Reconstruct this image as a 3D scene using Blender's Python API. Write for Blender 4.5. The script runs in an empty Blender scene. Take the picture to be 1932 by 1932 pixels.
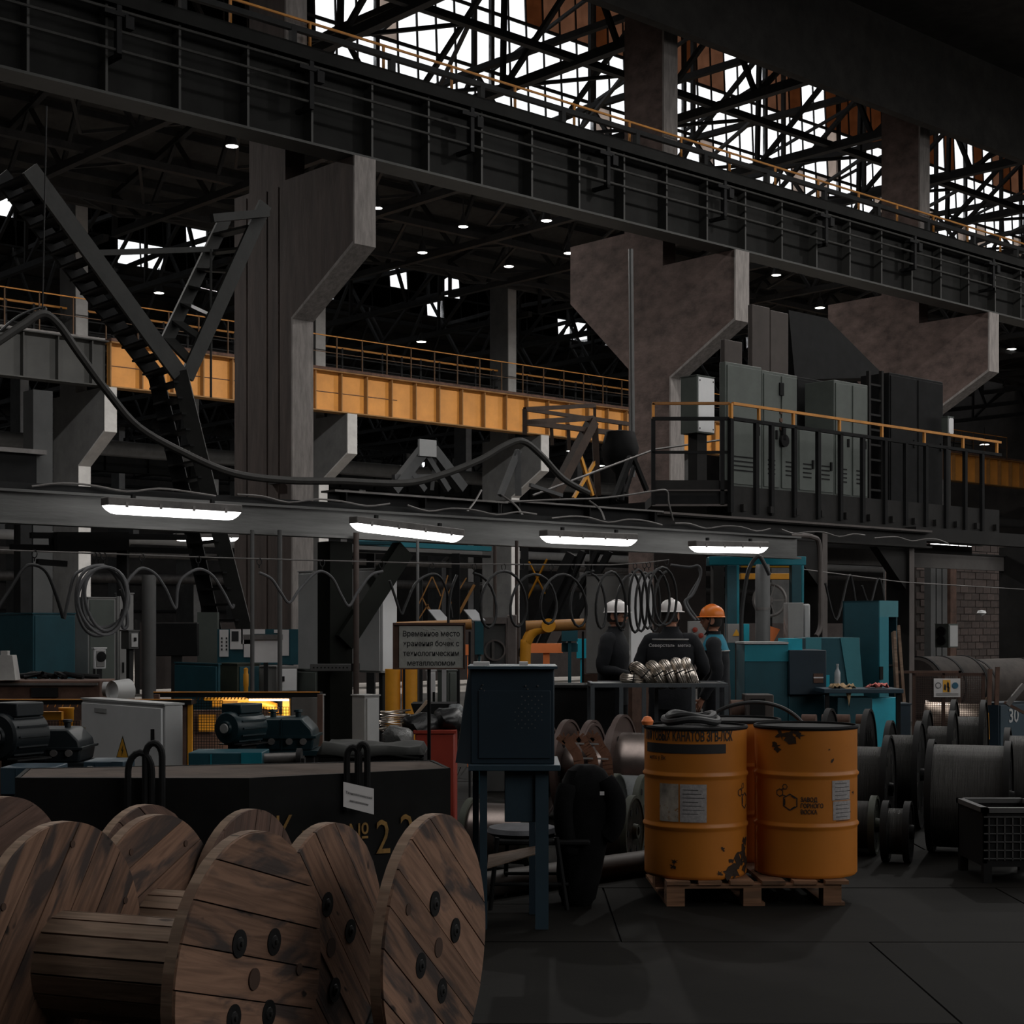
import bpy, bmesh, math, random
from mathutils import Matrix, Vector
R = random.Random(7)
PI = math.pi
SC = bpy.context.scene
# ------------------------------------------------------------------ camera, world, light, exposure
F, CX, HY, CH = 3000.0, 966.0, 1180.0, 1.55      # focal length in px, principal column, horizon row, eye height
cam = bpy.data.objects.new('camera', bpy.data.cameras.new('camera'))
SC.collection.objects.link(cam); SC.camera = cam
cam.data.sensor_width = 36; cam.data.lens = F / 1932 * 36
cam.data.shift_y = (HY - 966) / 1932
cam.data.clip_end = 600
cam.location = (0, 0, CH); cam.rotation_euler = (PI / 2, 0, 0)
SC.view_settings.view_transform = 'Standard'; SC.view_settings.look = 'None'
SC.view_settings.gamma = 1; SC.view_settings.use_curve_mapping = False
SC.view_settings.exposure = 0.0
SC.cycles.use_denoising = True
SC.cycles.max_bounces = 6; SC.cycles.diffuse_bounces = 3; SC.cycles.glossy_bounces = 3
SC.cycles.transparent_max_bounces = 12; SC.cycles.sample_clamp_indirect = 3
W = bpy.data.worlds.new('overcast'); SC.world = W; W.use_nodes = True
bg = W.node_tree.nodes['Background']; bg.inputs[0].default_value = (1.0, 0.985, 0.955, 1); bg.inputs[1].default_value = 2.0
# hall frame: the hall runs along A (to the right and away), its rows of columns step along B (to the left and away)
TH = math.atan2(.674, .739)
HF = Matrix.Translation((-2.81, 32.6, 0)) @ Matrix.Rotation(TH, 4, 'Z')
def rz(a): return Matrix.Rotation(a, 4, 'Z')
def FR(x, y, z, a=0): return Matrix.Translation((x, y, z)) @ rz(a)
def P(px, py, Y): return Vector(((px - CX) / F * Y, Y, CH + (HY - py) / F * Y))
def YV(px, v): return (v + 26) / (.739 - .674 * (px - CX) / F)
def PV(px, py, v): return P(px, py, YV(px, v))
def HP(px, py, v): return HF.inverted() @ PV(px, py, v)
def portal(u0, u1, v, z, size_y, rot):
    l = bpy.data.lights.new('daylight_opening', 'AREA'); l.shape = 'RECTANGLE'; l.size = u1 - u0; l.size_y = size_y
    l.cycles.is_portal = True
    o = bpy.data.objects.new('daylight_opening', l); SC.collection.objects.link(o)
    o.matrix_world = HF @ Matrix.Translation(((u0 + u1) / 2, v, z)) @ rot
# openings through which the overcast sky lights the hall
portal(-18, 70, -33.6, 9.5, 9.0, Matrix.Rotation(PI / 2, 4, 'X'))          # glazed outer wall behind the camera
portal(-40, 84, -16, 22.0, 7.0, Matrix.Identity(4))                        # first bay's lantern
portal(-36, 96, 22.6, 25.6, 7.4, Matrix.Rotation(-PI / 2, 4, 'X'))         # second bay's far lantern glazing
portal(-36, 96, 9.6, 25.6, 7.4, Matrix.Rotation(PI / 2, 4, 'X'))           # second bay's near lantern glazing

# ------------------------------------------------------------------ materials
MT = {}
def mat(name, rgb, rough=.6, metal=0., var=.25, scale=3., bump=.0, spec=.4, emit=None, stretch=None, rnd=0., dirt=None):
    if name in MT: return MT[name]
    m = bpy.data.materials.new(name); m.use_nodes = True; MT[name] = m
    N, L = m.node_tree.nodes, m.node_tree.links
    b = N['Principled BSDF']
    b.inputs['Roughness'].default_value = rough; b.inputs['Metallic'].default_value = metal
    b.inputs['Specular IOR Level'].default_value = spec
    c = (*rgb, 1)
    if emit:
        b.inputs['Base Color'].default_value = c
        b.inputs['Emission Color'].default_value = (*emit[:3], 1); b.inputs['Emission Strength'].default_value = emit[3]
        return m
    tc = N.new('ShaderNodeTexCoord'); mp = N.new('ShaderNodeMapping'); nz = N.new('ShaderNodeTexNoise')
    L.new(tc.outputs['Object'], mp.inputs[0]); L.new(mp.outputs[0], nz.inputs['Vector'])
    if stretch: mp.inputs['Scale'].default_value = stretch
    nz.inputs['Scale'].default_value = scale; nz.inputs['Detail'].default_value = 6; nz.inputs['Roughness'].default_value = .65
    cr = N.new('ShaderNodeValToRGB'); L.new(nz.outputs['Fac'], cr.inputs[0])
    cr.color_ramp.elements[0].position = .3; cr.color_ramp.elements[1].position = .7
    lo = tuple(x * (1 - var) for x in rgb); hi = tuple(min(1, x * (1 + var)) for x in rgb)
    cr.color_ramp.elements[0].color = (*lo, 1); cr.color_ramp.elements[1].color = (*hi, 1)
    out = cr.outputs[0]
    if dirt:                                       # worn patches: (colour, threshold, scale)
        n2 = N.new('ShaderNodeTexNoise'); n2.inputs['Scale'].default_value = dirt[2]; n2.inputs['Detail'].default_value = 8
        n2.inputs['Roughness'].default_value = .7
        L.new(tc.outputs['Object'], n2.inputs['Vector'])
        r2 = N.new('ShaderNodeMapRange'); r2.inputs[1].default_value = dirt[1]; r2.inputs[2].default_value = dirt[1] + .06
        L.new(n2.outputs['Fac'], r2.inputs[0])
        mx = N.new('ShaderNodeMix'); mx.data_type = 'RGBA'; L.new(r2.outputs[0], mx.inputs['Factor'])
        L.new(out, mx.inputs['A']); mx.inputs['B'].default_value = (*dirt[0], 1); out = mx.outputs['Result']
    if rnd:
        oi = N.new('ShaderNodeObjectInfo'); hs = N.new('ShaderNodeHueSaturation')
        mr = N.new('ShaderNodeMapRange'); mr.inputs[3].default_value = 1 - rnd; mr.inputs[4].default_value = 1 + rnd
        L.new(oi.outputs['Random'], mr.inputs[0]); L.new(mr.outputs[0], hs.inputs['Value']); L.new(out, hs.inputs['Color']); out = hs.outputs[0]
    L.new(out, b.inputs['Base Color'])
    if bump:
        bp = N.new('ShaderNodeBump'); bp.inputs['Strength'].default_value = bump; bp.inputs['Distance'].default_value = .02
        L.new(nz.outputs['Fac'], bp.inputs['Height']); L.new(bp.outputs[0], b.inputs['Normal'])
    return m
def wood(name, base, dark, rough=.75):
    if name in MT: return MT[name]
    m = bpy.data.materials.new(name); m.use_nodes = True; MT[name] = m
    N, L = m.node_tree.nodes, m.node_tree.links; b = N['Principled BSDF']; b.inputs['Roughness'].default_value = rough
    b.inputs['Specular IOR Level'].default_value = .25
    tc = N.new('ShaderNodeTexCoord'); oi = N.new('ShaderNodeObjectInfo'); ad = N.new('ShaderNodeVectorMath'); ad.operation = 'MULTIPLY_ADD'
    ad.inputs[1].default_value = (1, 1, 1)
    sc = N.new('ShaderNodeVectorMath'); sc.operation = 'SCALE'; sc.inputs['Scale'].default_value = 37
    L.new(oi.outputs['Random'], sc.inputs[0]); L.new(tc.outputs['Object'], ad.inputs[0]); L.new(sc.outputs[0], ad.inputs[2])
    def noise(s, det, dist, stretch):
        mp = N.new('ShaderNodeMapping'); mp.inputs['Scale'].default_value = stretch; L.new(ad.outputs[0], mp.inputs[0])
        n = N.new('ShaderNodeTexNoise'); n.inputs['Scale'].default_value = s; n.inputs['Detail'].default_value = det
        n.inputs['Distortion'].default_value = dist; L.new(mp.outputs[0], n.inputs['Vector']); return n.outputs['Fac']
    g = noise(2.2, 6, 1.2, (1.2, 16, 16)); s = noise(1.4, 5, 1.5, (1.0, 4.5, 4.5)); k = noise(9, 2, .3, (.7, 1.3, 1.3))
    def mix(fac, a, bb, lo, hi):
        r = N.new('ShaderNodeMapRange'); r.inputs[1].default_value = lo; r.inputs[2].default_value = hi; L.new(fac, r.inputs[0])
        x = N.new('ShaderNodeMix'); x.data_type = 'RGBA'; L.new(r.outputs[0], x.inputs['Factor'])
        if isinstance(a, tuple): x.inputs['A'].default_value = (*a, 1)
        else: L.new(a, x.inputs['A'])
        x.inputs['B'].default_value = (*bb, 1); return x.outputs['Result']
    c = mix(g, base, tuple(x * .55 for x in base), .38, .7)
    c = mix(s, c, dark, .50, .62)
    c = mix(k, c, tuple(x * .35 for x in dark), .70, .74)
    hs = N.new('ShaderNodeHueSaturation'); mr = N.new('ShaderNodeMapRange'); mr.inputs[3].default_value = .8; mr.inputs[4].default_value = 1.25
    L.new(oi.outputs['Random'], mr.inputs[0]); L.new(mr.outputs[0], hs.inputs['Value']); L.new(c, hs.inputs['Color'])
    L.new(hs.outputs[0], b.inputs['Base Color'])
    bp = N.new('ShaderNodeBump'); bp.inputs['Strength'].default_value = .35; bp.inputs['Distance'].default_value = .004
    L.new(g, bp.inputs['Height']); L.new(bp.outputs[0], b.inputs['Normal'])
    return m
def glass(name, tint, clear, rough=.3):
    m = bpy.data.materials.new(name); m.use_nodes = True; MT[name] = m
    N, L = m.node_tree.nodes, m.node_tree.links; N.remove(N['Principled BSDF'])
    tr = N.new('ShaderNodeBsdfTransparent'); tr.inputs[0].default_value = (*tint, 1)
    tl = N.new('ShaderNodeBsdfTranslucent'); tl.inputs[0].default_value = (*[x * .8 for x in tint], 1)
    mx = N.new('ShaderNodeMixShader'); nz = N.new('ShaderNodeTexNoise'); nz.inputs['Scale'].default_value = 1.5
    tc = N.new('ShaderNodeTexCoord'); L.new(tc.outputs['Object'], nz.inputs['Vector'])
    mr = N.new('ShaderNodeMapRange'); mr.inputs[1].default_value = .3; mr.inputs[2].default_value = .7
    mr.inputs[3].default_value = max(0, 1 - clear - .2); mr.inputs[4].default_value = min(1, 1 - clear + .2)
    L.new(nz.outputs['Fac'], mr.inputs[0]); L.new(mr.outputs[0], mx.inputs[0])
    L.new(tr.outputs[0], mx.inputs[1]); L.new(tl.outputs[0], mx.inputs[2]); L.new(mx.outputs[0], N['Material Output'].inputs[0])
    return m
# paints and metals
STEEL = mat('dark_steel', (.020, .020, .0205), .65, .1, .35, 2.5, .2, spec=.2)
STEELB = mat('bare_steel', (.16, .15, .145), .5, .5, .3, 4, .2)
GIRD = mat('girder_paint', (.0105, .0105, .010), .7, .0, .35, 1.2, .25, spec=.1)
COND = mat('conduit_steel', (.045, .044, .042), .6, .2, .3, 4, spec=.2)
BLACK = mat('black_paint', (.011, .011, .0115), .7, 0, .3, 4, spec=.15)
RUB = mat('rubber', (.018, .018, .019), .55, 0, .25, 6)
RUBG = mat('grey_rubber', (.10, .10, .105), .6, 0, .25, 6)
YEL = mat('yellow_girder_paint', (.60, .255, .05), .55, 0, .16, .9, .1, dirt=((.16, .09, .035), .64, .5))
YEM = mat('yellow_machine_paint', (.70, .30, .02), .5, 0, .2, 2)
ORR = mat('orange_rail_paint', (.62, .26, .05), .55, 0, .2, 4)
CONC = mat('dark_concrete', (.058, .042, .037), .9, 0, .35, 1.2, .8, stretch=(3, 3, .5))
CONCL = mat('lit_side_concrete', (.22, .20, .19), .9, 0, .3, 3, .8, stretch=(3, 3, .6))  # lighter copy of the column concrete for the lit aisle side
CONCR = mat('rough_concrete', (.10, .07, .062), .95, 0, .5, 1.6, 1.0, stretch=(1, 1, 1.6))
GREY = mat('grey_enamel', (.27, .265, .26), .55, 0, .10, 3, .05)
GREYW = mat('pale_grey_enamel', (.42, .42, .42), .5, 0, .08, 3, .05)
GREYG = mat('grey_green_enamel', (.095, .108, .098), .55, 0, .18, 2, .08, dirt=((.06, .055, .05), .70, 2.5))
GREYD = mat('dark_grey_enamel', (.07, .07, .07), .55, 0, .2, 3)
TEAL = mat('teal_enamel', (.012, .20, .26), .45, 0, .15, 2, .05)
TEALD = mat('dark_teal_enamel', (.013, .072, .095), .5, 0, .25, 2, .05)
TEALB = mat('bright_cyan_enamel', (.015, .36, .48), .4, 0, .15, 2)
NAVY = mat('navy_enamel', (.014, .028, .042), .5, 0, .2, 2.5, .08)
NAVYL = mat('slate_blue_enamel', (.028, .052, .072), .5, 0, .2, 2.5, .08)
BROWN = mat('rusty_brown', (.10, .055, .04), .8, .1, .45, 4, .3)
RED = mat('red_enamel', (.28, .035, .02), .5, 0, .2, 3)
OLIVE = mat('olive_paint', (.045, .05, .035), .6, 0, .3, 2, .1)
WHITE = mat('white_plastic', (.75, .75, .76), .4, 0, .05, 4)
PAPER = mat('paper', (.62, .60, .60), .8, 0, .06, 6)
FILMP = mat('paper_under_film', (.38, .385, .36), .25, 0, .25, 7, .3)
INK = mat('ink', (.02, .02, .022), .7, 0, .1, 5)
CHROME = mat('bright_wire', (.62, .56, .5), .28, 1, .25, 14, .2)
ALU = mat('drum_metal', (.45, .36, .30), .32, 1, .2, 5, .1, stretch=(1, 1, 8))
SKIN = mat('skin', (.42, .20, .13), .55, 0, .08, 8)
CLOTH = mat('black_workwear', (.009, .010, .013), .9, 0, .3, 9, .3)
CLOTHG = mat('grey_reflective_tape', (.35, .34, .33), .6, 0, .1, 9)
CLOTHT = mat('teal_workwear', (.02, .19, .28), .85, 0, .2, 9, .2)
HELW = mat('white_helmet_plastic', (.78, .74, .73), .35, 0, .04, 9)
HELO = mat('orange_helmet_plastic', (.85, .22, .03), .35, 0, .05, 9)
HAIR = mat('dark_hair', (.015, .011, .009), .8, 0, .3, 20)
PWOOD = wood('reel_plank_wood', (.27, .155, .105), (.07, .052, .047))
PWOODP = wood('plain_plank_wood', (.15, .09, .07), (.09, .06, .05))
PALW = wood('pallet_wood', (.27, .14, .08), (.14, .08, .05))
WOODB = wood('board_wood', (.26, .18, .13), (.16, .10, .07))
LAMP = mat('lit_diffuser', (.9, .9, .9), .4, emit=(1, .985, .96, 5.0))
BAYL = mat('lit_bay_lamp', (.9, .9, .9), .4, emit=(1, .98, .93, 9.0))
GLG = mat('lit_green_led', (.1, .9, .4), .4, emit=(.1, 1, .45, 1.2))
ORL = mat('bright_orange_plastic', (.95, .26, .08), .5, 0, .05, 4)  # strong orange, also standing in for the orange lights
G_CLEAR = glass('clear_pane', (.9, .92, .95), .85); G_DUST = glass('dusty_pane', (.5, .45, .42), .55)
G_DARK = glass('blackened_pane', (.012, .011, .010), .3)  # panes darkened to stand for sky hidden behind roof members
G_BRN = glass('brown_dirty_pane', (.20, .11, .065), .35); G_BRN2 = glass('tan_dirty_pane', (.30, .2, .15), .35)
FILM = glass('clear_plastic_film', (.75, .77, .78), .6)

# ------------------------------------------------------------------ objects
WM = {}
def link(o): SC.collection.objects.link(o); return o
def tag(o, label=None, cat=None, group=None, kind=None):
    if label: o['label'] = label
    if cat: o['category'] = cat
    if group: o['group'] = group
    if kind: o['kind'] = kind
    return o
def T(name, label, cat, fr, group=None, kind=None):
    o = link(bpy.data.objects.new(name, None)); o.empty_display_size = .1
    if not isinstance(fr, Matrix): fr = Matrix.Translation(fr)
    o.matrix_world = fr; WM[o] = fr.copy()
    return tag(o, label, cat, group, kind)
class MB:
    def __init__(s, fr=None): s.v = []; s.f = []; s.fr = fr or Matrix.Identity(4)
    def quadbox(s, c):                              # 8 corners: bottom loop then top loop
        n = len(s.v); s.v += [Vector(x) for x in c]
        s.f += [tuple(n + i for i in q) for q in ((3, 2, 1, 0), (4, 5, 6, 7), (0, 1, 5, 4), (1, 2, 6, 5), (2, 3, 7, 6), (3, 0, 4, 7))]
        return s
    def box(s, x0, y0, z0, x1, y1, z1):
        x0, x1 = sorted((x0, x1)); y0, y1 = sorted((y0, y1)); z0, z1 = sorted((z0, z1))
        return s.quadbox([(x0, y0, z0), (x1, y0, z0), (x1, y1, z0), (x0, y1, z0), (x0, y0, z1), (x1, y0, z1), (x1, y1, z1), (x0, y1, z1)])
    def bar(s, p, q, w, h=None):
        p, q = Vector(p), Vector(q); h = h or w; d = (q - p).normalized()
        up = Vector((0, 0, 1)) if abs(d.z) < .95 else Vector((1, 0, 0))
        a = d.cross(up).normalized() * w / 2; b = a.cross(d).normalized() * h / 2
        return s.quadbox([p - a - b, p + a - b, p + a + b, p - a + b, q - a - b, q + a - b, q + a + b, q - a + b])
    def ibar(s, p, q, w, h, t=.02):
        p, q = Vector(p), Vector(q); d = (q - p).normalized(); a = d.cross(Vector((0, 0, 1))).normalized(); b = a.cross(d)
        s.bar(p, q, t, h - 2 * t)
        for k in (-1, 1): s.bar(p + b * k * (h - t) / 2, q + b * k * (h - t) / 2, w, t)
        return s
    def tube(s, pts, r, n=8, closed=False, caps=True):
        pts = [Vector(p) for p in pts]; m = len(pts); rr = r if isinstance(r, (list, tuple)) else [r] * m
        base = len(s.v); a = None
        for i, p in enumerate(pts):
            if closed: d = pts[(i + 1) % m] - pts[i - 1]
            else: d = pts[min(i + 1, m - 1)] - pts[max(i - 1, 0)]
            if d.length < 1e-9: d = Vector((0, 0, 1))
            d.normalize()
            if a is None: a = d.cross(Vector((0, 0, 1)) if abs(d.z) < .9 else Vector((1, 0, 0)))
            a = a - d * a.dot(d)
            if a.length < 1e-6: a = d.cross(Vector((.3, 1, .2)))
            a.normalize(); b = d.cross(a)
            for k in range(n):
                t = 2 * PI * k / n; s.v.append(p + (a * math.cos(t) + b * math.sin(t)) * rr[i])
        for i in range(m if closed else m - 1):
            j = (i + 1) % m
            for k in range(n):
                k2 = (k + 1) % n; s.f.append((base + i * n + k, base + j * n + k, base + j * n + k2, base + i * n + k2)[::-1])
        if caps and not closed:
            s.f.append(tuple(base + k for k in range(n))); s.f.append(tuple(base + (m - 1) * n + k for k in range(n))[::-1])
        return s
    def cyl(s, p, q, r, n=20, r2=None): return s.tube([p, q], [r, r if r2 is None else r2], n)
    def lathe(s, prof, fr=None, n=32, closed=False):  # prof (r, h) revolved about local z of fr
        fr = fr or Matrix.Identity(4); base = len(s.v); m = len(prof)
        for r, h in prof:
            for k in range(n):
                t = 2 * PI * k / n; s.v.append(fr @ Vector((r * math.cos(t), r * math.sin(t), h)))
        for i in range(m if closed else m - 1):
            j = (i + 1) % m
            for k in range(n):
                k2 = (k + 1) % n; s.f.append((base + i * n + k, base + i * n + k2, base + j * n + k2, base + j * n + k))
        if not closed:
            if prof[0][0] > 1e-6: s.f.append(tuple(base + k for k in range(n))[::-1])
            if prof[-1][0] > 1e-6: s.f.append(tuple(base + (m - 1) * n + k for k in range(n)))
        return s
    def prism(s, poly, fr, h):                      # 2-d outline in fr's xy, extruded along its z
        n = len(poly); b = len(s.v)
        for z in (0, h): s.v += [fr @ Vector((x, y, z)) for x, y in poly]
        s.f.append(tuple(b + i for i in range(n))[::-1]); s.f.append(tuple(b + n + i for i in range(n)))
        for i in range(n): j = (i + 1) % n; s.f.append((b + i, b + j, b + n + j, b + n + i))
        return s
    def loft(s, rings, n=16):                       # rings (cx, cy, z, hx, hy)
        b = len(s.v)
        for cx, cy, z, hx, hy in rings:
            for k in range(n):
                t = 2 * PI * k / n; c_, s_ = math.cos(t), math.sin(t)
                s.v.append(Vector((cx + hx * math.copysign(abs(c_) ** .8, c_), cy + hy * math.copysign(abs(s_) ** .8, s_), z)))
        for i in range(len(rings) - 1):
            for k in range(n): k2 = (k + 1) % n; s.f.append((b + i * n + k, b + i * n + k2, b + (i + 1) * n + k2, b + (i + 1) * n + k))
        s.f.append(tuple(b + k for k in range(n))[::-1]); s.f.append(tuple(b + (len(rings) - 1) * n + k for k in range(n)))
        return s
    def add(s, me, fr):
        b = len(s.v); s.v += [fr @ v.co for v in me.vertices]; s.f += [tuple(b + i for i in p.vertices) for p in me.polygons]; return s
    def build(s, name, m, parent=None, own=False, bev=0., label=None, cat=None, group=None, kind=None, smooth=True):
        me = bpy.data.meshes.new(name)
        if own: vs = s.v
        else:
            X = (WM[parent].inverted() if parent else Matrix.Identity(4)) @ s.fr; vs = [X @ v for v in s.v]
        me.from_pydata([tuple(v) for v in vs], [], s.f); me.update()
        if smooth: me.shade_smooth(); me.set_sharp_from_angle(angle=.7)
        me.materials.append(m)
        o = link(bpy.data.objects.new(name, me))
        if parent: o.parent = parent
        WM[o] = WM[parent].copy() if parent else Matrix.Identity(4)
        if own:
            o.matrix_local = (WM[parent].inverted() if parent else Matrix.Identity(4)) @ s.fr; WM[o] = s.fr.copy()
        if bev:
            b = o.modifiers.new('edge', 'BEVEL'); b.width = bev; b.segments = 2; b.limit_method = 'ANGLE'
        return tag(o, label, cat, group, kind)
def copy_tree(o, M=None, parent=None):
    c = o.copy(); link(c); c.parent = parent
    if M is not None: WM[c] = M @ WM[o]; c.matrix_world = WM[c]
    for ch in o.children: copy_tree(ch, None, c)
    return c
def recentre(o):                                    # put a top-level mesh's origin at its base
    me = o.data; n = len(me.vertices)
    c = sum((v.co for v in me.vertices), Vector()) / n; c.z = min(v.co.z for v in me.vertices)
    me.transform(Matrix.Translation(-c)); o.location = o.location + c; WM[o] = Matrix.Translation(c); return o
def solo(mb, name, m, label, cat, group=None, kind=None, bev=0.):
    return recentre(mb.build(name, m, None, False, bev, label, cat, group, kind))
def text_mesh(s, size, extrude=.0006, align='CENTER', bold=0.):
    c = bpy.data.curves.new('t', 'FONT'); c.body = s; c.size = size; c.extrude = extrude; c.align_x = align; c.align_y = 'CENTER'
    c.offset = bold; c.resolution_u = 2
    o = bpy.data.objects.new('t', c); link(o); dg = bpy.context.evaluated_depsgraph_get()
    me = bpy.data.meshes.new_from_object(o.evaluated_get(dg)); bpy.data.objects.remove(o); return me
def smoothpts(pts, k=6, closed=False):
    pts = [Vector(p) for p in pts]; m = len(pts); out = []
    for i in range(m if closed else m - 1):
        g = (lambda j: pts[j % m]) if closed else (lambda j: pts[max(0, min(m - 1, j))])
        a, b, c, d = g(i - 1), g(i), g(i + 1), g(i + 2)
        for q in range(k):
            t = q / k
            out.append(.5 * ((2 * b) + (c - a) * t + (2 * a - 5 * b + 4 * c - d) * t * t + (3 * b - a - 3 * c + d) * t ** 3))
    if not closed: out.append(pts[-1])
    return out
def cab(px0, pxm, px1, yt, yb, Y):                 # hall-aligned box whose near upright edge stands at column pxm, depth Y
    k0, km, k1 = [(p - CX) / F for p in (px0, pxm, px1)]; X = km * Y
    t = (X - k0 * Y) / (.674 + .739 * k0); s_ = (k1 * Y - X) / (.739 - .674 * k1)
    z1 = CH + (HY - yt) / F * Y; z0 = 0. if yb is None else CH + (HY - yb) / F * Y
    return FR(X, Y, z0, TH), s_, t, z1 - z0
def fb(px0, px1, yt, yb, Y, d, a=0):               # box facing the camera
    X0, X1 = [(p - CX) / F * Y for p in (px0, px1)]
    z1 = CH + (HY - yt) / F * Y; z0 = 0. if yb is None else CH + (HY - yb) / F * Y
    return FR(X0, Y, z0, a), (X1 - X0) / math.cos(a), d, z1 - z0
def cabinet(name, label, cat, g, m, door='b', doorm=None, handle=True, plinth=0, n=1, vents=0, group=None, sidem=None):
    fr, s, t, h = g
    o = T(name, label, cat, fr, group)
    if plinth: MB(fr).box(.02, .02, 0, s - .02, t - .02, plinth).build('plinth', BLACK, o)
    MB(fr).box(0, 0, plinth, s, t, h).build('body', m, o, bev=.006)
    MB(fr).box(-.008, -.008, h, s + .008, t + .008, h + .012).build('top_cap', m, o)
    W_ = s if door == 'b' else t
    for i in range(n if door else 0):
        a, b = .015 + i * (W_ - .03) / n + .004, .015 + (i + 1) * (W_ - .03) / n - .004
        q = MB(fr)
        if door == 'b': q.box(a, -.016, plinth + .02, b, 0, h - .02)
        else: q.box(-.016, a, plinth + .02, 0, b, h - .02)
        d = q.build('door', doorm or m, o, bev=.003)
        if handle:
            q = MB(fr); c = a + .06 * (b - a) + .02; zz = plinth + (h - plinth) * .55; hh = min(.06, h * .1)
            if door == 'b': q.box(c, -.034, zz - hh, c + .018, -.016, zz + hh)
            else: q.box(-.034, c, zz - hh, -.016, c + .018, zz + hh)
            q.build('handle', BLACK, d)
        if vents:
            q = MB(fr)
            for k in range(vents):
                zz = plinth + (h - plinth) * (.18 + .035 * k)
                if door == 'b': q.box(a + .2 * (b - a), -.021, zz, a + .8 * (b - a), -.016, zz + .012 * h)
                else: q.box(-.021, a + .2 * (b - a), zz, -.016, a + .8 * (b - a), zz + .012 * h)
            q.build('vent_slots', BLACK, d)
    return o
# ------------------------------------------------------------------ the shell of the hall (u along A, v along B)
def H(): return MB(HF)
def st(mb, name, m, **k): return mb.build(name, m, None, kind='structure', **k)
FLO = mat('worn_floor', (.0062, .0055, .0045), .8, 0, .5, .7, .25, spec=.12, dirt=((.025, .023, .022), .56, .45))
FLO2 = mat('floor_joint', (.012, .012, .012), .9)
fl = st(MB().box(-120, -20, -.3, 220, 260, -.02), 'floor', FLO2)
sl0 = None
for i in range(8):                                  # steel-edged concrete floor slabs, joints left open
    for j in range(9):
        fr = FR(-5.2 + i * 2.32 + (j % 2) * 1.1, 3.0 + j * 1.6, 0, 0)
        if sl0 is None: sl0 = MB(fr).box(0, 0, -.019, 2.308, 1.588, .0).build('floor_slab', FLO, fl, own=True)
        else: o = sl0.copy(); link(o); o.parent = fl; o.matrix_local = Matrix.Translation((0, 0, R.uniform(-.003, .0015))) @ fr @ rz(R.uniform(-.004, .004))
q = MB()
q.box(-120, -20, -.02, 220, 3, -.001); q.box(-120, 17.4, -.02, 220, 260, -.001); q.box(-120, 3, -.02, -5.2, 17.4, -.001); q.box(13.4, 3, -.02, 220, 17.4, -.001)
q.build('floor_screed', mat('floor_screed', (.03, .027, .024), .9, 0, .4, .7, .2, spec=.1), fl)
H().box(-41.8, 2.2, -.0005, 95.8, 129, .004).build('pale_bounce_floor', mat('bounce_floor', (.20, .185, .17), .9, 0, .3, .5, .1, spec=.1), fl)  # pale floor added to bounce lamp light up to the dark roof
WALL = mat('wall_plaster', (.06, .055, .052), .9, 0, .3, .6, .2)
ROOF = mat('sooty_roof_boards', (.03, .028, .026), .9, 0, .4, 1.5, .2)
def bay_roof(v0, idx, u0=-36, u1=96, near=True):
    zt, zl = 19.5, 21.8; zk = 29.6 if idx == 1 else 26.2; zr = zk + .9
    q = H()
    def slab(va, za, vb, zb, t=.25):
        q.quadbox([(u0, va, za), (u1, va, za), (u1, vb, zb), (u0, vb, zb), (u0, va, za + t), (u1, va, za + t), (u1, vb, zb + t), (u0, vb, zb + t)])
    slab(v0, zt, v0 + 7.5, zl); slab(v0 + 22, zl, v0 + 32, zt); slab(v0 + 7.5, zk, v0 + 16, zr); slab(v0 + 16, zr, v0 + 22, zk)
    c = st(q, 'ceiling' if idx == 1 else 'ceiling.%03d' % (idx - 1), ROOF)
    q = H()
    for v_, z_ in [(1.5, 19.9), (3.5, 20.5), (5.5, 21.1), (7.2, 21.6), (22.5, 21.65), (24.5, 21.2), (26.5, 20.75), (28.5, 20.3), (30.5, 19.8), (12, zk + .4), (14, zk + .7), (18, zk + .7), (20, zk + .4)]:
        q.box(u0, v0 + v_ - .06, z_ - .35, u1, v0 + v_ + .06, z_ - .1)
    q.build('purlins', STEEL, c, kind='stuff')
    return c
bay_roof(1.6, 1); bay_roof(33.5, 2); bay_roof(65.4, 3); bay_roof(97.3, 4)
# first bay (over the camera): roof with an open lantern, outer wall with a tall glazed band
q = H(); q.box(-42, -34, 19.6, 86, -19.5, 19.85); q.box(-42, -12.5, 19.6, 86, 1.6, 19.85); q.box(-42, -19.6, 22, -40, -12.4, 22.2); st(q, 'ceiling.004', ROOF)
q = H(); q.box(-42, -34.2, 0, 86, -33.8, 5); q.box(-42, -34.2, 14, 86, -33.8, 19.8); q.box(70, -34.2, 5, 86, -33.8, 14); q.box(-42, -34.2, 5, -18, -33.8, 14); st(q, 'wall_back', WALL)
q = H()
for k in range(30): q.box(-18 + k * 3, -34.1, 5, -17.85 + k * 3, -33.9, 14)
for z_ in (7, 9.5, 12): q.box(-18, -34.1, z_, 70, -33.9, z_ + .1)
st(q, 'window_1', STEEL)
q = H(); q.box(-42.4, -34.2, 0, -42, 132, 31); st(q, 'wall_left', WALL)
q = H(); q.box(96, -34.2, 0, 96.4, 116, 31); q.box(96, 127.5, 0, 96.4, 132, 31); q.box(96, 116, 0, 96.4, 127.5, 18.2); q.box(96, 116, 20.4, 96.4, 127.5, 31); q.box(86, -34.2, 0, 96.4, -33.8, 28); st(q, 'wall_right', WALL)
q = H(); q.box(-42, 129.3, 0, 96, 129.7, 13.6); q.box(-42, 129.3, 15.4, 96, 129.7, 30.6); w = st(q, 'wall_far', WALL)
q = H()
for z_ in (3, 6, 9, 16.5, 17.5): q.box(-42, 129.1, z_, 96, 129.3, z_ + .25)
q.build('wall_rail', STEEL, w)
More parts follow.
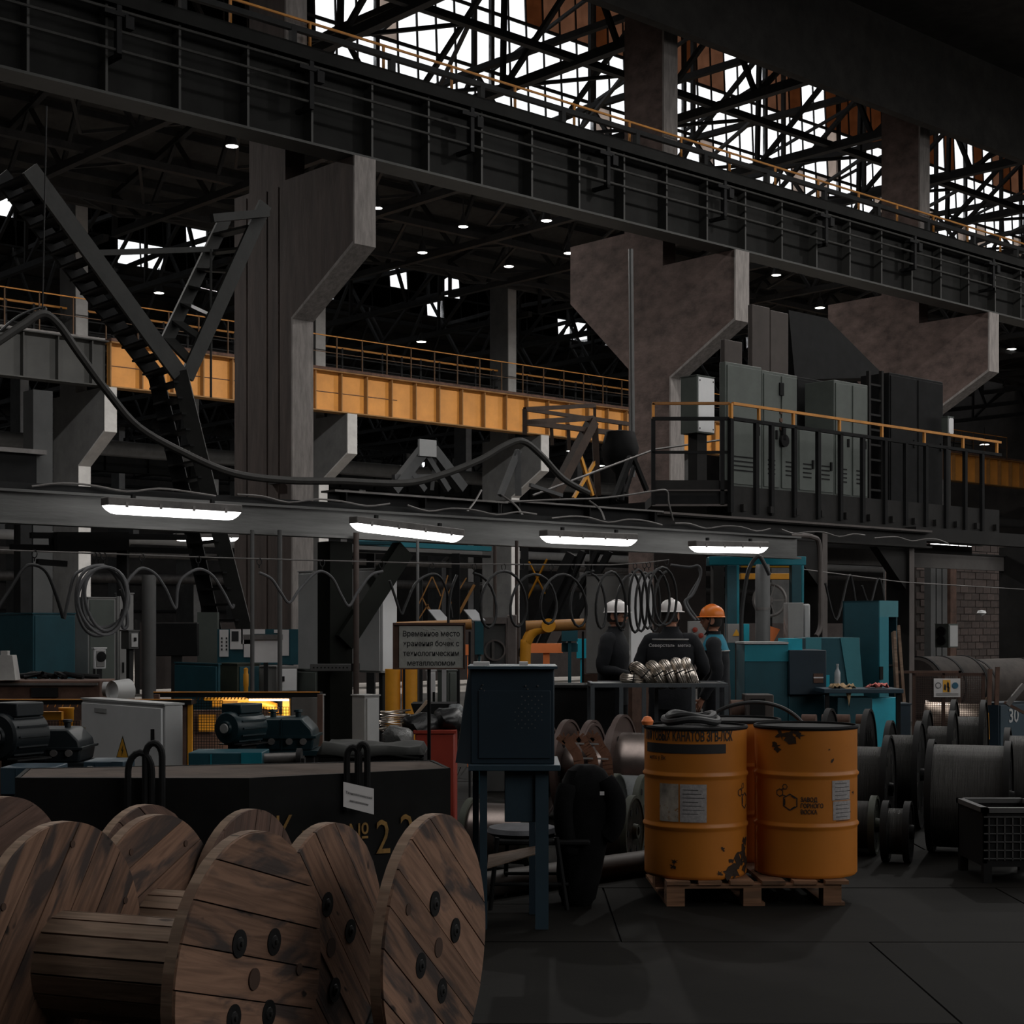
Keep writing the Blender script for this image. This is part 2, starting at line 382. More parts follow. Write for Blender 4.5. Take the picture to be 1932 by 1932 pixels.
# side slots between bays above the rows (valley gutters) and the gable strips
q = H()
for v0 in (1.6, 33.5, 65.4, 97.3): q.box(-42, v0 - .2, 16.9 if v0 == 1.6 else 18.6, 96, v0 + .1, 19.9)
st(q, 'wall_upper', ROOF)
q = H()
for v0 in (1.6, 33.5, 65.4, 97.3):
    q.box(-42, v0, 19.3, -36, v0 + 32, 31)
st(q, 'wall_gable', ROOF)
# lantern glazing: far side of every bay, near side too
PANES = [G_CLEAR, G_CLEAR, G_CLEAR, G_DUST, G_DUST, G_BRN, G_BRN2]
def glazing(v, idx, z0, z1, du, pane_parts, u0=-24, u1=96, brown=1.0, slope=.35):
    w = T('window_%d' % idx, None, None, HF @ Matrix.Translation((u0, v, z0)), kind='structure')
    q = H()
    n = int((u1 - u0) / du)
    for k in range(n + 1): q.bar((u0 + k * du, v - slope / 2, z0), (u0 + k * du, v + slope / 2, z1), .07, .07)
    for f in (0, .34, .67, 1): q.box(u0, v - slope / 2 + slope * f - .05, z0 + (z1 - z0) * f - .06, u1, v - slope / 2 + slope * f + .05, z0 + (z1 - z0) * f + .06)
    q.build('mullions', STEEL, w)
    cache = {}
    for k in range(n):
        for half in (0, 1, 2):
            r = R.random(); uu = u0 + k * du
            if idx >= 5: m = G_CLEAR if (r < .30 or idx % 2 == 0) else G_DARK
            elif idx == 4: m = G_DUST
            elif uu < 14.3: m = G_DARK  # darkened panes keep the sky hidden at the left
            elif uu > 24 and r < (0, .10, .45 if not (25 < uu < 38 or 47 < uu < 54) else .9)[half]: m = G_BRN if R.random() < .5 else G_BRN2
            elif r < .12: m = G_DUST
            else: m = G_CLEAR
            za, zb = z0 + (z1 - z0) * (0, .34, .67)[half], z0 + (z1 - z0) * (.34, .67, 1)[half]
            va, vb = (v - slope / 2 + slope * (za - z0) / (z1 - z0), v - slope / 2 + slope * (zb - z0) / (z1 - z0))
            if pane_parts:
                fr = HF @ Matrix.Translation((u0 + k * du, va, za))
                key = (m.name, half)
                if key not in cache:
                    p = MB(fr).quadbox([(0, 0, 0), (du, 0, 0), (du, .01, 0), (0, .01, 0), (0, vb - va, zb - za), (du, vb - va, zb - za), (du, vb - va + .01, zb - za), (0, vb - va + .01, zb - za)]).build('pane', m, w, own=True, smooth=False); cache[key] = p
                else:
                    p = cache[key].copy(); link(p); p.parent = w; p.matrix_local = WM[w].inverted() @ fr
            else:
                cache.setdefault(m.name, MB(HF)).quadbox([(u0 + k * du, va, za), (u0 + k * du + du, va, za), (u0 + k * du + du, va + .01, za), (u0 + k * du, va + .01, za), (u0 + k * du, vb, zb), (u0 + k * du + du, vb, zb), (u0 + k * du + du, vb + .01, zb), (u0 + k * du, vb + .01, zb)])
    if not pane_parts:
        for nm, mb in cache.items(): mb.build('panes', MT[nm], w, kind='stuff', smooth=False)
    return w
glazing(23.4, 2, 21.9, 29.6, 1.0, True, u0=-10, u1=96)
glazing(23.4, 3, 21.9, 29.6, 1.0, False, u0=-36, u1=-10)
glazing(9.3, 4, 21.9, 29.6, 2.0, False, u0=-36, slope=-.35)
for i, v0 in enumerate((33.5, 65.4, 97.3)): glazing(v0 + 21.8, 5 + 2 * i, 21.9, 26.3, 1.5, False, u0=-36); glazing(v0 + 7.7, 6 + 2 * i, 21.9, 26.3, 3.0, False, u0=-36, slope=-.35)
q = T('window_11', None, None, HF @ Matrix.Translation((0, 129.5, 13.6)), kind='structure')
mb = H(); [mb.box(-42 + k * 2, 129.4, 13.6, -41.9 + k * 2, 129.6, 15.4) for k in range(70)]; mb.box(-42, 129.4, 14.45, 96, 129.6, 14.55); mb.build('mullions', STEEL, q)
H().box(-42, 129.49, 13.6, 96, 129.51, 15.4).build('panes', G_CLEAR, q, kind='stuff')
q = T('window_12', None, None, HF @ Matrix.Translation((96.2, 122, 18.2)), kind='structure'); H().box(96.19, 116, 18.2, 96.21, 127.5, 20.4).build('panes', G_CLEAR, q, kind='stuff')
mb = H(); [mb.bar((96.1, 116 + .9 * k, 18.1), (96.1, 116.5 + .9 * k + (.8 if k % 3 == 0 else 0), 20.5), .14 + .3 * (k % 4 == 0)) for k in range(13)]; mb.box(96.05, 116, 19.1, 96.2, 127.5, 19.3); mb.build('mullions', STEEL, q)
# roof trusses
def truss_bars(v0):
    B = []
    def b(nm, a, c, w):
        if v0 > 30: a, c = (a[0], min(a[1], 26.3)), (c[0], min(c[1], 26.8))
        B.append((nm, (0, v0 + a[0], a[1]), (0, v0 + c[0], c[1]), w))
    b('bottom_chord', (.4, 17.6), (31.6, 17.6), .26)
    top = [(.4, 19.2), (4.2, 20.4), (7.7, 21.5), (16, 21.7), (21.8, 21.5), (26.7, 20.3), (31.6, 19.2)]
    for i in range(6): b('top_chord', top[i], top[i + 1], .22)
    bot = [.4, 3, 7.8, 13, 19, 24.2, 29, 31.6]
    for i in range(7):
        b('diagonal', (bot[i], 17.6), top[i], .14) if i else None
        if i < 7: b('diagonal', top[i], (bot[i + 1], 17.6), .14)
    b('lantern_post', (7.7, 21.5), (7.7, 29.6), .18); b('lantern_post', (21.8, 21.5), (21.8, 29.6), .18); b('lantern_post', (16, 21.7), (16, 30.4), .16)
    b('lantern_rafter', (7.7, 29.5), (16, 30.5), .18); b('lantern_rafter', (21.8, 29.5), (16, 30.5), .18)
    b('lantern_brace', (7.7, 21.7), (16, 29.9), .14)
    b('lantern_brace', (16, 26), (21.8, 24.6), .12); b('lantern_brace', (16, 26), (21.8, 29.3), .12)
    return B
def truss_tree(v0, u, label):
    fr = HF @ Matrix.Translation((u, 0, 0))
    t = T('roof_truss', label, 'truss', HF @ Matrix.Translation((u, v0, 17.4)), 'roof trusses')
    for nm, a, c, w in truss_bars(v0): MB(fr).bar(a, c, w).build(nm, STEEL, t)
    return t
L2 = 'black steel roof truss crossing the second bay under its glazed lantern'
t0 = truss_tree(1.6, -18, L2)
for k in range(1, 17):
    copy_tree(t0, HF @ Matrix.Translation((k * 6, 0, 0)) @ HF.inverted())
for v0, nm in ((33.5, 'the third bay beyond the yellow crane girder'), (65.4, 'the fourth bay far behind'), (97.3, 'the last bay by the far wall')):
    q = MB(HF @ Matrix.Translation((-30, 0, 0)))
    for _, a, c, w in truss_bars(v0): q.bar(a, c, w)
    o = T('roof_truss', 'dark steel roof truss over ' + nm, 'truss', HF @ Matrix.Translation((-30, v0, 17.4)), 'roof trusses beyond the second bay')
    q.build('truss_frame', STEEL, o)
    for k in range(1, 21): copy_tree(o, HF @ Matrix.Translation((k * 6, 0, 0)) @ HF.inverted())
# longitudinal bracing and catwalk pipes under the second bay's roof
for i, (v_, z_, w_) in enumerate([(6.3, 17.7, .2), (12, 17.8, .25), (17.5, 17.8, .22), (24, 17.8, .25), (29, 17.7, .2)]):
    o = T('roof_tie_beam', 'long dark tie beam running under the second bay roof, %s of five' % ['nearest', 'second', 'middle', 'fourth', 'farthest'][i], 'beam', HF @ Matrix.Translation((-24, v_, z_)))
    H().bar((-24, v_, z_), (90, v_, z_), w_).build('beam', STEEL, o)
    q = H()
    for k in range(18): q.bar((-22 + 6 * k, v_, z_), (-19 + 6 * k, v_ + (5 if i < 4 else 2), z_ + .05), .1); q.bar((-19 + 6 * k, v_ + (5 if i < 4 else 2), z_ + .05), (-16 + 6 * k, v_, z_), .1)
    q.build('cross_bracing', STEEL, o)
# ------------------------------------------------------------------ rows of concrete columns with crane corbels
def column(v0, j, label, mbody, mface, top=19.4, detail=True, back=False):
    u = 12 * j
    o = T('concrete_column', label, 'column', HF @ Matrix.Translation((u - .25, v0 + 2.2, 0)))
    V = HF @ Matrix.Translation((u - .5, 0, 0)) @ Matrix(((0, 0, 1, 0), (1, 0, 0, 0), (0, 1, 0, 0), (0, 0, 0, 1)))  # outline in (v, z), thickness along u
    poly = [(v0 + 2.25, 0), (v0 + 4.5, 0), (v0 + 4.5, 11.1), (v0 + 3.9, 11.1), (v0 + 3.9, top), (v0 + 2.5, top), (v0 + 2.5, 11.1), (v0 + .05, 11.1), (v0 + .05, 9.33), (v0 + 2.25, 8.1)]
    if back: poly = [(v0 + 2.25, 0), (v0 + 3.75, 0), (v0 + 3.75, 8.5), (v0 + 6.0, 10.6), (v0 + 6.0, 12.2), (v0 + 3.9, 12.2), (v0 + 3.9, top), (v0 + 2.5, top), (v0 + 2.5, 11.1), (v0 + .05, 11.1), (v0 + .05, 9.33), (v0 + 2.25, 8.1)]
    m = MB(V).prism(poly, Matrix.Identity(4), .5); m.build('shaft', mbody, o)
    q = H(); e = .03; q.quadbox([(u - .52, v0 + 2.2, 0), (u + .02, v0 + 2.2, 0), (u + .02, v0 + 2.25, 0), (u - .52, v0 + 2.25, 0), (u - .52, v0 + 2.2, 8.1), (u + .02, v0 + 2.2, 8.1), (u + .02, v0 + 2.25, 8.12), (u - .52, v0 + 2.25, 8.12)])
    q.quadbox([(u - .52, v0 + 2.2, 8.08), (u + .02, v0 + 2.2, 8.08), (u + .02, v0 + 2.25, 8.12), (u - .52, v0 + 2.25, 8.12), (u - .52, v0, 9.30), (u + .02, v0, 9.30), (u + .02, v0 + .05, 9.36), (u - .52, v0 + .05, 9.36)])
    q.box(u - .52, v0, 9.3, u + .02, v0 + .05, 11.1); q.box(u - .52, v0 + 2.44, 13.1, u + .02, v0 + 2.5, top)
    q.build('aisle_face', mface, o)  # paler material puts the lit aisle side into the colour
    if detail:
        for k, (a, b_) in enumerate([(2.75, 2.85), (3.2, 3.26), (4.0, 4.08)] if not back else []): H().box(u - .515, v0 + a, 0, u - .5, v0 + b_, 11).build('formwork_rib', mbody, o)
        for k, (a, b_) in (): H().box(u - .515, v0 + a, 0, u - .5, v0 + b_, 11).build('formwork_rib', mbody, o)
        H().box(u - .6, v0 + 2.7, 4.6, u - .5, v0 + 3.0, 4.75).build('bracket', STEEL, o)
        q = H(); q.tube([(u + .12, v0 + 2.5, 0), (u + .12, v0 + 2.5, 10)], .045); q.build('downpipe', GREYD, o)
        for z_ in (3.3, 6.6): H().box(u, v0 + 2.45, z_, u + .18, v0 + 2.56, z_ + .05).build('pipe_clamp', STEEL, o)
    return o
column(0, 0, 'brown concrete column with lit edge and tall corbel, left of centre', CONC, CONCL)
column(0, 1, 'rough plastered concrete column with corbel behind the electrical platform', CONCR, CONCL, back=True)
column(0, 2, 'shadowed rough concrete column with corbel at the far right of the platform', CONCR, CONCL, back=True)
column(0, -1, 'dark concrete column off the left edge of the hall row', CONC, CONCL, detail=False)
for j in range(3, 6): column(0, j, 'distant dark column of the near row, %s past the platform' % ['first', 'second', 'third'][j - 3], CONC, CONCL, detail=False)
nm2 = {-2: 'grey column with corbel under the yellow girder at the left edge', -1: 'grey column with pale stepped corbel left of the brown column', 0: 'grey column with stepped corbel', 1: 'grey', 2: 'grey'}
GCOL = mat('grey_column_paint', (.10, .10, .10), .8, 0, .2, 1.5, .3); GCOLF = mat('lit_column_edge', (.38, .37, .36), .8, 0, .15, 2, .2)  # second tone paints the lit aisle side
labs = ['grey crane column of the second row at the left edge', 'grey crane column of the second row with lit stepped edge, left', 'grey crane column behind the right side of the brown column, lit corbel edge',
        'grey crane column with lit edge rising past the centre of the yellow girder', 'grey crane column of the second row hidden partly by the platform', 'second row grey column beyond the platform cabinets', 'second row grey column at the right edge', 'second row grey column off to the right', 'second row last grey column']
for i, j in enumerate(range(-2, 7)):
    u = j * 12
    # second row is set out from its own first corbel edge
    column_u = u
    lab = labs[i]
    v0 = 31.9
    o = T('concrete_column', lab, 'column', HF @ Matrix.Translation((0, 0, 0)))
    WM[o] = Matrix.Identity(4); bpy.data.objects.remove(o)
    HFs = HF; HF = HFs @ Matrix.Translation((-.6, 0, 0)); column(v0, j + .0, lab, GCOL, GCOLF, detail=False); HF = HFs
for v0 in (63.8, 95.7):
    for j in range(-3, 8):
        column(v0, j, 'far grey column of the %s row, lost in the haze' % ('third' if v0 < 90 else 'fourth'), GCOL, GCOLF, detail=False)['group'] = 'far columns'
# ------------------------------------------------------------------ crane girders
def girder(v0, label, m, u0, u1, du=1.5, mflange=None, pitch_parts=True, z0=11.12, z1=12.95, rail=True):
    o = T('crane_girder', label, 'girder', HF @ Matrix.Translation((u0, v0 + .4, z0)))
    mf = mflange or m
    H().box(u0, v0 + .38, z0 + .04, u1, v0 + .42, z1 - .04).build('web', m, o)
    H().box(u0, v0 + .08, z0, u1, v0 + .72, z0 + .05).build('bottom_flange', mf, o)
    H().box(u0, v0 + .03, z1 - .05, u1, v0 + .77, z1).build('top_flange', mf, o)
    n = int((u1 - u0) / du); base = None
    for k in range(n + 1):
        fr = HF @ Matrix.Translation((u0 + k * du, v0 + .12, z0 + .05))
        if base is None: base = MB(fr).box(0, 0, 0, .05, .26, z1 - z0 - .1).build('stiffener', mf, o, own=True)
        else:
            c = base.copy(); link(c); c.parent = o; c.matrix_local = WM[o].inverted() @ fr
    if rail: H().box(u0, v0 + .36, z1, u1, v0 + .44, z1 + .14).build('crane_rail', STEELB, o)
    return o
g1 = girder(0, 'long dark riveted crane girder sweeping across the top of the picture', GIRD, -24, 72, mflange=mat('girder_flange_paint', (.032, .032, .03), .6, .1, .3, 1.2, .2))
q = H(); q.box(-24, -.02, 12.98, 72, .25, 13.02); q.box(-24, -.02, 12.75, 72, .02, 13.02); q.build('cover_plate', GIRD, g1)
for z_ in (12.62, 12.25, 11.9): H().tube([(-24, -.06, z_), (72, -.06, z_)], .03, 8).build('power_conduit', COND, g1)
base = None
for k in range(22):
    fr = HF @ Matrix.Translation((-22.6 + k * 4.2, -.12, 11.75))
    if base is None: base = MB(fr).box(-.1, 0, 0, .0, .5, .08).box(-.1, 0, 0, 0, .12, .95).box(-.35, -.02, .75, .12, .16, .83).box(.05, -.05, .55, .22, .1, .78).build('conduit_clamp', BLACK, g1, own=True)
    else:
        c = base.copy(); link(c); c.parent = g1; c.matrix_local = WM[g1].inverted() @ fr
for k in range(32):
    if k == 0: b0 = H().box(-23, .1, 13.0, -22.8, .3, 13.1).build('rail_clip', STEEL, g1)
    else: c = b0.copy(); link(c); c.parent = g1; c.location = b0.location; c.matrix_local = Matrix.Translation((3 * k, 0, 0)) @ b0.matrix_local
# walkway railing beside the near girder
def railing(label, u0, u1, v, z, du, h, mpost, mtop, mid=1, thick=.06, name='walkway_railing', lift=.0):
    o = T(name, label, 'railing', HF @ Matrix.Translation((u0, v, z)))
    n = int(round((u1 - u0) / du)); base = None
    for k in range(n + 1):
        fr = HF @ Matrix.Translation((u0 + k * (u1 - u0) / n, v, z))
        if base is None: base = MB(fr).box(-thick / 2, -thick / 2, 0, thick / 2, thick / 2, h).build('post', mpost, o, own=True)
        else: c = base.copy(); link(c); c.parent = o; c.matrix_local = WM[o].inverted() @ fr
    H().bar((u0, v, z + h + lift), (u1, v, z + h + lift), thick * .9).build('handrail', mtop, o)
    for k in range(mid): zz = z + h * (k + 1) / (mid + 1); H().bar((u0, v, zz), (u1, v, zz), thick * .6).build('mid_rail', mpost, o)
    return o
railing('thick black railing along the walkway on the near crane girder', -6, 60, 1.9, 13.0, 2.6, 1.15, STEEL, STEEL, 1, .13)
railing('thin orange handrail behind the black railing on the near girder', -6, 60, 2.3, 13.2, 2.0, 1.35, ORR, ORR, 0, .05)
H().box(-24, .8, 12.75, 72, 2.5, 12.85).build('walkway_deck', STEEL, g1)
HFs = HF
yb = H  # second-row girders: dark left length, yellow from the corbel on
g2 = girder(31.9, 'dark grey length of the far crane girder at the left edge', mat('grey_girder', (.03, .03, .028), .6, 0, .25, 1, .1), -36, 11.1, 1.45)
g3 = girder(31.9, 'long yellow crane girder with brown stiffeners crossing the middle', YEL, 11.2, 84, 1.43, mat('yellow_stiffener_paint', (.24, .12, .035), .6, 0, .2, 2))
H().box(11.2, 31.93, 12.96, 84, 32.7, 13.08).build('rail_bed', BROWN, g3)
for z_, nm in ((12.0, 'seam'),): H().box(11.2, 32.255, z_, 26, 32.28, z_ + .03).build(nm, BROWN, g3)
railing('thin orange railing over the far yellow crane girder', -36, 80, 32.5, 13.1, 1.43, 1.5, mat('brown_rail_post', (.10, .05, .02), .6), ORR, 1, .05)
railing('dark inner railing of the walkway beyond the yellow girder', -36, 80, 35.2, 13.0, 1.2, 1.7, STEEL, ORR, 3, .09)
railing('black lattice guard rail farther behind the yellow girder', -36, 80, 39, 12.6, .9, 1.9, STEEL, STEEL, 2, .1)
for v0, lab in ((63.8, 'third row'), (95.7, 'fourth row')): girder(v0, 'dim crane girder of the %s far behind' % lab, GIRD, -41, 94, 3.0, rail=False)
# long pipes and ducts in the second and third bays
for i, (v_, z_, r_, m, lab) in enumerate([(37.2, 9.3, .35, GREYD, 'thick dark duct running just under the far yellow girder'), (48, 6.0, .25, GREYW, 'pale pipe running low across the second bay'), (47.5, 5.2, .18, STEELB, 'thinner pipe slung below the pale pipe'),
                                    (58, 8.2, .3, GREYD, 'dark duct along the third bay'), (61, 4.4, .3, STEELB, 'grey pipe near the third row of columns')]):
    solo(H().tube([(-38, v_, z_), (90, v_, z_)], r_, 12), 'pipe', m, lab, 'pipe')
# high-bay lamps
def baylamp(p, r, lab, grp='high-bay lamps'):
    o = T('high_bay_lamp', lab, 'lamp', Matrix.Translation(p), grp)
    MB(Matrix.Translation(p)).lathe([(r * .3, .5), (r * .5, .35), (r, 0), (r * .96, 0), (r * .4, .3)], n=20).build('reflector', STEEL, o)
    MB(Matrix.Translation(p)).lathe([(r * .9, .03), (r * .9, .0), (.0, -.03)], n=20).build('lit_lens', BAYL, o)
    MB(Matrix.Translation(p)).bar((0, 0, .5), (0, 0, 1.2), .05).build('rod', STEEL, o)
for (x, y, v_, lab) in [(874, 428, 22, 'bright high-bay lamp under the near girder, above the centre'), (1073, 478, 22, 'bright high-bay lamp left of the rough concrete column'), (712, 393, 22, 'high-bay lamp beside the tall corbel'),
                        (795, 645, 42, 'high-bay lamp above the yellow girder railing'), (300, 553, 42, 'high-bay lamp left of the brown column'), (1547, 581, 22, 'high-bay lamp over the platform cabinets'), (1098, 681, 50, 'small high-bay lamp by the right end of the yellow girder'),
                        (1908, 659, 24, 'high-bay lamp at the right edge of the hall'), (1857, 839, 34, 'small lamp behind the platform railing, right'), (1078, 851, 60, 'small far lamp under the yellow girder'), (940, 854, 70, 'tiny far lamp left of the trestle'),
                        (1132, 879, 72, 'tiny far lamp below the yellow girder, right'), (960, 503, 29, 'high-bay lamp among the far roof trusses'), (797, 477, 26, 'small high-bay lamp under the distant lantern')]:
    baylamp(PV(x, y, v_), .0033 * YV(x, v_), lab)
for i, (x0, y0, x1, y1, v_) in enumerate([(705, 395, 1100, 482, 21.6), (1500, 572, 1600, 598, 21.6)]):
    a, b = HP(x0, y0, v_), HP(x1, y1, v_); z_ = (a.z + b.z) / 2 + 2.0
    solo(H().bar((a.x - 2, v_ + .5, z_), (b.x + 4, v_ + .5, z_), .35, .5), 'lighting_beam', GREYD, ['grey beam carrying the high-bay lamps under the near girder', 'grey lamp beam over the platform'][i], 'beam')
# ------------------------------------------------------------------ foreground: wooden cable reels
AXN = math.atan2(-.34, .94)                         # direction the reels' axles point (to the right, slightly towards us)
def reel(name, label, X, Y, r, w, ang, rd=.19, both=True, gap=7, lift=0., m=PWOOD, group='wooden cable reels', pin=(.3, -.1)):
    # frame: origin on the floor under the right-hand flange; local z' of ring frames = axle
    o = T(name, label, 'cable reel', FR(X, Y, lift, AXN), group)
    def side(off, sgn, planks, tilt):
        # ring frame: local x,y in the flange plane, z outwards along sgn
        ax = Matrix(((0, 0, sgn, 0), (-sgn if False else 1, 0, 0, 0), (0, 1, 0, 0), (0, 0, 0, 1)))
        if sgn < 0: ax = Matrix(((0, 0, -1, 0), (-1, 0, 0, 0), (0, 1, 0, 0), (0, 0, 0, 1)))
        fr = FR(X, Y, lift, AXN) @ Matrix.Translation((off, 0, r)) @ ax
        t = .022
        fl = MB(fr).lathe([(r * .995, -.024), (r * .995, 0), (0, 0)], n=48).lathe([(0, -.024), (r * .995, -.024)], n=48)
        fl = fl.build('flange', m, o)
        f2 = fr @ rz(tilt); n = 7; pw = 2 * r / n
        for k in range(n):
            y0, y1 = -r + k * pw + .0022, -r + (k + 1) * pw - .0022
            up, lo = [], []
            def xa(y): return math.sqrt(max(0, r * r - y * y))
            ys = [y0 + (y1 - y0) * q / 5 for q in range(6)]
            poly = [(xa(y), y) for y in ys] + [(-xa(y), y) for y in reversed(ys)]
            if len(poly) > 3: MB(f2 @ Matrix.Translation((0, 0, .0))).prism(poly, Matrix.Identity(4), t + R.uniform(-.0015, .0025)).build('plank', m, fl, own=True, smooth=False)
        z = t + .002
        def hole(rr, a, rad, nm, bolt=True):
            q = MB(fr @ Matrix.Translation((rr * math.cos(a), rr * math.sin(a), z)))
            if bolt:
                q.lathe([(rad, -.004), (rad * 1.0, .0022), (0, .0022)], n=20).build('bore_shade_disc', BLACK, fl)  # proud black disc stands for the shade inside the bolt recess
                MB(fr @ Matrix.Translation((rr * math.cos(a), rr * math.sin(a), z))).lathe([(rad * .5, .002), (rad * .45, .005), (rad * .2, .007), (rad * .18, .012), (0, .013)], n=10).build('bolt', STEEL, fl)
            else: q.lathe([(rad, -.004), (rad, .002), (0, .002)], n=20).build(nm, mat('bore_shadow_wood', (.07, .04, .028), .9), fl)
        if planks:
            for q in range(4): hole(.157, gap + PI / 4 + q * PI / 2, .043, 'bolt')
            hole(0, 0, .034, 'arbor_hole', False); hole(pin[0], pin[1], .02, 'pin_hole', False)
        else:
            for q in range(3): hole(r * .84, gap + .55 + q * 1.05, .012, 'stud', False)
        # nailed rim band
        MB(fr).lathe([(r * 1.003, -.024), (r * 1.003, t * .6), (r * .985, t * .6), (r * .985, -.024)], n=48, closed=True).build('rim', WOODB, fl)
        return fl
    side(0, 1, True, ang)
    if both: side(-w, 1 if True else -1, False, ang + 1.2)
    # drum of staves between the flanges
    ns = 16
    for k in range(ns):
        a0, a1 = 2 * PI * k / ns + .02, 2 * PI * (k + 1) / ns - .02
        ax = Matrix(((0, 0, 1, 0), (1, 0, 0, 0), (0, 1, 0, 0), (0, 0, 0, 1)))
        fr = FR(X, Y, lift, AXN) @ Matrix.Translation((-w + .022, 0, r)) @ ax
        poly = [(rd * math.cos(a), rd * math.sin(a)) for a in (a0, a1)] + [((rd - .02) * math.cos(a), (rd - .02) * math.sin(a)) for a in (a1, a0)]
        MB(fr).prism(poly, Matrix.Identity(4), w - .044).build('drum_stave', WOODB, o)
    return o
reel('wooden_cable_reel', 'nearest wooden reel, level planks, its face cut by the bottom edge', -.82, 4.93, .455, .70, -.28, gap=-.16, rd=.17)
reel('wooden_cable_reel', 'middle wooden reel with slanted planks, half hidden by the nearest reel', -.652, 5.54, .43, .70, -.85, gap=-.60, rd=.165, pin=(.28, 2.4))
reel('wooden_cable_reel', 'rightmost narrow wooden reel with slanted planks and dark streaks beside the blue stand', -.273, 5.43, .452, .10, -.62, gap=-.59, rd=.17, both=False, pin=(.31, 2.55))
reel('wooden_cable_reel', 'brown wooden reel at the far left, mostly outside the picture', -2.06, 6.39, .43, .60, .3, gap=.9, m=PWOODP, rd=.16)
reel('wooden_cable_reel', 'wooden reel farthest back, its rounded top rising behind the nearest reel', -1.052, 6.3, .41, .48, 1.3, gap=.9, m=PWOODP, rd=.14)

# ------------------------------------------------------------------ black scrap bin with lettering
BIN = mat('bin_black', (.013, .013, .013), .7, 0, .4, 2, .1, spec=.12); RUST = mat('bin_rim_rust', (.065, .043, .032), .85, 0, .4, 5, .3)
o = T('scrap_bin', 'long black scrap bin with yellow lettering behind the wooden reels', 'bin', FR(-1.3, 8.0, 0))
plan = [(-2.35, 7.52), (-1.24, 7.50), (-.31, 8.02), (-.42, 8.50), (-2.45, 8.02)]
zt = .83
for i in range(5):
    a, b = Vector((*plan[i], 0)), Vector((*plan[(i + 1) % 5], 0)); q = MB(); d = (b - a).normalized(); n_ = Vector((-d.y, d.x, 0)) * .02
    q.quadbox([a, b, b + n_, a + n_, a + Vector((0, 0, zt)), b + Vector((0, 0, zt)), b + n_ + Vector((0, 0, zt)), a + n_ + Vector((0, 0, zt))]); q.build('side_plate', BIN, o)
MB().prism(plan, Matrix.Translation((0, 0, .02)), .02).build('bottom_plate', BIN, o)
inner = [(-2.33, 7.54), (-1.24, 7.52), (-.33, 8.03), (-.44, 8.46), (-2.42, 8.00)]
MB().prism(inner, Matrix.Translation((0, 0, .80)), .028).build('ledge', RUST, o)
q = MB(FR(-1.24, 7.5, 0, math.atan2(.52, .93)))
for i, (s_, x, z_, sz) in enumerate([('К', .17, .56, .2), ('ин', .32, .53, .15), ('№', .56, .52, .15), ('2', .69, .50, .24), ('2', .82, .52, .24)]):
    fr = FR(-1.24, 7.5, 0, math.atan2(.52, .93)) @ Matrix.Translation((x, -.008, z_)) @ Matrix.Rotation(PI / 2, 4, 'X')
    me = text_mesh(s_, sz, .001); MB(fr).add(me, Matrix.Scale(.72, 4, (1, 0, 0))).build('stencil_letter', mat('yellow_stencil_paint', (.30, .17, .05), .8, 0, .5, 14), o, smooth=False)
for (x, y, h, w_) in [(290, 1402, 1490, 24), (264, 1420, 1500, 34), (666, 1410, 1490, 18), (684, 1404, 1480, 14)]:
    c = P(x, y, 7.46 if x < 400 else 7.72); b = P(x, h, 7.46 if x < 400 else 7.72); ww = w_ / F * 7.6 / 2 * 1.3
    pts = [(c.x - ww, c.y, b.z - .1)] + [(c.x - ww * math.cos(t), c.y, c.z - ww * 1.6 + ww * 1.6 * math.sin(t)) for t in [PI * k / 8 for k in range(9)]] + [(c.x + ww, c.y, b.z - .1)]
    MB().tube(pts, .016, 8).build('lifting_loop', BLACK, o)
# paper notice hung on the bin
fr = FR(*P(648, 1500, 7.45), .5); q = T('paper_notice', 'small white paper notice hanging on the black bin above the yellow 22', 'sign', fr)
MB(fr).quadbox([(0, 0, -.055), (.155, 0, -.10), (.155, .003, -.10), (0, .003, -.055), (0, 0, .062), (.155, 0, .022), (.155, .003, .022), (0, .003, .062)]).build('sheet', PAPER, q)
for s_, z_ in (('Технологический', .005), ('металлолом', -.03)):
    f2 = fr @ Matrix.Translation((.078, -.003, z_ - .01)) @ Matrix.Rotation(.26, 4, 'Y') @ Matrix.Rotation(PI / 2, 4, 'X'); MB(f2).add(text_mesh(s_, .0165, .0003), Matrix.Identity(4)).build('printed_line', INK, q, smooth=False)
# folded tarpaulin and flat steel box lying on the bin
q = MB(FR(0, 0, 0))
a = P(597, 1412, 8.6); b = P(800, 1425, 8.6)
o = T('tarpaulin', 'dark folded tarpaulin lying on the flat box behind the bin', 'tarpaulin', Matrix.Translation(((a.x + b.x) / 2, 8.8, b.z)))
q = MB(); nx, ny = 22, 8
for i in range(nx + 1):
    for j in range(ny + 1):
        x = a.x + (b.x - a.x) * i / nx; y = 8.6 + .54 * j / ny; z = b.z + .055 - .02 * (i / nx) + .007 * math.sin(i * .55 + j * .6) + .006 * math.sin(j * 1.1 - i * .3)
        if i in (0, nx) or j in (0, ny): z -= .05
        q.v.append(Vector((x, y, z)))
for i in range(nx):
    for j in range(ny): k = i * (ny + 1) + j; q.f.append((k, k + ny + 1, k + ny + 2, k + 1))
me_o = q.build('cloth', mat('tarp_grey', (.022, .023, .021), .8, 0, .3, 6, .2), o); sm = me_o.modifiers.new('s', 'SOLIDIFY'); sm.thickness = .012
g = fb(600, 797, 1428, None, 8.62, .5); cabinet('steel_chest', 'low black steel chest right behind the scrap bin', 'chest', g, BLACK, None)

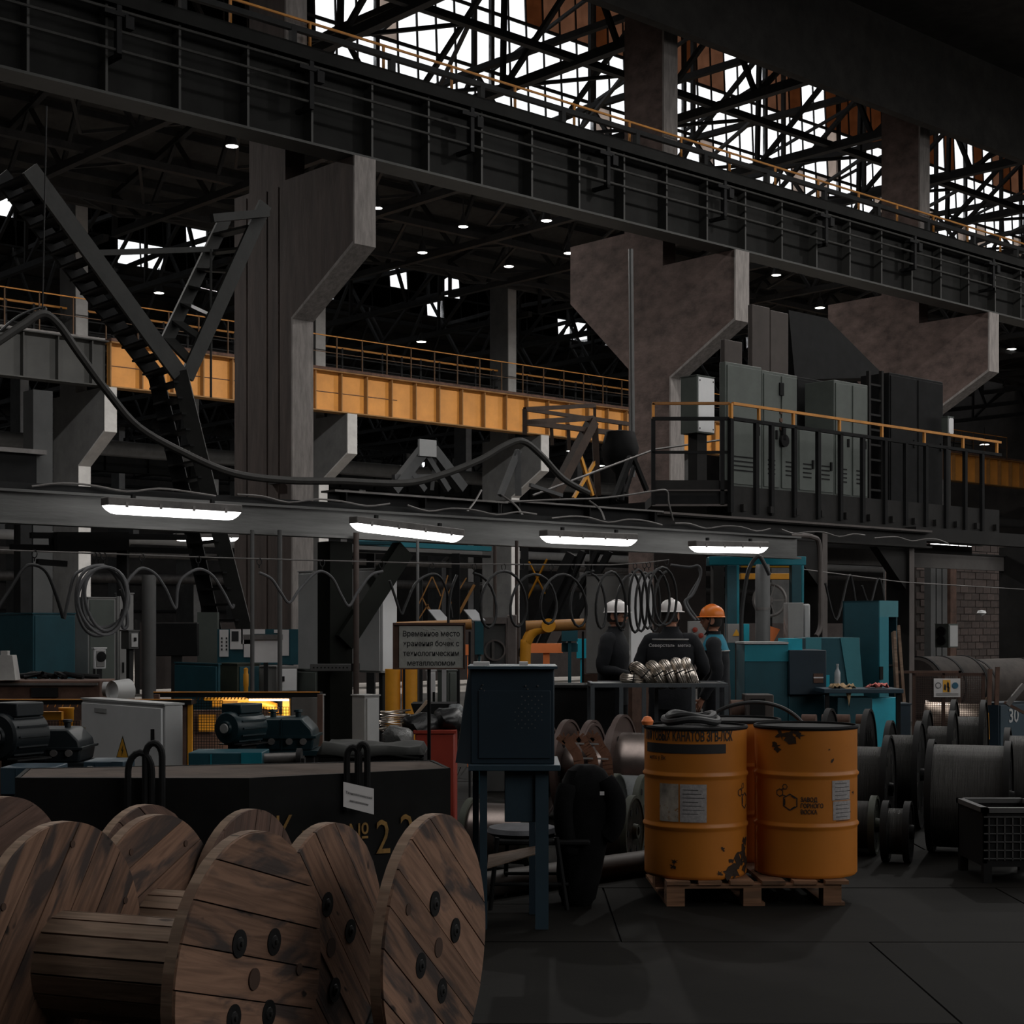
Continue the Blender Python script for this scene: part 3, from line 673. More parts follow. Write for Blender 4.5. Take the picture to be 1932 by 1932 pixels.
# ------------------------------------------------------------------ blue steel stand, stool, jacket, cushion
Yb = 8.1
def bx(px, py, Y=Yb): return P(px, py, Y)
o = T('blue_control_stand', 'dark blue sheet-steel stand with tall slanted cabinet on two-leg table', 'stand', FR(P(960, 1740, Yb).x, Yb + .25, 0))
x0, x1 = bx(888, 0).x, bx(1046, 0).x; z1 = bx(0, 1262).z; z0 = bx(0, 1442).z
MB().quadbox([(x0, Yb, z0), (x1, Yb, z0), (x1, Yb + .42, z0), (x0 - .06, Yb + .42, z0), (x0, Yb, z1), (x1, Yb, z1), (x1, Yb + .42, z1), (x0 - .0, Yb + .42, z1)]).build('cabinet_body', NAVY, o, bev=.006)
MB().quadbox([(bx(858, 0).x, Yb + .1, z0 + .0), (x0, Yb + .003, z0), (x0, Yb + .40, z0), (bx(858, 0).x, Yb + .40, z0), (x0 - .012, Yb + .1, z1), (x0, Yb + .003, z1), (x0, Yb + .4, z1), (x0 - .012, Yb + .4, z1)]).build('side_shield', NAVY, o)
MB().box(x0 - .015, Yb - .03, z1, x1 + .015, Yb + .45, z1 + .014).build('top_lip', NAVYL, o)
MB().box(x0 + .04, Yb - .006, z0 + .03, x1 - .02, Yb, z1 - .11).build('front_panel', NAVY, o, bev=.002)
q = MB()
for i in range(9):
    for j in range(9):
        if (i + j) % 2 == 0 and not (i < 2 and j > 5) and not (i > 6 and j < 2): q.cyl((x1 - .20 + i * .017, Yb - .0075, z1 - .30 + j * .02), (x1 - .20 + i * .017, Yb - .003, z1 - .30 + j * .02), .0035, 6)
for (px, py) in [(911, 1292), (914, 1303), (908, 1299), (992, 1294), (996, 1300), (1015, 1294)]: p = bx(px, py); q.cyl((p.x, Yb - .0075, p.z), (p.x, Yb + .002, p.z), .004, 6)
q.build('punched_holes', STEELB, o, kind='stuff')
MB().box(x0 - .01, Yb - .05, z0 - .03, x1 + .03, Yb + .5, z0).build('table_top', NAVYL, o, bev=.003)
for (a, b, yy, zt_) in [(905, 919, Yb, z0), (1010, 1035, Yb, z0), (888, 900, Yb + .42, z0), (1000, 1012, Yb + .42, z0)]:
    MB().box(bx(a, 0).x, yy, 0, bx(b, 0).x, yy + .035, zt_ - .03).build('leg', NAVYL if yy == Yb else NAVY, o)
MB().box(bx(952, 0).x, Yb + .02, bx(0, 1552).z, bx(1030, 0).x, Yb + .3, z0 - .03).build('drawer_box', NAVYL, o, bev=.004)
MB().quadbox([(bx(919, 0).x, Yb + .05, bx(0, 1642).z), (bx(1015, 0).x, Yb + .12, bx(0, 1618).z), (bx(1015, 0).x, Yb + .4, bx(0, 1618).z), (bx(919, 0).x, Yb + .4, bx(0, 1636).z)] + [(bx(919, 0).x, Yb + .05, bx(0, 1640).z), (bx(1015, 0).x, Yb + .12, bx(0, 1616).z), (bx(1015, 0).x, Yb + .4, bx(0, 1616).z), (bx(919, 0).x, Yb + .4, bx(0, 1634).z)]).build('footrest_board', WOODB, o)
for i, (a, b) in enumerate([(893, 923), (980, 996)]):
    p0, p1 = P(a, 1258, Yb + .15), P(b, 1253, Yb + .15); solo(MB().box(p0.x, Yb + .12, z1 + .014, p1.x, Yb + .26, z1 + .032), ['folded_papers', 'small_tray'][i], PAPER, ['folded grey papers lying on the left of the blue stand top', 'small white tray on the right of the blue stand top'][i], ['paper', 'tray'][i])
Yc = 8.88
o = T('workshop_chair', 'black metal chair behind the blue stand with a jacket hung on it', 'chair', FR(P(1040, 1700, Yc).x, Yc, 0))
for (px, py, tx, ty, dy) in [(1070, 1742, 1050, 1580, -.22), (1106, 1735, 1100, 1580, .12), (925, 1720, 938, 1580, -.22), (952, 1708, 958, 1580, .2)]:
    b = P(px, 1180 + 4650 / (Yc + dy), Yc + dy); t = P(tx, ty, Yc + dy); MB().tube([(b.x, b.y, 0), t], .013, 8).build('leg', BLACK, o)
for (a, b, z_, yy) in [(925, 1070, .14, -.22), (952, 1106, .14, .16)]: MB().tube([(P(a, 0, Yc).x, Yc + yy, z_), (P(b, 0, Yc).x, Yc + yy, z_)], .01).build('stretcher', BLACK, o)
zs = P(0, 1575, Yc).z
MB().box(P(932, 0, Yc).x, Yc - .22, zs - .03, P(1110, 0, Yc).x, Yc + .22, zs).build('seat', BLACK, o, bev=.01)
for px in (1085, 1120): MB().tube([P(px - 5, 1575, Yc), P(px, 1470, Yc)], .013).build('back_post', BLACK, o)
c = P(985, 1566, Yc); q = MB(Matrix.Translation((c.x, Yc, zs))); q.lathe([(.17, .0), (.2, .02), (.185, .045), (.1, .055), (0, .056)], n=24)
solo(q, 'seat_cushion', mat('grey_cushion', (.10, .10, .11), .8, 0, .3, 6, .3), 'flat grey cushion on the chair behind the blue stand', 'cushion')
# jacket draped: lofted cloth with folds
q = MB(); rows = [(1443, 1105, 18, .06), (1452, 1106, 32, .10), (1475, 1108, 46, .13), (1510, 1112, 56, .14), (1550, 1108, 54, .15), (1600, 1098, 46, .15), (1650, 1092, 40, .14), (1690, 1090, 34, .13), (1708, 1088, 27, .1)]
rg = []
for (py, px, hw, hy) in rows: c = P(px, py, Yc - .03); rg.append((c.x, c.y, c.z, hw / F * Yc, hy))
q.loft(rg[::-1], 20)
for i, v in enumerate(q.v): v.x += .012 * math.sin(v.z * 40 + i); v.y += .012 * math.sin(i * 2.3)
o = T('jacket', 'black jacket hung over the back of the chair by the blue stand', 'jacket', FR(P(1100, 0, Yc).x, Yc, .3)); JK = mat('jacket_cloth', (.006, .006, .0065), .95, 0, .3, 9, .3, spec=.1); q.build('jacket_body', JK, o)
s1 = [P(1140, 1470, Yc - .12), P(1160, 1510, Yc - .13), P(1158, 1555, Yc - .13), P(1140, 1580, Yc - .12)]; MB().tube(smoothpts(s1, 4), [.05] + [.06] * 8 + [.06] * 3 + [.045], 10).build('sleeve', JK, o)
s2 = [P(1070, 1480, Yc - .15), P(1062, 1530, Yc - .17), P(1068, 1580, Yc - .15), P(1080, 1612, Yc - .15)]; MB().tube(smoothpts(s2, 4), [.045] + [.055] * 8 + [.055] * 3 + [.04], 10).build('sleeve', JK, o)
c = P(1136, 1497, Yc - .22); MB(Matrix.Translation(c)).box(-.012, 0, -.01, .012, .006, .01).build('badge', PAPER, o)

# ------------------------------------------------------------------ four-way pallet and orange drums
Yp = 8.77; fr = FR(P(1258, 1708, Yp).x, Yp, 0, .03)
o = T('wooden_pallet', 'wooden pallet under the orange drums', 'pallet', fr); Wd, Dp = .97, 1.2
for x in (0, Wd / 2 - .06, Wd - .10):
    MB(fr).box(x, 0, 0, x + .12 if x else .10, Dp, .018).build('bottom_board', PALW, o)
    for y in (0, Dp / 2 - .06, Dp - .12): MB(fr).box(x, y, .018, x + .10, y + .12, .098).build('block', PALW, o)
for y in (0, Dp / 2 - .06, Dp - .12): MB(fr).box(0, y, .098, Wd, y + .12, .118).build('cross_board', PALW, o)
for k in range(6): MB(fr).box(k * .176, -.01, .118, k * .176 + .13, Dp + .01, .138).build('deck_board', PALW, o)
BAR = mat('orange_drum_paint', (.50, .17, .022), .42, 0, .12, 2, .05, dirt=((.06, .03, .015), .69, 5)); BARD = mat('drum_scuffs', (.03, .018, .012), .7, 0, .4, 9)
BR = .29; BZ = .14; BH = .845
def drum(label, x, y, rot, lid=True):
    fr = FR(x, y, BZ, rot); o = T('steel_drum', label, 'drum', fr, 'orange steel drums')
    prof = [(BR * .97, .0), (BR, .012), (BR, .02), (BR, .262), (BR, .27), (BR + .009, .283), (BR + .009, .291), (BR, .304), (BR, .312), (BR, .547), (BR, .555), (BR + .009, .568), (BR + .009, .576), (BR, .589), (BR, .597), (BR, BH - .012)]
    MB(fr).lathe(prof, n=64).build('shell', BAR, o)
    MB(fr).lathe([(BR + .004, BH - .02), (BR + .008, BH - .01), (BR + .004, BH), (BR - .008, BH), (BR - .008, BH - .02)], n=64, closed=True).build('rim', BLACK, o)
    MB(fr).lathe([(BR - .008, BH - .012), (0, BH - .010)], n=48).build('lid', STEEL, o)
    return o, fr
def wrap(o, fr, me, a0, z, name, m, r=BR + .0025, sx=1., sc=1.):   # bend a flat mesh around the drum; a0 = angle at the mesh's origin (-pi/2 = towards us)
    q = MB(fr)
    for v in me.vertices:
        a = a0 + v.co.x * sx * sc / BR; q.v.append(Vector(((r + v.co.z) * math.cos(a), (r + v.co.z) * math.sin(a), z + v.co.y * sc)))
    q.f += [tuple(p.vertices) for p in me.polygons]; return q.build(name, m, o, smooth=False)
def patch(o, fr, a0, a1, z0, z1, name, m, r=BR + .002, n=10):
    q = MB(fr)
    for i in range(n + 1):
        a = a0 + (a1 - a0) * i / n
        for z in (z0, z1): q.v.append(Vector((r * math.cos(a), r * math.sin(a), z)))
    for i in range(n): q.f.append((2 * i, 2 * i + 2, 2 * i + 3, 2 * i + 1))
    return q.build(name, m, o)
D1, f1 = drum('orange steel drum with black band lettering, left of the pair', P(1312, 0, 9.08).x, 9.08, 0)
D2, f2 = drum('orange steel drum with hexagon emblem, right of the pair', P(1520, 0, 9.12).x, 9.12, 0)
D3, f3 = drum('orange steel drum behind the front pair, seen in the gap between them', 1.345, 9.72, .4)
va = lambda x: math.asin(max(-1, min(1, x)))        # horizontal share of the radius -> angle around the drum
wrap(D1, f1, text_mesh('ЛИФТОВЫХ КАНАТОВ ЗГВ-ЛСК', .076, .0003, bold=.0015), -PI / 2 - .36, .792, 'lettering', INK, sx=.50)
patch(D1, f1, -PI / 2 - 1.3, -PI / 2 + .50, .700, .752, 'black_band', INK, n=20)
wrap(D1, f1, text_mesh('нетто у Вк', .034, .0003), -PI / 2 - .95, .672, 'small_lettering', INK, sx=.8)
LABP = mat('drum_label_paper', (.32, .30, .30), .7, 0, .25, 60); LABT = mat('drum_label_worn', (.30, .26, .22), .7, 0, .5, 9, dirt=((.25, .12, .04), .6, 14))
patch(D1, f1, -PI / 2 - .86, -PI / 2 - .44, .32, .53, 'paper_label', LABT); patch(D1, f1, -PI / 2 - .41, -PI / 2 + .10, .32, .53, 'paper_label', LABP)
patch(D2, f2, -PI / 2 + .34, -PI / 2 + .80, .435, .545, 'paper_label', LABP); patch(D2, f2, -PI / 2 + .36, -PI / 2 + .82, .325, .43, 'paper_label', LABP)
q = text_mesh('▬▬▬▬▬▬\n▬▬▬▬▬▬', .01, .0002)
for (D, f, a, z, n) in [(D1, f1, -PI / 2 - .36, .50, 7), (D2, f2, -PI / 2 + .40, .53, 5), (D2, f2, -PI / 2 + .42, .41, 5)]:
    for k in range(n): patch(D, f, a, a + .30 + .06 * (k % 3), z - k * .022 - .003, z - k * .022, 'label_text_line', INK, BR + .0028, 4)
def hexring(cx, cy, r, t, rot=0):
    v, f = [], []
    for i in range(6):
        a = rot + i * PI / 3
        for rr in (r, r - t): v.append((cx + rr * math.cos(a), cy + rr * math.sin(a), 0))
    for i in range(6): j = (i + 1) % 6; f.append((2 * i, 2 * j, 2 * j + 1, 2 * i + 1))
    return v, f
def emblem():
    me = bpy.data.meshes.new('emblem'); V, Fc = [], []
    for c in [hexring(0, 0, .048, .007, PI / 6), hexring(-.062, .05, .024, .006, PI / 6), hexring(-.03, .085, .017, .005, 0)]:
        b = len(V); V += c[0]; Fc += [tuple(b + i for i in f) for f in c[1]]
    for (p, q_) in [((-.024, .032), (-.046, .038)), ((-.05, .068), (-.04, .074)), ((-.031, -.018), (-.031, .018)), ((.008, -.036), (.028, -.024)), ((.008, .036), (.028, .024))]:
        p, q_ = Vector((*p, 0)), Vector((*q_, 0)); d = (q_ - p).normalized(); n_ = Vector((-d.y, d.x, 0)) * .003; b = len(V); V += [tuple(p + n_), tuple(q_ + n_), tuple(q_ - n_), tuple(p - n_)]; Fc.append((b, b + 1, b + 2, b + 3))
    me.from_pydata(V, [], Fc); return me
for (D, f, a) in [(D2, f2, -PI / 2 - .48), (D1, f1, -PI / 2 + 1.12)]: wrap(D, f, emblem(), a, .425, 'emblem', INK)
for k, s_ in enumerate(('ЗАВОД', 'ГОРНОГО', 'ВОСКА')): wrap(D2, f2, text_mesh(s_, .034, .0003, 'LEFT', .0007), -PI / 2 - .28, .440 - k * .034, 'lettering', INK, sx=.78)
def blot(o, fr, a, z, r, seed, name='oil_scuff'):
    rr = random.Random(seed); q = MB(fr); n = 14; q.v.append(Vector(((BR + .0022) * math.cos(a), (BR + .0022) * math.sin(a), z)))
    for i in range(n):
        t = 2 * PI * i / n; k = r * rr.uniform(.3, 1.7); aa = a + k * math.cos(t) / BR; q.v.append(Vector(((BR + .0022) * math.cos(aa), (BR + .0022) * math.sin(aa), z + k * math.sin(t) * .8)))
    for i in range(n): q.f.append((0, 1 + i, 1 + (i + 1) % n))
    q.build(name, BARD, o, smooth=False)
for i, (x, z, r) in enumerate([(.55, .03, .035), (.68, .05, .05), (.78, .09, .05), (.85, .14, .05), (.62, .10, .02), (.92, .06, .04), (.9, .2, .03), (.35, .035, .02), (-.5, .10, .015), (-.52, .07, .018), (.42, .17, .012)]): blot(D1, f1, -PI / 2 + va(x), z, r, i)
for i, (x, z, r) in enumerate([(-.62, .80, .03), (-.45, .785, .035), (-.3, .80, .03), (-.7, .73, .03), (.33, .66, .012), (.27, .72, .008), (.8, .47, .01)]): blot(D2, f2, -PI / 2 + va(x), z, r, 40 + i)
o = T('rubber_hose_coil', 'black rubber hose coil lying on the left orange drum', 'hose', Matrix.Translation((1.03, 9.12, BZ + BH)))
for k, (r_, z_) in enumerate([(.155, .018), (.13, .042)]): MB(Matrix.Translation((1.03, 9.15, BZ + BH + z_ + .005))).tube([(r_ * math.cos(t), r_ * math.sin(t), .01 * math.sin(3 * t + k)) for t in [2 * PI * i / 28 for i in range(28)]], .02, 8, closed=True).build('hose_turn', RUB, o)
p = [P(x, y, 9.5) for x, y in [(1330, 1372), (1350, 1345), (1385, 1330), (1430, 1325), (1470, 1333), (1500, 1350), (1520, 1372)]]
solo(MB().tube(smoothpts(p, 5), .012, 8), 'rubber_hose', RUB, 'black hose arching over the orange drums', 'hose')
p = P(1250, 1351, 9.2); solo(MB(Matrix.Translation((p.x - .1, 9.05, BZ + BH))).lathe([(.03, 0), (.035, .02), (.02, .045), (0, .05)], n=12), 'orange_stopper', ORL, 'small orange plastic stopper on the left drum rim', 'stopper')
p = P(1284, 1351, 9.2); 
# steel pipe rail lying on the floor behind everything
a, b = P(880, 1180 + 4650 / 8.95, 8.95), P(1700, 1180 + 4650 / 11.7, 11.7); a.z = b.z = .075
solo(MB().tube([a, b], .075, 12), 'floor_pipe', mat('floor_pipe_paint', (.07, .06, .055), .6, .2, .3, 3), 'long dark pipe lying on the floor behind the drums and the chair', 'pipe')
# ------------------------------------------------------------------ low line of light fixtures and cable runs (plane v = -14.2)
BU0, BU1 = HP(-60, 1000, -14.1).x, HP(1500, 1000, -14.1).x
o = T('light_beam', 'long low grey steel beam carrying the four strip lamps across the picture', 'beam', HF @ Matrix.Translation((BU0, -14.1, 2.35)))
H().ibar((BU0, -14.1, 2.485), (BU1, -14.1, 2.485), .16, .27, .022).build('beam', mat('light_beam_paint', (.11, .11, .108), .5, .2, .4, 2, .3, stretch=(.4, 4, 4)), o)
H().bar((BU0, -14.0, 2.66), (BU1, -14.0, 2.66), .07, .05).build('cable_tray', STEEL, o)
q = H()
for k in range(7): pts = [(BU0 + .5 + k * 1.9 + t * .28, -14.12 + .03 * math.sin(t), 2.65 + .05 * abs(math.sin(t * 1.1 + k))) for t in range(7)]; q.tube(smoothpts(pts, 3), .009, 6)
q.build('loose_cables', STEELB, o)
def strip(x0, y0, x1, y1, v, label, wh=1.0, dark=True):
    a, b = HP(x0, y0, v), HP(x1, y1, v); d = (b - a); L_ = d.length; ux = d.normalized(); fr = HF @ Matrix.Translation(a)
    o = T('strip_lamp', label, 'lamp', fr, 'strip lamps')
    ang = math.atan2(ux.z, math.hypot(ux.x, ux.y)); yaw = math.atan2(ux.y, ux.x); f2 = fr @ rz(yaw) @ Matrix.Rotation(-ang, 4, 'Y')
    h = .045 * wh
    q = MB(f2); n = 14; rings = []
    for (x, s_) in [(0, .25), (.015, .6), (.05, .9), (.1, 1), (L_ - .1, 1), (L_ - .05, .9), (L_ - .015, .6), (L_, .25)]: rings.append((x, s_))
    for (x, s_) in rings:
        for k in range(n + 1): t = PI * k / n; q.v.append(Vector((x, .055 * wh * math.cos(t), .012 - (h * 1.5) * s_ * math.sin(t))))
    m = n + 1
    for i in range(len(rings) - 1):
        for k in range(n): q.f.append((i * m + k, i * m + k + 1, (i + 1) * m + k + 1, (i + 1) * m + k))
    q.f.append(tuple(range(m))[::-1]); q.f.append(tuple((len(rings) - 1) * m + k for k in range(m)))
    q.build('diffuser', LAMP, o)
    MB(f2).box(-.01, -.062 * wh, .012, L_ + .01, .062 * wh, .075 * wh).build('housing', mat('lamp_housing', (.13, .12, .115), .6, 0, .3, 8), o, bev=.008)
    for k in range(4): MB(f2).box(L_ * (k + .5) / 4 - .012, -.068 * wh, .0, L_ * (k + .5) / 4 + .012, -.06 * wh, .04).build('clip', STEELB, o)
    for k in (0.2, .8): MB(f2).bar((L_ * k, 0, .075 * wh), (L_ * k, .0, .11), .03).build('mount', STEEL, o)
    return o
strip(199, 956, 448, 970, -14.6, 'bright strip lamp at the left end of the low beam')
strip(667, 990, 867, 1014, -14.6, 'bright tilted strip lamp, second from the left on the low beam')
strip(1026, 1014, 1195, 1021, -14.6, 'bright strip lamp in the middle, above the hanging hose loops')
strip(1307, 1033, 1442, 1035, -14.6, 'bright strip lamp above the man in the orange helmet')
strip(331, 1015, 447, 1016, -2.2, 'small strip lamp behind, under the left lamp')
strip(1760, 1027, 1828, 1032, -9.3, 'small strip lamp at the right above the brick wall')
# twin box beams lying above the lamps
def ibeam_thing(pts, v, w, h, label, m=BLACK, name='steel_beam'):
    a, b = HP(*pts[0], v), HP(*pts[1], v); o = T(name, label, 'beam', HF @ Matrix.Translation(a)); zz = a.z - h / 2
    H().box(a.x, v - w / 2, a.z - .02, b.x, v + w / 2, a.z).build('top_flange', STEELB if m is BLACK else m, o)
    H().box(a.x, v - w / 2, a.z - h, b.x, v + w / 2, a.z - h + .02).build('bottom_flange', m, o)
    H().box(a.x, v - .01, a.z - h + .02, b.x, v + .01, a.z - .02).build('web', m, o)
    for k in (.06, .5, .94): H().box(a.x + (b.x - a.x) * k, v - w / 2 + .01, a.z - h + .02, a.x + (b.x - a.x) * k + .02, v - .01, a.z - .02).build('stiffener', m, o)
    return o
ibeam_thing([(617, 925), (943, 930)], -13.0, .24, .34, 'deep black steel beam lying above the second strip lamp')
ibeam_thing([(946, 944), (1237, 950)], -12.6, .24, .24, 'shallower black steel beam right of the deep one, bolts on top')
p = [PV(x, y, -12.75) for x, y in [(946, 948), (1040, 943), (1130, 940), (1190, 933), (1235, 926), (1258, 926), (1262, 950), (1270, 982)]]
solo(MB().tube(smoothpts(p, 4), .012, 6), 'bent_conduit', STEELB, 'thin bent conduit running over the shallow beam and down its right end', 'conduit')
for i, (x0, y0, x1, y1) in enumerate([(908, 925, 866, 982), (948, 935, 993, 985), (1112, 945, 1142, 985)]):
    solo(MB().tube(smoothpts([PV(x0, y0, -13.3), PV((x0 + x1) / 2 + 6, (y0 + y1) / 2 - 3, -13.6), PV(x1, y1, -13.95)], 5), .011, 6), 'drop_cable', STEELB, 'thin cable drooping from the black beams, %s of three' % ['left', 'middle', 'right'][i], 'cable')
# thick flexible feed cable
pts = [(-40, 668), (0, 642), (45, 612), (80, 592), (110, 612), (150, 668), (205, 742), (262, 806), (350, 856), (440, 893), (540, 906), (640, 908), (760, 912), (830, 897), (905, 868), (950, 842), (985, 832), (1020, 858), (1062, 903), (1110, 930)]
solo(MB().tube(smoothpts([PV(x, y, -11.5) for x, y in pts], 5), .042, 8), 'feed_cable', mat('feed_cable_sheath', (.03, .028, .026), .6, 0, .3, 8), 'thick dark feed cable sagging across the left half of the hall', 'cable')
pts = [(0, 625), (30, 600), (60, 585), (85, 580)]; solo(MB().tube(smoothpts([PV(x, y, -11.4) for x, y in pts] + [PV(82, 592, -11.5)], 4), .014, 6), 'thin_cable', RUB, 'thin cable looping beside the peak of the thick feed cable', 'cable')
solo(MB().tube([PV(80, 590, -11.45), PV(88, 200, -11.45)], .008, 6), 'hanger_wire', STEEL, 'thin wire holding up the peak of the feed cable', 'wire')
# tensioned wire and festoon
WV = -16.0
wire = [(-20, 1037), (400, 1052), (850, 1064), (1150, 1066), (1215, 1062), (1262, 1056)]
o = T('festoon_wire', 'taut thin wire with hooks from the left edge to the hose loops', 'wire', HF @ Matrix.Translation(HP(600, 1057, WV)))
MB().tube([PV(x, y, WV) for x, y in wire], .006, 6).build('wire', STEELB, o)
def wy(x):
    for i in range(len(wire) - 1):
        if wire[i][0] <= x <= wire[i + 1][0]: t = (x - wire[i][0]) / (wire[i + 1][0] - wire[i][0]); return wire[i][1] * (1 - t) + wire[i + 1][1] * t
    return 1060
for x in (65, 178, 186, 196, 268, 374, 489, 608, 720, 815, 895, 950, 986, 1040, 1082, 1115, 1198, 1216, 1224, 1238, 1258):
    c = PV(x, wy(x) + 5, WV); MB(Matrix.Translation(c)).tube([(.018 * math.cos(t), 0, .026 * math.sin(t)) for t in [2 * PI * k / 10 for k in range(10)]], .004, 5, closed=True).bar((0, 0, -.026), (0, 0, -.05), .008).build('hook', STEEL, o)
def hang(px_pts, r, m, name, label, v=WV - .02, cat='cable', k=6): return solo(MB().tube(smoothpts([PV(x, y, v) for x, y in px_pts], k), r, 7), name, m, label, cat)
hang([(-10, 1155), (20, 1110), (45, 1072), (66, 1066), (88, 1080), (105, 1120), (119, 1166)], .012, RUB, 'festoon_cable', 'dark festoon cable arch at the left edge before the blue cabinets')
hang([(121, 1168), (130, 1125), (139, 1090), (150, 1078), (175, 1068), (196, 1066)], .011, RUBG, 'festoon_cable', 'grey festoon cable rising into the big cable coil')
hang([(236, 1105), (250, 1085), (268, 1072), (292, 1082), (312, 1110), (331, 1148), (335, 1112), (345, 1090), (374, 1074), (400, 1085), (422, 1118), (437, 1146), (441, 1140)], .011, RUBG, 'festoon_cable', 'grey festoon cable in pointed sags right of the coil')
hang([(489, 1080), (512, 1092), (530, 1118), (546, 1137), (565, 1112), (590, 1085), (608, 1078), (628, 1092), (645, 1125), (659, 1143), (676, 1115), (700, 1085), (722, 1078)], .011, RUBG, 'festoon_cable', 'pale grey festoon cable sagging in front of the hung grey cabinet')
hang([(735, 1095), (745, 1125), (757, 1158), (766, 1140), (785, 1100), (815, 1083), (835, 1095), (848, 1135), (853, 1165)], .011, RUB, 'festoon_cable', 'black festoon cable over the paper sign board')
def loops(x0, x1, n, a, top, b, v, lab, m=RUB, skew=0):
    pts = []; N = n * 18
    for i in range(N + 1):
        t = i / 18 * 2 * PI; x = x0 + (x1 - x0) * i / N + a * math.sin(t); y = top + b * (1 - math.cos(t)) + 4 * math.sin(.7 * t)
        pts.append(PV(x, y, v + .05 * math.cos(t * .5)))
    solo(MB().tube(pts, .012, 7), 'hose_loops', m, lab, 'hose')
loops(893, 1120, 4, 28, 1081, 50, WV - .04, 'row of dark hose loops hanging left of the man in profile')
loops(1115, 1190, 2, 18, 1082, 50, WV - .05, 'wide pair of black hose loops before the tall grey cabinet')
loops(1192, 1240, 4, 14, 1078, 56, WV - .08, 'bunched black hose loops before the pale cabinet side')
loops(1236, 1262, 2, 24, 1074, 52, WV - .38, 'last black hose loops hanging beside the middle helmet')
hang([(862, 1085), (850, 1120), (846, 1180), (852, 1215)], .012, RUB, 'drop_hose', 'single black hose dropping behind the paper sign', v=WV - .06)
o = T('cable_coil', 'big hanging coil of grey cable in front of the blue cabinets at left', 'cable', HF @ Matrix.Translation(HP(192, 1130, WV - .1)))
for k, (cx, cy, rx, ry) in enumerate([(190, 1130, 44, 62), (196, 1126, 44, 58), (188, 1134, 48, 66), (200, 1130, 40, 60), (196, 1134, 46, 64)]):
    MB().tube([PV(cx + rx * math.cos(t) + 4 * math.sin(2 * t + k), cy + ry * math.sin(t), WV - .1 - .03 * k) for t in [2 * PI * i / 30 for i in range(30)]], .0115, 7, closed=True).build('cable_turn', RUBG, o)
solo(MB().tube(smoothpts([PV(x, y, WV - .15) for x, y in [(228, 1112), (238, 1150), (240, 1178), (233, 1185), (229, 1168), (232, 1150)]], 5), .013, 7), 'cable_tail', RUBG, 'pale cable end dangling from the big coil', 'cable')

# ------------------------------------------------------------------ post, brace and hung cabinet, sign board
pf = PV(605, 1255, -13.9); Yq = YV(632, -13.9)
o = T('steel_post', 'dark green-black steel post with diagonal brace under the second lamp', 'post', FR(P(632, 0, Yq).x, Yq, 0, TH))
MB(FR(P(632, 0, Yq).x, Yq, 0, TH)).box(-.13, -.1, 0, .13, .1, 2.33).build('post', mat('post_paint', (.007, .008, .0065), .7, 0, .3, 3, spec=.12), o, bev=.005)
a, b = HP(645, 1212, -14.0), HP(760, 1036, -14.0); H().bar(a, b, .12, .2).build('brace', mat('post_paint', (0, 0, 0)), o)
g = fb(585, 662, 1253, 1266, Yq - .28, .12); f_, s_, t_, h_ = g; MB(f_).box(0, 0, 0, s_, t_, h_).build('terminal_strip', GREYD, o, bev=.003)
q = MB(f_); [q.cyl((s_ * (k + 1) / 11, -.004, h_ / 2), (s_ * (k + 1) / 11, .002, h_ / 2), .008, 8) for k in range(10)]; q.build('strip_holes', BLACK, o)
MB(f_).box(s_, .01, -.005, s_ + .07, t_, h_ + .005).build('plug', BLACK, o)
cabinet('hung_cabinet', 'large hung grey metal cabinet with lit right side behind the dark post', 'cabinet', cab(563, 720, 749, 1073, 1270, 16.4), GREYW, 'a', GREYW, handle=False)
fr, s_, t_, h_ = cab(563, 720, 749, 1073, 1270, 16.4)
o2 = [x for x in SC.objects if x.name.startswith('hung_cabinet')][0]
for x, y in ((.05, .05), (s_ - .1, .05), (.05, t_ - .1), (s_ - .1, t_ - .1)): MB(fr).box(x, y, -fr.translation.z, x + .06, y + .06, -.001).build('leg', STEEL, o2)
pl = MB(fr).box(s_ * .04, -.01, .02, s_ * .96, -.001, h_ * .98); pl.build('lit_side_panel', WHITE, o2, bev=.003)  # whiter sheet puts the brightly lit right side into the colour
# storage place sign
Ys = 8.75; fr = FR(P(741, 0, Ys).x, Ys, P(0, 1263, Ys).z, .02); w_, h_ = (878 - 741) / F * Ys, 88 / F * Ys
o = T('storage_sign', 'framed paper sign in plastic film on a thin pole above the bin', 'sign', FR(P(809, 0, Ys).x, Ys, 0))
MB(fr).box(0, .012, 0, w_, .022, h_).build('backboard', BROWN, o)
for (a, b, c, d) in [(0, 0, w_, .008), (0, h_ - .012, w_, h_), (0, 0, .007, h_), (w_ - .007, 0, w_, h_)]: MB(fr).box(a, .0, b, c, .012, d).build('frame_bar', BROWN, o)
MB(fr).box(.035, .008, .004, w_ - .012, .0115, h_ - .018).build('sheet', FILMP, o)
for k, s_ in enumerate(['Временное место', 'хранения бочек с', 'технологическим', 'металлоломом']):
    f2 = fr @ Matrix.Translation((w_ / 2 + .012, .0072, h_ - .062 - k * .054)) @ Matrix.Rotation(PI / 2, 4, 'X'); MB(f2).add(text_mesh(s_, .042, .0003, bold=.0005), Matrix.Scale(.86, 4, (1, 0, 0))).build('lettering', INK, o, smooth=False)
q = MB(fr); [q.bar((w_ * x, .006, h_ - .03 - y), (w_ * x + .012, .006, h_ - .04 - y), .002) for x, y in ((.42, 0), (.47, .005), (.56, .0), (.66, .012), (.78, .05))]; q.build('film_creases', PAPER, o)
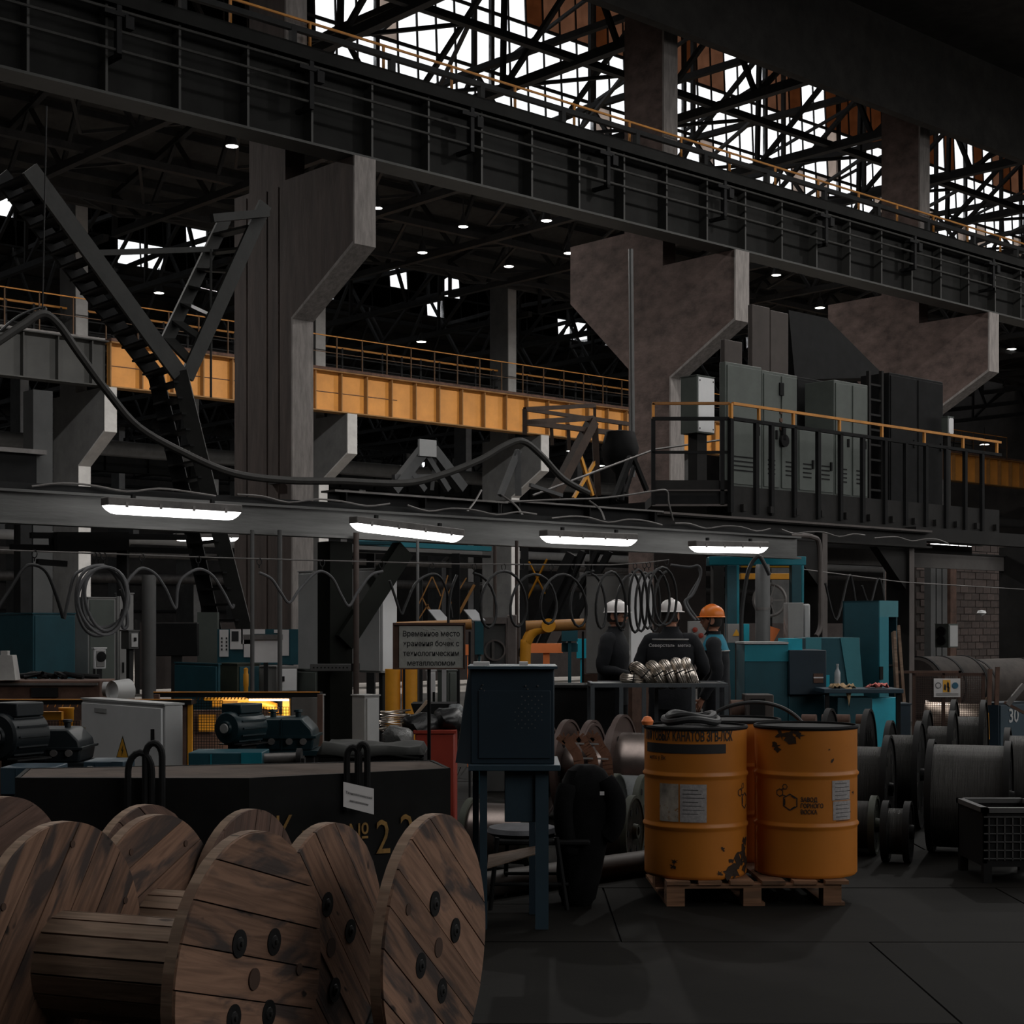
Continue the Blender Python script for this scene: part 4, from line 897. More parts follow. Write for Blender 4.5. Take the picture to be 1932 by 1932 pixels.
MB(FR(P(809, 0, Ys).x, Ys + .03, 0)).cyl((0, 0, 0), (0, 0, P(0, 1180 + 0, Ys).z * 0 + fr.translation.z + .1), .010, 8).build('pole', BLACK, o)
MB(FR(P(809, 0, Ys).x, Ys + .03, 0)).lathe([(.05, 0), (.05, .012), (.02, .02), (0, .02)], n=16).build('base_plate', BLACK, o)

# ------------------------------------------------------------------ machines left of the post
def stand_under(fr, s_, t_, z, o, m=GREYD):
    for x, y in ((.02, .02), (s_ - .06, .02), (.02, t_ - .06), (s_ - .06, t_ - .06)): MB(fr).box(x, y, -z, x + .04, y + .04, 0).build('leg', m, o)
g = cab(155, 311, 345, 1331, 1462, 10.2); o = cabinet('electrical_cabinet', 'pale grey electrical cabinet with yellow high-voltage triangle behind the bin', 'cabinet', g, GREYW, 'a', WHITE)
fr, s_, t_, h_ = g; stand_under(fr, s_, t_, fr.translation.z, o)
def face_a(fr, y, z): return fr @ Matrix.Translation((-.018, y, z)) @ rz(-PI / 2) @ Matrix.Rotation(PI / 2, 4, 'X')   # sheet on the -A face: x runs right, y up
fa = face_a(fr, t_ * .46, h_ * .28); R3 = .085
MB(fa).prism([(-R3 * 1.02, -R3 * .6), (R3 * 1.02, -R3 * .6), (0, R3 * 1.18)], Matrix.Identity(4), .002).build('warning_edge', INK, o)
MB(fa).prism([(-R3 * .86, -R3 * .5), (R3 * .86, -R3 * .5), (0, R3 * .98)], Matrix.Identity(4), .003).build('warning_triangle', mat('warning_yellow', (.75, .38, .04), .5, 0, .05, 5), o)
MB(fa).prism([(.012, R3 * .5), (-.018, -.002), (-.002, .004), (-.012, -R3 * .42), (.018, .012), (.002, .006)], Matrix.Identity(4), .004).build('lightning_bolt', INK, o)
fa = face_a(fr, t_ * .74, h_ * .86); MB(fa).prism([(-.08, -.014), (.09, -.018), (.09, .012), (-.08, .014)], Matrix.Identity(4), .002).build('name_plate', mat('name_plate', (.4, .4, .4), .5), o)
fa = face_a(fr, t_ * .93, h_ * .56); MB(fa).lathe([(.012, 0), (.012, .01), (0, .012)], n=12).build('lock', CHROME, o)
def gearbox(x0, x1, yt, yb, Y, label, m, label_m=None, d=.35):
    f_, s_, t_, h_ = fb(x0, x1, yt, yb, Y, d); z0 = f_.translation.z
    o = T('gearbox', label, 'gearbox', f_)
    poly = [(0, .12 * h_), (0, .62 * h_), (.1 * s_, .95 * h_), (.80 * s_, .95 * h_), (.97 * s_, .66 * h_), (s_, .4 * h_), (.97 * s_, .12 * h_)]
    V = f_ @ Matrix.Rotation(PI / 2, 4, 'X') @ Matrix.Translation((0, 0, -t_))
    MB(V).prism(poly, Matrix.Identity(4), t_).build('housing', m, o, bev=.012)
    MB(f_).box(-.03, -.03, 0, s_ + .03, t_ + .03, .12 * h_).build('base_flange', m, o)
    MB(f_).box(-.015, -.02, .44 * h_, s_ + .015, t_ + .02, .50 * h_).build('joint_flange', m, o)
    for k in (.12, .34, .62, .84): MB(f_).cyl((s_ * k, -.03, .36 * h_), (s_ * k, -.005, .36 * h_), .022, 10).build('bearing_bolt', STEELB, o)
    for k in (.3, .7): MB(f_).lathe([(.02, 0), (.02, .03), (.032, .035), (.03, .05), (0, .052)], Matrix.Translation((s_ * k, t_ / 2, .95 * h_)), 12).build('filler_cap', m, o)
    MB(f_).box(s_ * .48, -.006, .14 * h_, s_ * .5, 0, .94 * h_).build('rib', m, o)
    for x, y in ((0, 0), (s_ - .06, 0), (0, t_ - .06), (s_ - .06, t_ - .06)): MB(f_).box(x, y, -z0, x + .06, y + .06, 0).build('frame_leg', STEEL, o)
    return o
GBD = mat('gearbox_black_blue', (.007, .011, .014), .5, 0, .2, 3); GBT = mat('gearbox_black_teal', (.005, .020, .026), .4, 0, .2, 3)
gearbox(22, 152, 1372, 1448, 9.9, 'dark blue-black gearbox at the left edge before the grey cabinet', GBD)
gearbox(472, 592, 1352, 1425, 10.4, 'teal-black gearbox behind the middle of the bin', GBT)
def motor(px, py, Y, r, label, m, ang=-.5, L_=.3):
    c = P(px, py, Y); fr = FR(c.x, c.y, c.z, ang) @ Matrix.Rotation(PI / 2, 4, 'X'); o = T('electric_motor', label, 'motor', FR(c.x, c.y, c.z - r))
    MB(fr).lathe([(r * .8, -L_), (r, -L_ + .03), (r, 0), (r * .9, .015), (r * .45, .02), (r * .4, .035), (0, .035)], n=32).build('casing', m, o)
    MB(fr).lathe([(r * .3, .035), (r * .28, .045), (0, .046)], n=16).build('nameplate_disc', GREY, o)
    for k in range(14): a = 2 * PI * k / 14; MB(fr).bar((r * math.cos(a), r * math.sin(a), -L_ + .04), (r * math.cos(a), r * math.sin(a), -.02), .01, .02).build('cooling_fin', m, o)
    MB(FR(c.x, c.y, c.z, ang)).box(-r * .75, .03, r * .85, r * .75, L_ * .85, r * 1.45).build('terminal_box', m, o, bev=.008)
    MB(FR(c.x, c.y, 0, ang)).box(-r * .9, .02, c.z - r * 1.05, r * .9, L_, c.z - r * .98).box(-.04, .05, 0, .04, L_ * .8, c.z - r).build('pedestal', STEEL, o)
    return o
motor(430, 1374, 10.1, .105, 'dark motor with teal-edged round end, left of the teal gearbox', GBT)
motor(0, 1390, 9.6, .14, 'dark motor cut by the left edge of the picture', GBD)
for (x0, x1, yt, yb, Y, m, lab) in [(355, 494, 1420, 1450, 9.6, TEALD, 'flat dark teal box lying behind the bin rim'), (157, 232, 1437, 1460, 9.5, NAVYL, 'flat slate-blue box before the grey electrical cabinet'), (0, 100, 1448, 1500, 8.95, NAVYL, 'slate-blue machine box at the lower left edge')]:
    f_, s_, t_, h_ = fb(x0, x1, yt, yb, Y, .3); z0 = f_.translation.z; o = T('machine_box', lab, 'box', FR(f_.translation.x, Y, 0)); MB(f_).box(0, 0, 0, s_, t_, h_).build('body', m, o, bev=.006)
    MB(f_).box(s_ * .3, -.004, .01, s_ * .32, 0, h_ - .01).box(s_ * .72, -.006, 0, s_, -.001, h_).build('cover', TEAL if m is TEALD else m, o)
    MB(f_).box(.02, .02, -z0, .06, .06, 0).box(s_ - .06, .02, -z0, s_ - .02, .06, 0).box(.02, t_ - .06, -z0, .06, t_ - .02, 0).box(s_ - .06, t_ - .06, -z0, s_ - .02, t_ - .02, 0).build('legs', STEEL, o)
for (x0, y0, x1, y1, r, Y, lab) in [(60, 1458, 165, 1462, .03, 9.2, 'short dark roller shaft at the left behind the bin'), (498, 1432, 560, 1430, .035, 9.7, 'bright-ended roller shaft right of the flat teal box')]:
    a, b = P(x0, y0, Y), P(x1, y1, Y); o = T('roller_shaft', lab, 'shaft', FR(a.x, Y, 0)); MB().cyl(a, b, r, 16).build('shaft', STEELB, o); MB().cyl(b, b + Vector((.03, 0, 0)), r * 1.7, 16).build('collar', STEEL, o)
    for c in (a, b): MB().box(c.x + .01, Y - .03, 0, c.x + .05, Y + .03, c.z).build('bearing_stand', STEEL, o)
c = P(353, 1450, 9.3); 
# yellow machine bed with mesh guards
def meshpanel(f_, s_, h_, n, k, r=.004):
    q = MB(f_)
    for i in range(n + 1): q.bar((s_ * i / n, 0, 0), (s_ * i / n, 0, h_), r)
    for j in range(k + 1): q.bar((0, 0, h_ * j / k), (s_, 0, h_ * j / k), r)
    return q
Ym = 12.3; o = T('guarded_machine', 'yellow machine bed with dark rails and mesh guards behind the electrical cabinet', 'machine', FR(P(450, 0, Ym).x, Ym, 0))
for (x0, x1, y, dy) in [(0, 366, 1318, .0), (295, 606, 1304, .25)]:
    a, b = P(x0 - 30 * (x0 == 0), y + 6, Ym + dy), P(x1, y + 6, Ym + dy); MB().bar(a, b, .2, .035).build('top_rail', BLACK, o); MB().bar(a + Vector((0, -.1, .022)), b + Vector((0, -.1, .022)), .02, .008).build('rail_edge', ORR, o)
for (x, yt) in [(358, 1322), (350, 1322), (604, 1310), (4, 1322), (296, 1310)]:
    a = P(x, yt, Ym); MB().box(a.x - .02, Ym - .02, 0, a.x + .02, Ym + .02, a.z).build('post', YEM if x in (358,) else BROWN, o)
for (x0, x1, yt, yb, m, nm, dy) in [(0, 116, 1343, 1358, YEM, 'yellow_rail', .1), (385, 540, 1316, 1322, YEM, 'yellow_rail', .3), (533, 546, 1318, 1380, YEM, 'yellow_upright', .3), (365, 420, 1340, 1425, BROWN, 'back_panel', .8), (420, 540, 1336, 1420, BROWN, 'back_panel', .8), (0, 150, 1360, 1420, BROWN, 'back_panel', .8), (400, 455, 1318, 1334, YEM, 'yellow_plate', .5)]:
    f_, s_, t_, h_ = fb(x0, x1, yt, yb, Ym + dy, .06); MB(f_).box(0, 0, 0, s_, t_, h_).build(nm, m, o)
for (x0, x1) in ((370, 400), (505, 535)):
    f_, s_, t_, h_ = fb(x0 + 4, x1 + 6, 1348, 1380, Ym + .72, .02); MB(f_).box(0, 0, 0, s_, .02, h_).build('yellow_window_plate', YEM, o)
q = MB(); n = 26
for k in range(n): a = P(370 + (540 - 370) * k / n, 1320, Ym + .2); q.bar(a, a + Vector((.02, 0, .045)), .008)
for k in range(22): a = P(5 + 14 * k, 1334, Ym + .2); q.bar(a, a + Vector((.02, 0, .045)), .006)
q.build('brush_teeth', ORR, o, kind='stuff')
f_, s_, t_, h_ = fb(365, 420, 1322, 1425, Ym + .1, .05); meshpanel(f_, s_, h_, 11, 20).build('mesh_guard', BLACK, o)
f_, s_, t_, h_ = fb(450, 545, 1334, 1425, Ym + .1, .05); meshpanel(f_, s_, h_, 18, 16).build('mesh_guard', BLACK, o)
f_, s_, t_, h_ = fb(0, 150, 1360, 1420, Ym + .1, .05); meshpanel(f_, s_, h_, 26, 10).build('mesh_guard', BLACK, o)
a, b = P(455, 1334, Ym + .35), P(520, 1334, Ym + .35); MB().tube([P(450, 1327, Ym + .35), P(500, 1328, Ym + .35), P(516, 1334, Ym + .35), P(516, 1345, Ym + .35)], .042, 14).build('curved_cover', YEM, o)
q = P(125, 1335, 12.6); o = T('yellow_tank', 'small yellow cylinder standing left of the electrical cabinet', 'tank', FR(q.x, 12.6, 0)); MB(FR(q.x, 12.6, 0)).lathe([(.058, 0), (.058, q.z - .02), (.062, q.z - .015), (.062, q.z), (0, q.z + .002)], n=24).build('shell', YEM, o)
q = P(464, 1280, 14); solo(MB(FR(q.x, 14, 0)).lathe([(.02, 0), (.02, 1.0), (.024, 1.02), (.024, 1.12), (.018, 1.13), (.02, 1.17), (0, 1.18)], n=14), 'yellow_bollard', YEM, 'thin yellow bollard left of the small white cabinet', 'bollard')
for i, (x, y0) in enumerate([(741, 1262), (773, 1262)]):
    q = P(x, y0, 14.6); r_ = 14.5 / F * 14.6; o = T('yellow_cylinder', ['left', 'right'][i] + ' one of two tall yellow cylinders under the paper sign', 'cylinder', FR(q.x, 14.6, 0)); MB(FR(q.x, 14.6, 0)).lathe([(r_, 0), (r_, q.z), (0, q.z)], n=28).build('shell', YEM, o)
    MB(FR(q.x, 14.6, 0)).lathe([(r_ * 1.02, .72), (r_ * 1.02, .74), (r_, .74), (r_, .72)], n=28, closed=True).build('band', BROWN, o)
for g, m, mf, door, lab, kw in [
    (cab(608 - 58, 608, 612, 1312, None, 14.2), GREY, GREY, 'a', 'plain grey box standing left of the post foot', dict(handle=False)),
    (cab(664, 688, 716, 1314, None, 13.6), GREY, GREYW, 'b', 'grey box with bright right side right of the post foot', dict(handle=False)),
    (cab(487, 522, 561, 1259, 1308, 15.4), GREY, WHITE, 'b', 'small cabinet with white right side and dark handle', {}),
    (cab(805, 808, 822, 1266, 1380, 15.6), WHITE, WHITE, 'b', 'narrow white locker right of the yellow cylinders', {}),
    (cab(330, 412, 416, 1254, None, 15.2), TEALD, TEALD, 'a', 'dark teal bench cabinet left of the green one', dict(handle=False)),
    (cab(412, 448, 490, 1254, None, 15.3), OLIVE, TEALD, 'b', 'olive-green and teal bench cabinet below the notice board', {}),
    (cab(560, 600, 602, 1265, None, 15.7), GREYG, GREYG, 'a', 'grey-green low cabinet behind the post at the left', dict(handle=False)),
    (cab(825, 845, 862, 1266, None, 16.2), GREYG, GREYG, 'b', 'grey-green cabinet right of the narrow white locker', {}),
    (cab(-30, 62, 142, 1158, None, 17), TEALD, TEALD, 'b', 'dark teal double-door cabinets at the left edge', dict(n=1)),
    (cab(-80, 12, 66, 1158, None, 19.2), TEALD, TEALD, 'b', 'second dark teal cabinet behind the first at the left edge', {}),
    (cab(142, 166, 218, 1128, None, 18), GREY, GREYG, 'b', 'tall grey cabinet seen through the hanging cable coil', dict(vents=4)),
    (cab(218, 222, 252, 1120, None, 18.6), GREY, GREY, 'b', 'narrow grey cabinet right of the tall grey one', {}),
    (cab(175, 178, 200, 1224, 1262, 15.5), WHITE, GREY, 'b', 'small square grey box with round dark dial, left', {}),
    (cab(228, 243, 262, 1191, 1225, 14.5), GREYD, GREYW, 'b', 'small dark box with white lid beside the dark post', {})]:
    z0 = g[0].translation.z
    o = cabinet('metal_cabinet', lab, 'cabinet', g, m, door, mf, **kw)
    if z0 > .05: MB(g[0]).box(g[1] * .3, g[2] * .3, -z0, g[1] * .7, g[2] * .7, 0).build('pedestal', STEEL, o)
    if 'dial' in lab: MB(g[0] @ Matrix.Translation((g[1] / 2, -.02, g[3] * .6)) @ Matrix.Rotation(PI / 2, 4, 'X')).lathe([(.05, 0), (.05, .01), (0, .012)], n=18).build('dial', BLACK, o)
# notice board, screens, poles
o = T('notice_board', 'teal notice board pinned with white sheets above the bench cabinets', 'board', FR(P(480, 0, 15.8).x, 15.8, 0)); f_, s_, t_, h_ = fb(410, 562, 1187, 1254, 15.8, .03); MB(f_).box(0, 0, 0, s_, .03, h_).build('board', TEALD, o)
for x in (.05, s_ - .1): MB(f_).box(x, .03, -f_.translation.z, x + .05, .07, h_ * .8).build('post', STEEL, o)
for (x0, x1, y0, y1, m) in [(414, 431, 1188, 1239, PAPER), (434, 458, 1187, 1225, PAPER), (437, 450, 1191, 1210, INK), (455, 478, 1187, 1215, PAPER), (460, 472, 1205, 1240, PAPER), (478, 500, 1187, 1196, PAPER), (532, 545, 1188, 1237, PAPER), (517, 526, 1188, 1194, PAPER)]:
    f2, s2, t2, h2 = fb(x0, x1, y0, y1, 15.78 - (.004 if m is INK else 0), .006); MB(f2).box(0, 0, 0, s2, .006, h2).build('pinned_sheet', m, o)
q = MB()
for i in range(2):
    for j in range(4): c = P(417 + i * 9, 1204 + j * 7, 15.77); q.box(c.x, 15.77, c.z - .012, c.x + .014, 15.775, c.z + .008)
q.build('printed_marks', INK, o)
f_, s_, t_, h_ = fb(479, 523, 1207, 1250, 15.2, .04); o = T('whiteboard_screen', 'white rectangular screen in front of the notice board', 'screen', FR(P(500, 0, 15.2).x, 15.2, 0)); MB(f_).box(0, 0, 0, s_, t_, h_).build('panel', PAPER, o); MB(f_).box(s_ / 2 - .02, .01, -f_.translation.z, s_ / 2 + .02, .04, 0).build('stand', STEEL, o); MB(f_).box(-.1, -.02, h_, s_ + .05, .03, h_ + .05).build('arm_bracket', STEELB, o)
f_, s_, t_, h_ = fb(291, 372, 1175, 1238, 16, .1); o = T('black_screen', 'large black screen on a stand behind the dark post at left', 'screen', FR(P(330, 0, 16).x, 16, 0)); MB(f_).box(0, 0, 0, s_, t_, h_).build('panel', BLACK, o, bev=.01); MB(f_).box(s_ / 2 - .05, .02, -f_.translation.z, s_ / 2 + .05, .08, 0).build('stand', STEEL, o)
f_, s_, t_, h_ = fb(372, 410, 1155, 1252, 16.4, .1); solo(MB(f_).box(0, 0, 0, s_, t_, h_).box(s_ * .3, .02, -f_.translation.z, s_ * .7, .08, 0), 'grey_board', GREYG, 'grey-green upright board between black screen and notice board', 'panel')
for (x, w_, yt, Y, m, lab) in [(281, 27, 1085, 13.6, GREYD, 'thick dark round post left of the black screen'), (476, 8, 1000, 13.9, GREYD, 'thin grey pole in front of the white screen'), (528, 9, 1000, 14.0, GREYD, 'thin double pole right of the white screen'), (672, 11, 1005, 14.6, mat('brown_pole', (.05, .035, .03), .7), 'brown pole beside the dark steel post'), (788, 6, 1020, 15, GREYD, 'thin grey pole above the paper sign'), (934, 7, 1030, 15.6, mat('brown_pole', (0, 0, 0)), 'thin brown pole above the grey gear unit'), (975, 7, 1020, 15.8, mat('brown_pole', (0, 0, 0)), 'second thin brown pole above the grey gear unit')]:
    q = P(x, yt, Y); solo(MB(FR(q.x, Y, 0)).lathe([(w_ / 2 / F * Y, 0), (w_ / 2 / F * Y, q.z), (0, q.z)], n=14), 'pole', m, lab, 'pole')
# pale elbow pipe, jug, brown block
q = [P(x, y, 13.2) for x, y in [(200, 1300), (212, 1300), (226, 1296), (240, 1300)]]; o = T('elbow_pipe', 'pale open pipe elbow lying behind the yellow machine', 'pipe', FR(q[2].x, 13.2, .98)); MB().tube([q[0] + Vector((-.02, 0, 0)), q[1]], .06, 16).build('flange', GREYW, o)
MB(FR(q[3].x + .03, 13.1, q[3].z - .01, .9) @ Matrix.Rotation(PI / 2, 4, 'Y')).lathe([(.085, -.16), (.10, 0), (.082, 0), (.07, -.14)], n=28, closed=True).build('open_pipe', GREYW, o)
MB(FR(q[2].x, 13.2, 0)).box(-.1, -.05, .0, .1, .1, .955).build('support', BROWN, o)
f_, s_, t_, h_ = fb(-8, 29, 1228, 1283, 13.4, .14); q = MB(f_).quadbox([(0, 0, 0), (s_, 0, 0), (s_, t_, 0), (0, t_, 0), (.02, .01, h_ * .85), (s_ - .03, .01, h_ * .85), (s_ - .03, t_ - .01, h_ * .85), (.02, t_ - .01, h_ * .85)]).box(.03, .03, h_ * .85, .09, .09, h_)
solo(q, 'canister', mat('dull_canister', (.35, .34, .33), .6), 'pale plastic canister at the left edge before the teal cabinets', 'canister')
for (x0, x1, yt, yb, Y, m, nm, lab) in [(-10, 190, 1284, None, 13.5, BROWN, 'machine_bed', 'rusty brown machine bed under the canister at left'), (30, 160, 1270, 1284, 13.6, BLACK, 'black_tools', 'heap of black tool parts lying on the brown machine bed')]:
    f_, s_, t_, h_ = fb(x0, x1, yt, yb, Y, .5); o = T(nm, lab, 'machine' if m is BROWN else 'tools', f_)
    if m is BROWN:
        MB(f_).box(0, 0, 0, s_, t_, h_).build('body', m, o, bev=.01); MB(f_).box(.02, -.03, h_ - .04, s_ - .02, -.002, h_ - .02).build('ledge', STEELB, o); MB(f_).box(s_ * .35, -.02, h_ - .14, s_ * .6, 0, h_ - .06).build('cover', BLACK, o)
    else:
        for k in range(7): a = Vector((s_ * R.random(), .1 + .3 * R.random(), .02)); MB(f_).tube([a, a + Vector((R.uniform(-.2, .2), .05, .03)), a + Vector((R.uniform(-.3, .3), .1, .0))], .022, 8).build('tool_part', m, o)
# inclined steel stairs at the left
ST = mat('stair_steel', (.015, .015, .014), .6, .1, .35, 3, .3)
o = T('steel_staircase', 'dark steel staircase climbing from the floor up towards the girder at left', 'staircase', PV(400, 1230, -5))
Vs = -5.2
def strg(p0, p1, w, v, nm='stringer', m=ST): MB().bar(PV(*p0, v), PV(*p1, v), .06, w).build(nm, m, o)
strg((55, 318), (338, 706), .26, Vs); strg((338, 700), (398, 945), .24, Vs); strg((398, 940), (468, 1215), .24, Vs)
strg((0, 330), (292, 706), .26, Vs + .9, m=BLACK); strg((292, 700), (345, 930), .24, Vs + .9, m=BLACK); strg((345, 925), (412, 1225), .24, Vs + .9, m=BLACK)
base = None
def treads(a0, a1, b0, b1, n):
    for k in range(n):
        t = (k + .5) / n; a = PV(a0[0] + (a1[0] - a0[0]) * t, a0[1] + (a1[1] - a0[1]) * t, Vs); b = PV(b0[0] + (b1[0] - b0[0]) * t, b0[1] + (b1[1] - b0[1]) * t, Vs + .9); b.z = a.z
        MB().bar(a, b, .24, .03).build('tread', BLACK, o)
treads((55, 318), (338, 706), (0, 330), (292, 706), 15); treads((338, 706), (468, 1215), (292, 706), (412, 1225), 17)
o = T('steel_stair_flight', 'second steel stair flight leaning from the landing up to the brown column', 'staircase', PV(345, 690, Vs))
strg((352, 712), (500, 385), .22, Vs + .1); strg((310, 652), (425, 412), .2, Vs + .9, m=ST)
for k in range(7):
    t = (k + .4) / 7.4; MB().bar(PV(352 + 148 * t, 700 - 315 * t, Vs + .1), PV(312 + 113 * t, 652 - 240 * t, Vs + .9), .2, .04).build('tread', ST, o)
MB().bar(PV(400, 412, Vs), PV(505, 402, Vs), .1, .12).build('landing_edge', ST, o); MB().bar(PV(185, 477, Vs + .3), PV(400, 470, Vs + .3), .05, .08).build('tie_bar', ST, o)
MB().bar(PV(398, 470, Vs + .1), PV(398, 750, Vs + .1), .03, .03).build('hanging_rod', ST, o)
# ------------------------------------------------------------------ right: portal frames, platform, electrical cabinets
FRM = mat('portal_paint', (.018, .017, .0165), .65, .0, .3, 3, .1, spec=.2); FRE = mat('portal_edge', (.10, .085, .08), .6, 0, .2, 4)
o = T('portal_frame', 'black steel portal frame with haunched posts right of the blue machines', 'frame', FR(P(1532, 0, 23.5).x, 23.5, 0))
def post(x0, x1, yt, Y, depth=.3):
    g = cab(x0, x1 - 9, x1, yt, None, Y); MB(g[0]).box(0, 0, 0, g[1], g[2], g[3]).build('post', FRM, o); MB(g[0]).box(-.004, -.012, 0, g[1], -.001, g[3]).build('lit_post_edge', FRE, o); return g  # paler edge strip puts the lit post side into the colour
ga = post(1508, 1560, 1004, 23.5); gb = post(1672, 1724, 1016, 25.6); gc = post(1885, 1960, 1030, 30.5)
va_ = (HF.inverted() @ ga[0].translation); vb_ = (HF.inverted() @ gb[0].translation); vc_ = (HF.inverted() @ gc[0].translation)
zt = 2.92
H().ibar((va_.x - 4.5, va_.y + .15, zt), (vb_.x + .2, va_.y + .15, zt), .24, .26, .03).build('top_beam', FRM, o)
H().bar((va_.x - 3.5, va_.y - .02, zt + .13), (vb_.x + .1, va_.y - .02, zt + .13), .03, .03).build('conduit', FRE, o)
H().bar((vb_.x + .2, vb_.y + .1, zt + .12), (vc_.x + 3, vb_.y + .1, zt + .12), .2, .22).build('top_beam', FRM, o)
for vv in (va_, vb_): H().quadbox([(vv.x - .8, vv.y + .05, zt - .13), (vv.x, vv.y + .05, zt - .8), (vv.x, vv.y + .2, zt - .8), (vv.x - .8, vv.y + .2, zt - .13), (vv.x - .8, vv.y + .05, zt - .1), (vv.x, vv.y + .05, zt - .1), (vv.x, vv.y + .2, zt - .1), (vv.x - .8, vv.y + .2, zt - .1)]).build('haunch', FRM, o)
a, b = HP(1440, 1052, -9.5), HP(1905, 1085, -9.5); o = T('grey_crossbeam', 'grey channel beam running behind the portal frames at head height', 'beam', HF @ Matrix.Translation(a)); H().bar((a.x, -9.5, 2.75), (b.x + 1, -9.5, 2.75), .1, .28).build('beam', mat('channel_grey', (.13, .12, .115), .7, 0, .2, 2), o); H().bar((a.x, -9.56, 2.9), (b.x + 1, -9.56, 2.9), .06, .03).build('lip', FRM, o)
p = [PV(x, y, -12.6) for x, y in [(1445, 1008), (1500, 1010), (1532, 1013), (1546, 1030), (1548, 1120), (1548, 1180), (1540, 1200)]]
solo(MB().tube(smoothpts(p, 4), .035, 8), 'bent_pipe', FRE, 'bent conduit pipe following the first portal post down', 'pipe')
# platform
ZP = 3.43; o = T('platform', 'raised black steel platform carrying the electrical cabinets', 'platform', FR(3.1, 23, ZP))
cX, cY = P(1376, 0, 23).x, 23.0; ch = HF.inverted() @ Vector((cX, cY, 0)); lX = P(1230, 0, 23).x
u0, v0_ = ch.x, ch.y; u1 = HP(1880, 900, v0_).x
H().box(u0, v0_, ZP - .12, u1, v0_ + 3.4, ZP).build('deck', BLACK, o)
MB().box(lX, 22.98, ZP - .14, cX + .04, 24.6, ZP + .0).build('deck_end', BLACK, o)
H().box(u0, v0_ - .04, ZP - .32, u1, v0_ - .01, ZP + .14).build('kick_plate', FRM, o)
MB().box(lX, 22.94, ZP - .16, cX, 22.97, ZP - .13).box(lX, 22.94, ZP + .06, cX, 22.97, ZP + .08).build('edge_angle', FRE, o)
for k in range(12): u = u0 + .2 + (u1 - u0 - .4) * k / 11; H().box(u, v0_ - .1, ZP - .22, u + .08, v0_ + .3, ZP - .12).build('joist_end', FRM, o)
rl = T('platform_railing', 'black railing with orange handrail along the platform edge', 'railing', FR(cX, cY, ZP))
HR, HB = 1.325, 1.105
for i, x in enumerate([1376, 1424, 1453, 1496, 1541, 1583, 1625, 1667, 1706, 1744, 1782, 1818, 1850]):
    c = HP(x, 900, v0_ - .05); H().box(c.x - .035, v0_ - .09, ZP - .25, c.x + .035, v0_ - .03, ZP + HB).build('post', BLACK, rl)
H().bar((u0, v0_ - .06, ZP + HB), (u1, v0_ - .06, ZP + HB), .06, .05).build('top_rail', BLACK, rl)
H().bar((u0, v0_ - .06, ZP + HR), (u1, v0_ - .06, ZP + HR), .045, .04).build('handrail', ORR, rl)
for x in (1378, 1430, 1495, 1582, 1662, 1742, 1815, 1879): c = HP(x, 800, v0_ - .06); H().bar((c.x, v0_ - .06, ZP + HB), (c.x, v0_ - .06, ZP + HR), .04).build('handrail_strut', ORR, rl)
for x in (1232, 1362): a = P(x, 0, 23); MB().box(a.x - .03, 22.94, ZP - .14, a.x + .03, 23, ZP + HB).build('post', BLACK, rl)
for z_, m, t in ((HR, mat('aged_orange_rail', (.30, .13, .035), .6), .04), (HB, BLACK, .05), (.62, BLACK, .04)): MB().bar((lX, 22.96, ZP + z_), (cX, 22.96, ZP + z_), t).build('handrail' if m is not BLACK else 'mid_rail', m, rl)
for x in (1232, 1376): a = P(x, 0, 23); MB().bar((a.x, 22.96, ZP + HB), (a.x, 22.96, ZP + HR), .04).build('handrail_strut', ORR, rl)
MB().box(lX, 22.99, ZP, cX, 23.01, ZP + .22).build('toe_board', FRM, rl)
# support wall panels under the platform
q = [x for x in SC.objects if x.name == 'platform'][0]
for k, (x0, x1) in enumerate([(1332, 1386), (1395, 1420), (1432, 1500), (1500, 1570), (1570, 1680), (1680, 1850)]):
    a, b = HP(x0, 960, v0_ + .45), HP(x1, 960, v0_ + .45); H().box(a.x, v0_ + .4, 2.96, b.x - .03, v0_ + .45, ZP - .13).build('panel', mat('under_panel', (.035, .036, .032), .7, 0, .35, 2), q)
H().box(u0, v0_ + .5, 2.8, u1, v0_ + .6, 2.95).build('ledger', FRM, q)
# electrical cabinets on the platform
GC = GREYG
vk = v0_ + .9
ca = None
def face(x0, x1, yt, v, nm, m, d=.6, vents=True, extra=None, parent=ca, yb=None):
    a, b = HP(x0, yt, v), HP(x1, yt, v); c = HP((x0 + x1) / 2, yt, v); z0 = ZP if yb is None else HP((x0 + x1) / 2, yb, v).z
    if isinstance(parent, str): parent = T('control_cabinet', parent, 'cabinet', HF @ Matrix.Translation((a.x, v, z0)), 'platform control cabinets')
    bd = H().box(a.x, v, z0, b.x - .01, v + d, c.z).build(nm, m, parent, bev=.008)
    n = 1 if (b.x - a.x) < .9 else 2
    for k in range(n):
        aa = a.x + (b.x - a.x) * k / n; bb = a.x + (b.x - a.x) * (k + 1) / n; dr = H().box(aa + .03, v - .02, z0 + .3, bb - .04, v, c.z - .05).build('door', m, bd, bev=.003)
        H().box(bb - .14, v - .045, (z0 + c.z) / 2, bb - .1, v - .02, (z0 + c.z) / 2 + .14).build('handle', BLACK, bd)
        if vents:
            q = H()
            for j in range(4):
                zz = z0 + .5 + j * .07; q.box(aa + .12, v - .026, zz, bb - .15, v - .02, zz + .022)
            q.build('vent_slots', BLACK, bd)
    return bd, a, b, c
face(1367, 1436, 688, vk, 'cabinet_body', GC, d=.12, parent='tall plain grey-green control cabinet nearest the white distribution box'); u_, a, b, c = face(1436, 1503, 704, vk, 'cabinet_body', GC, parent='grey-green control cabinet with meter, indicator lamps and round black switch')
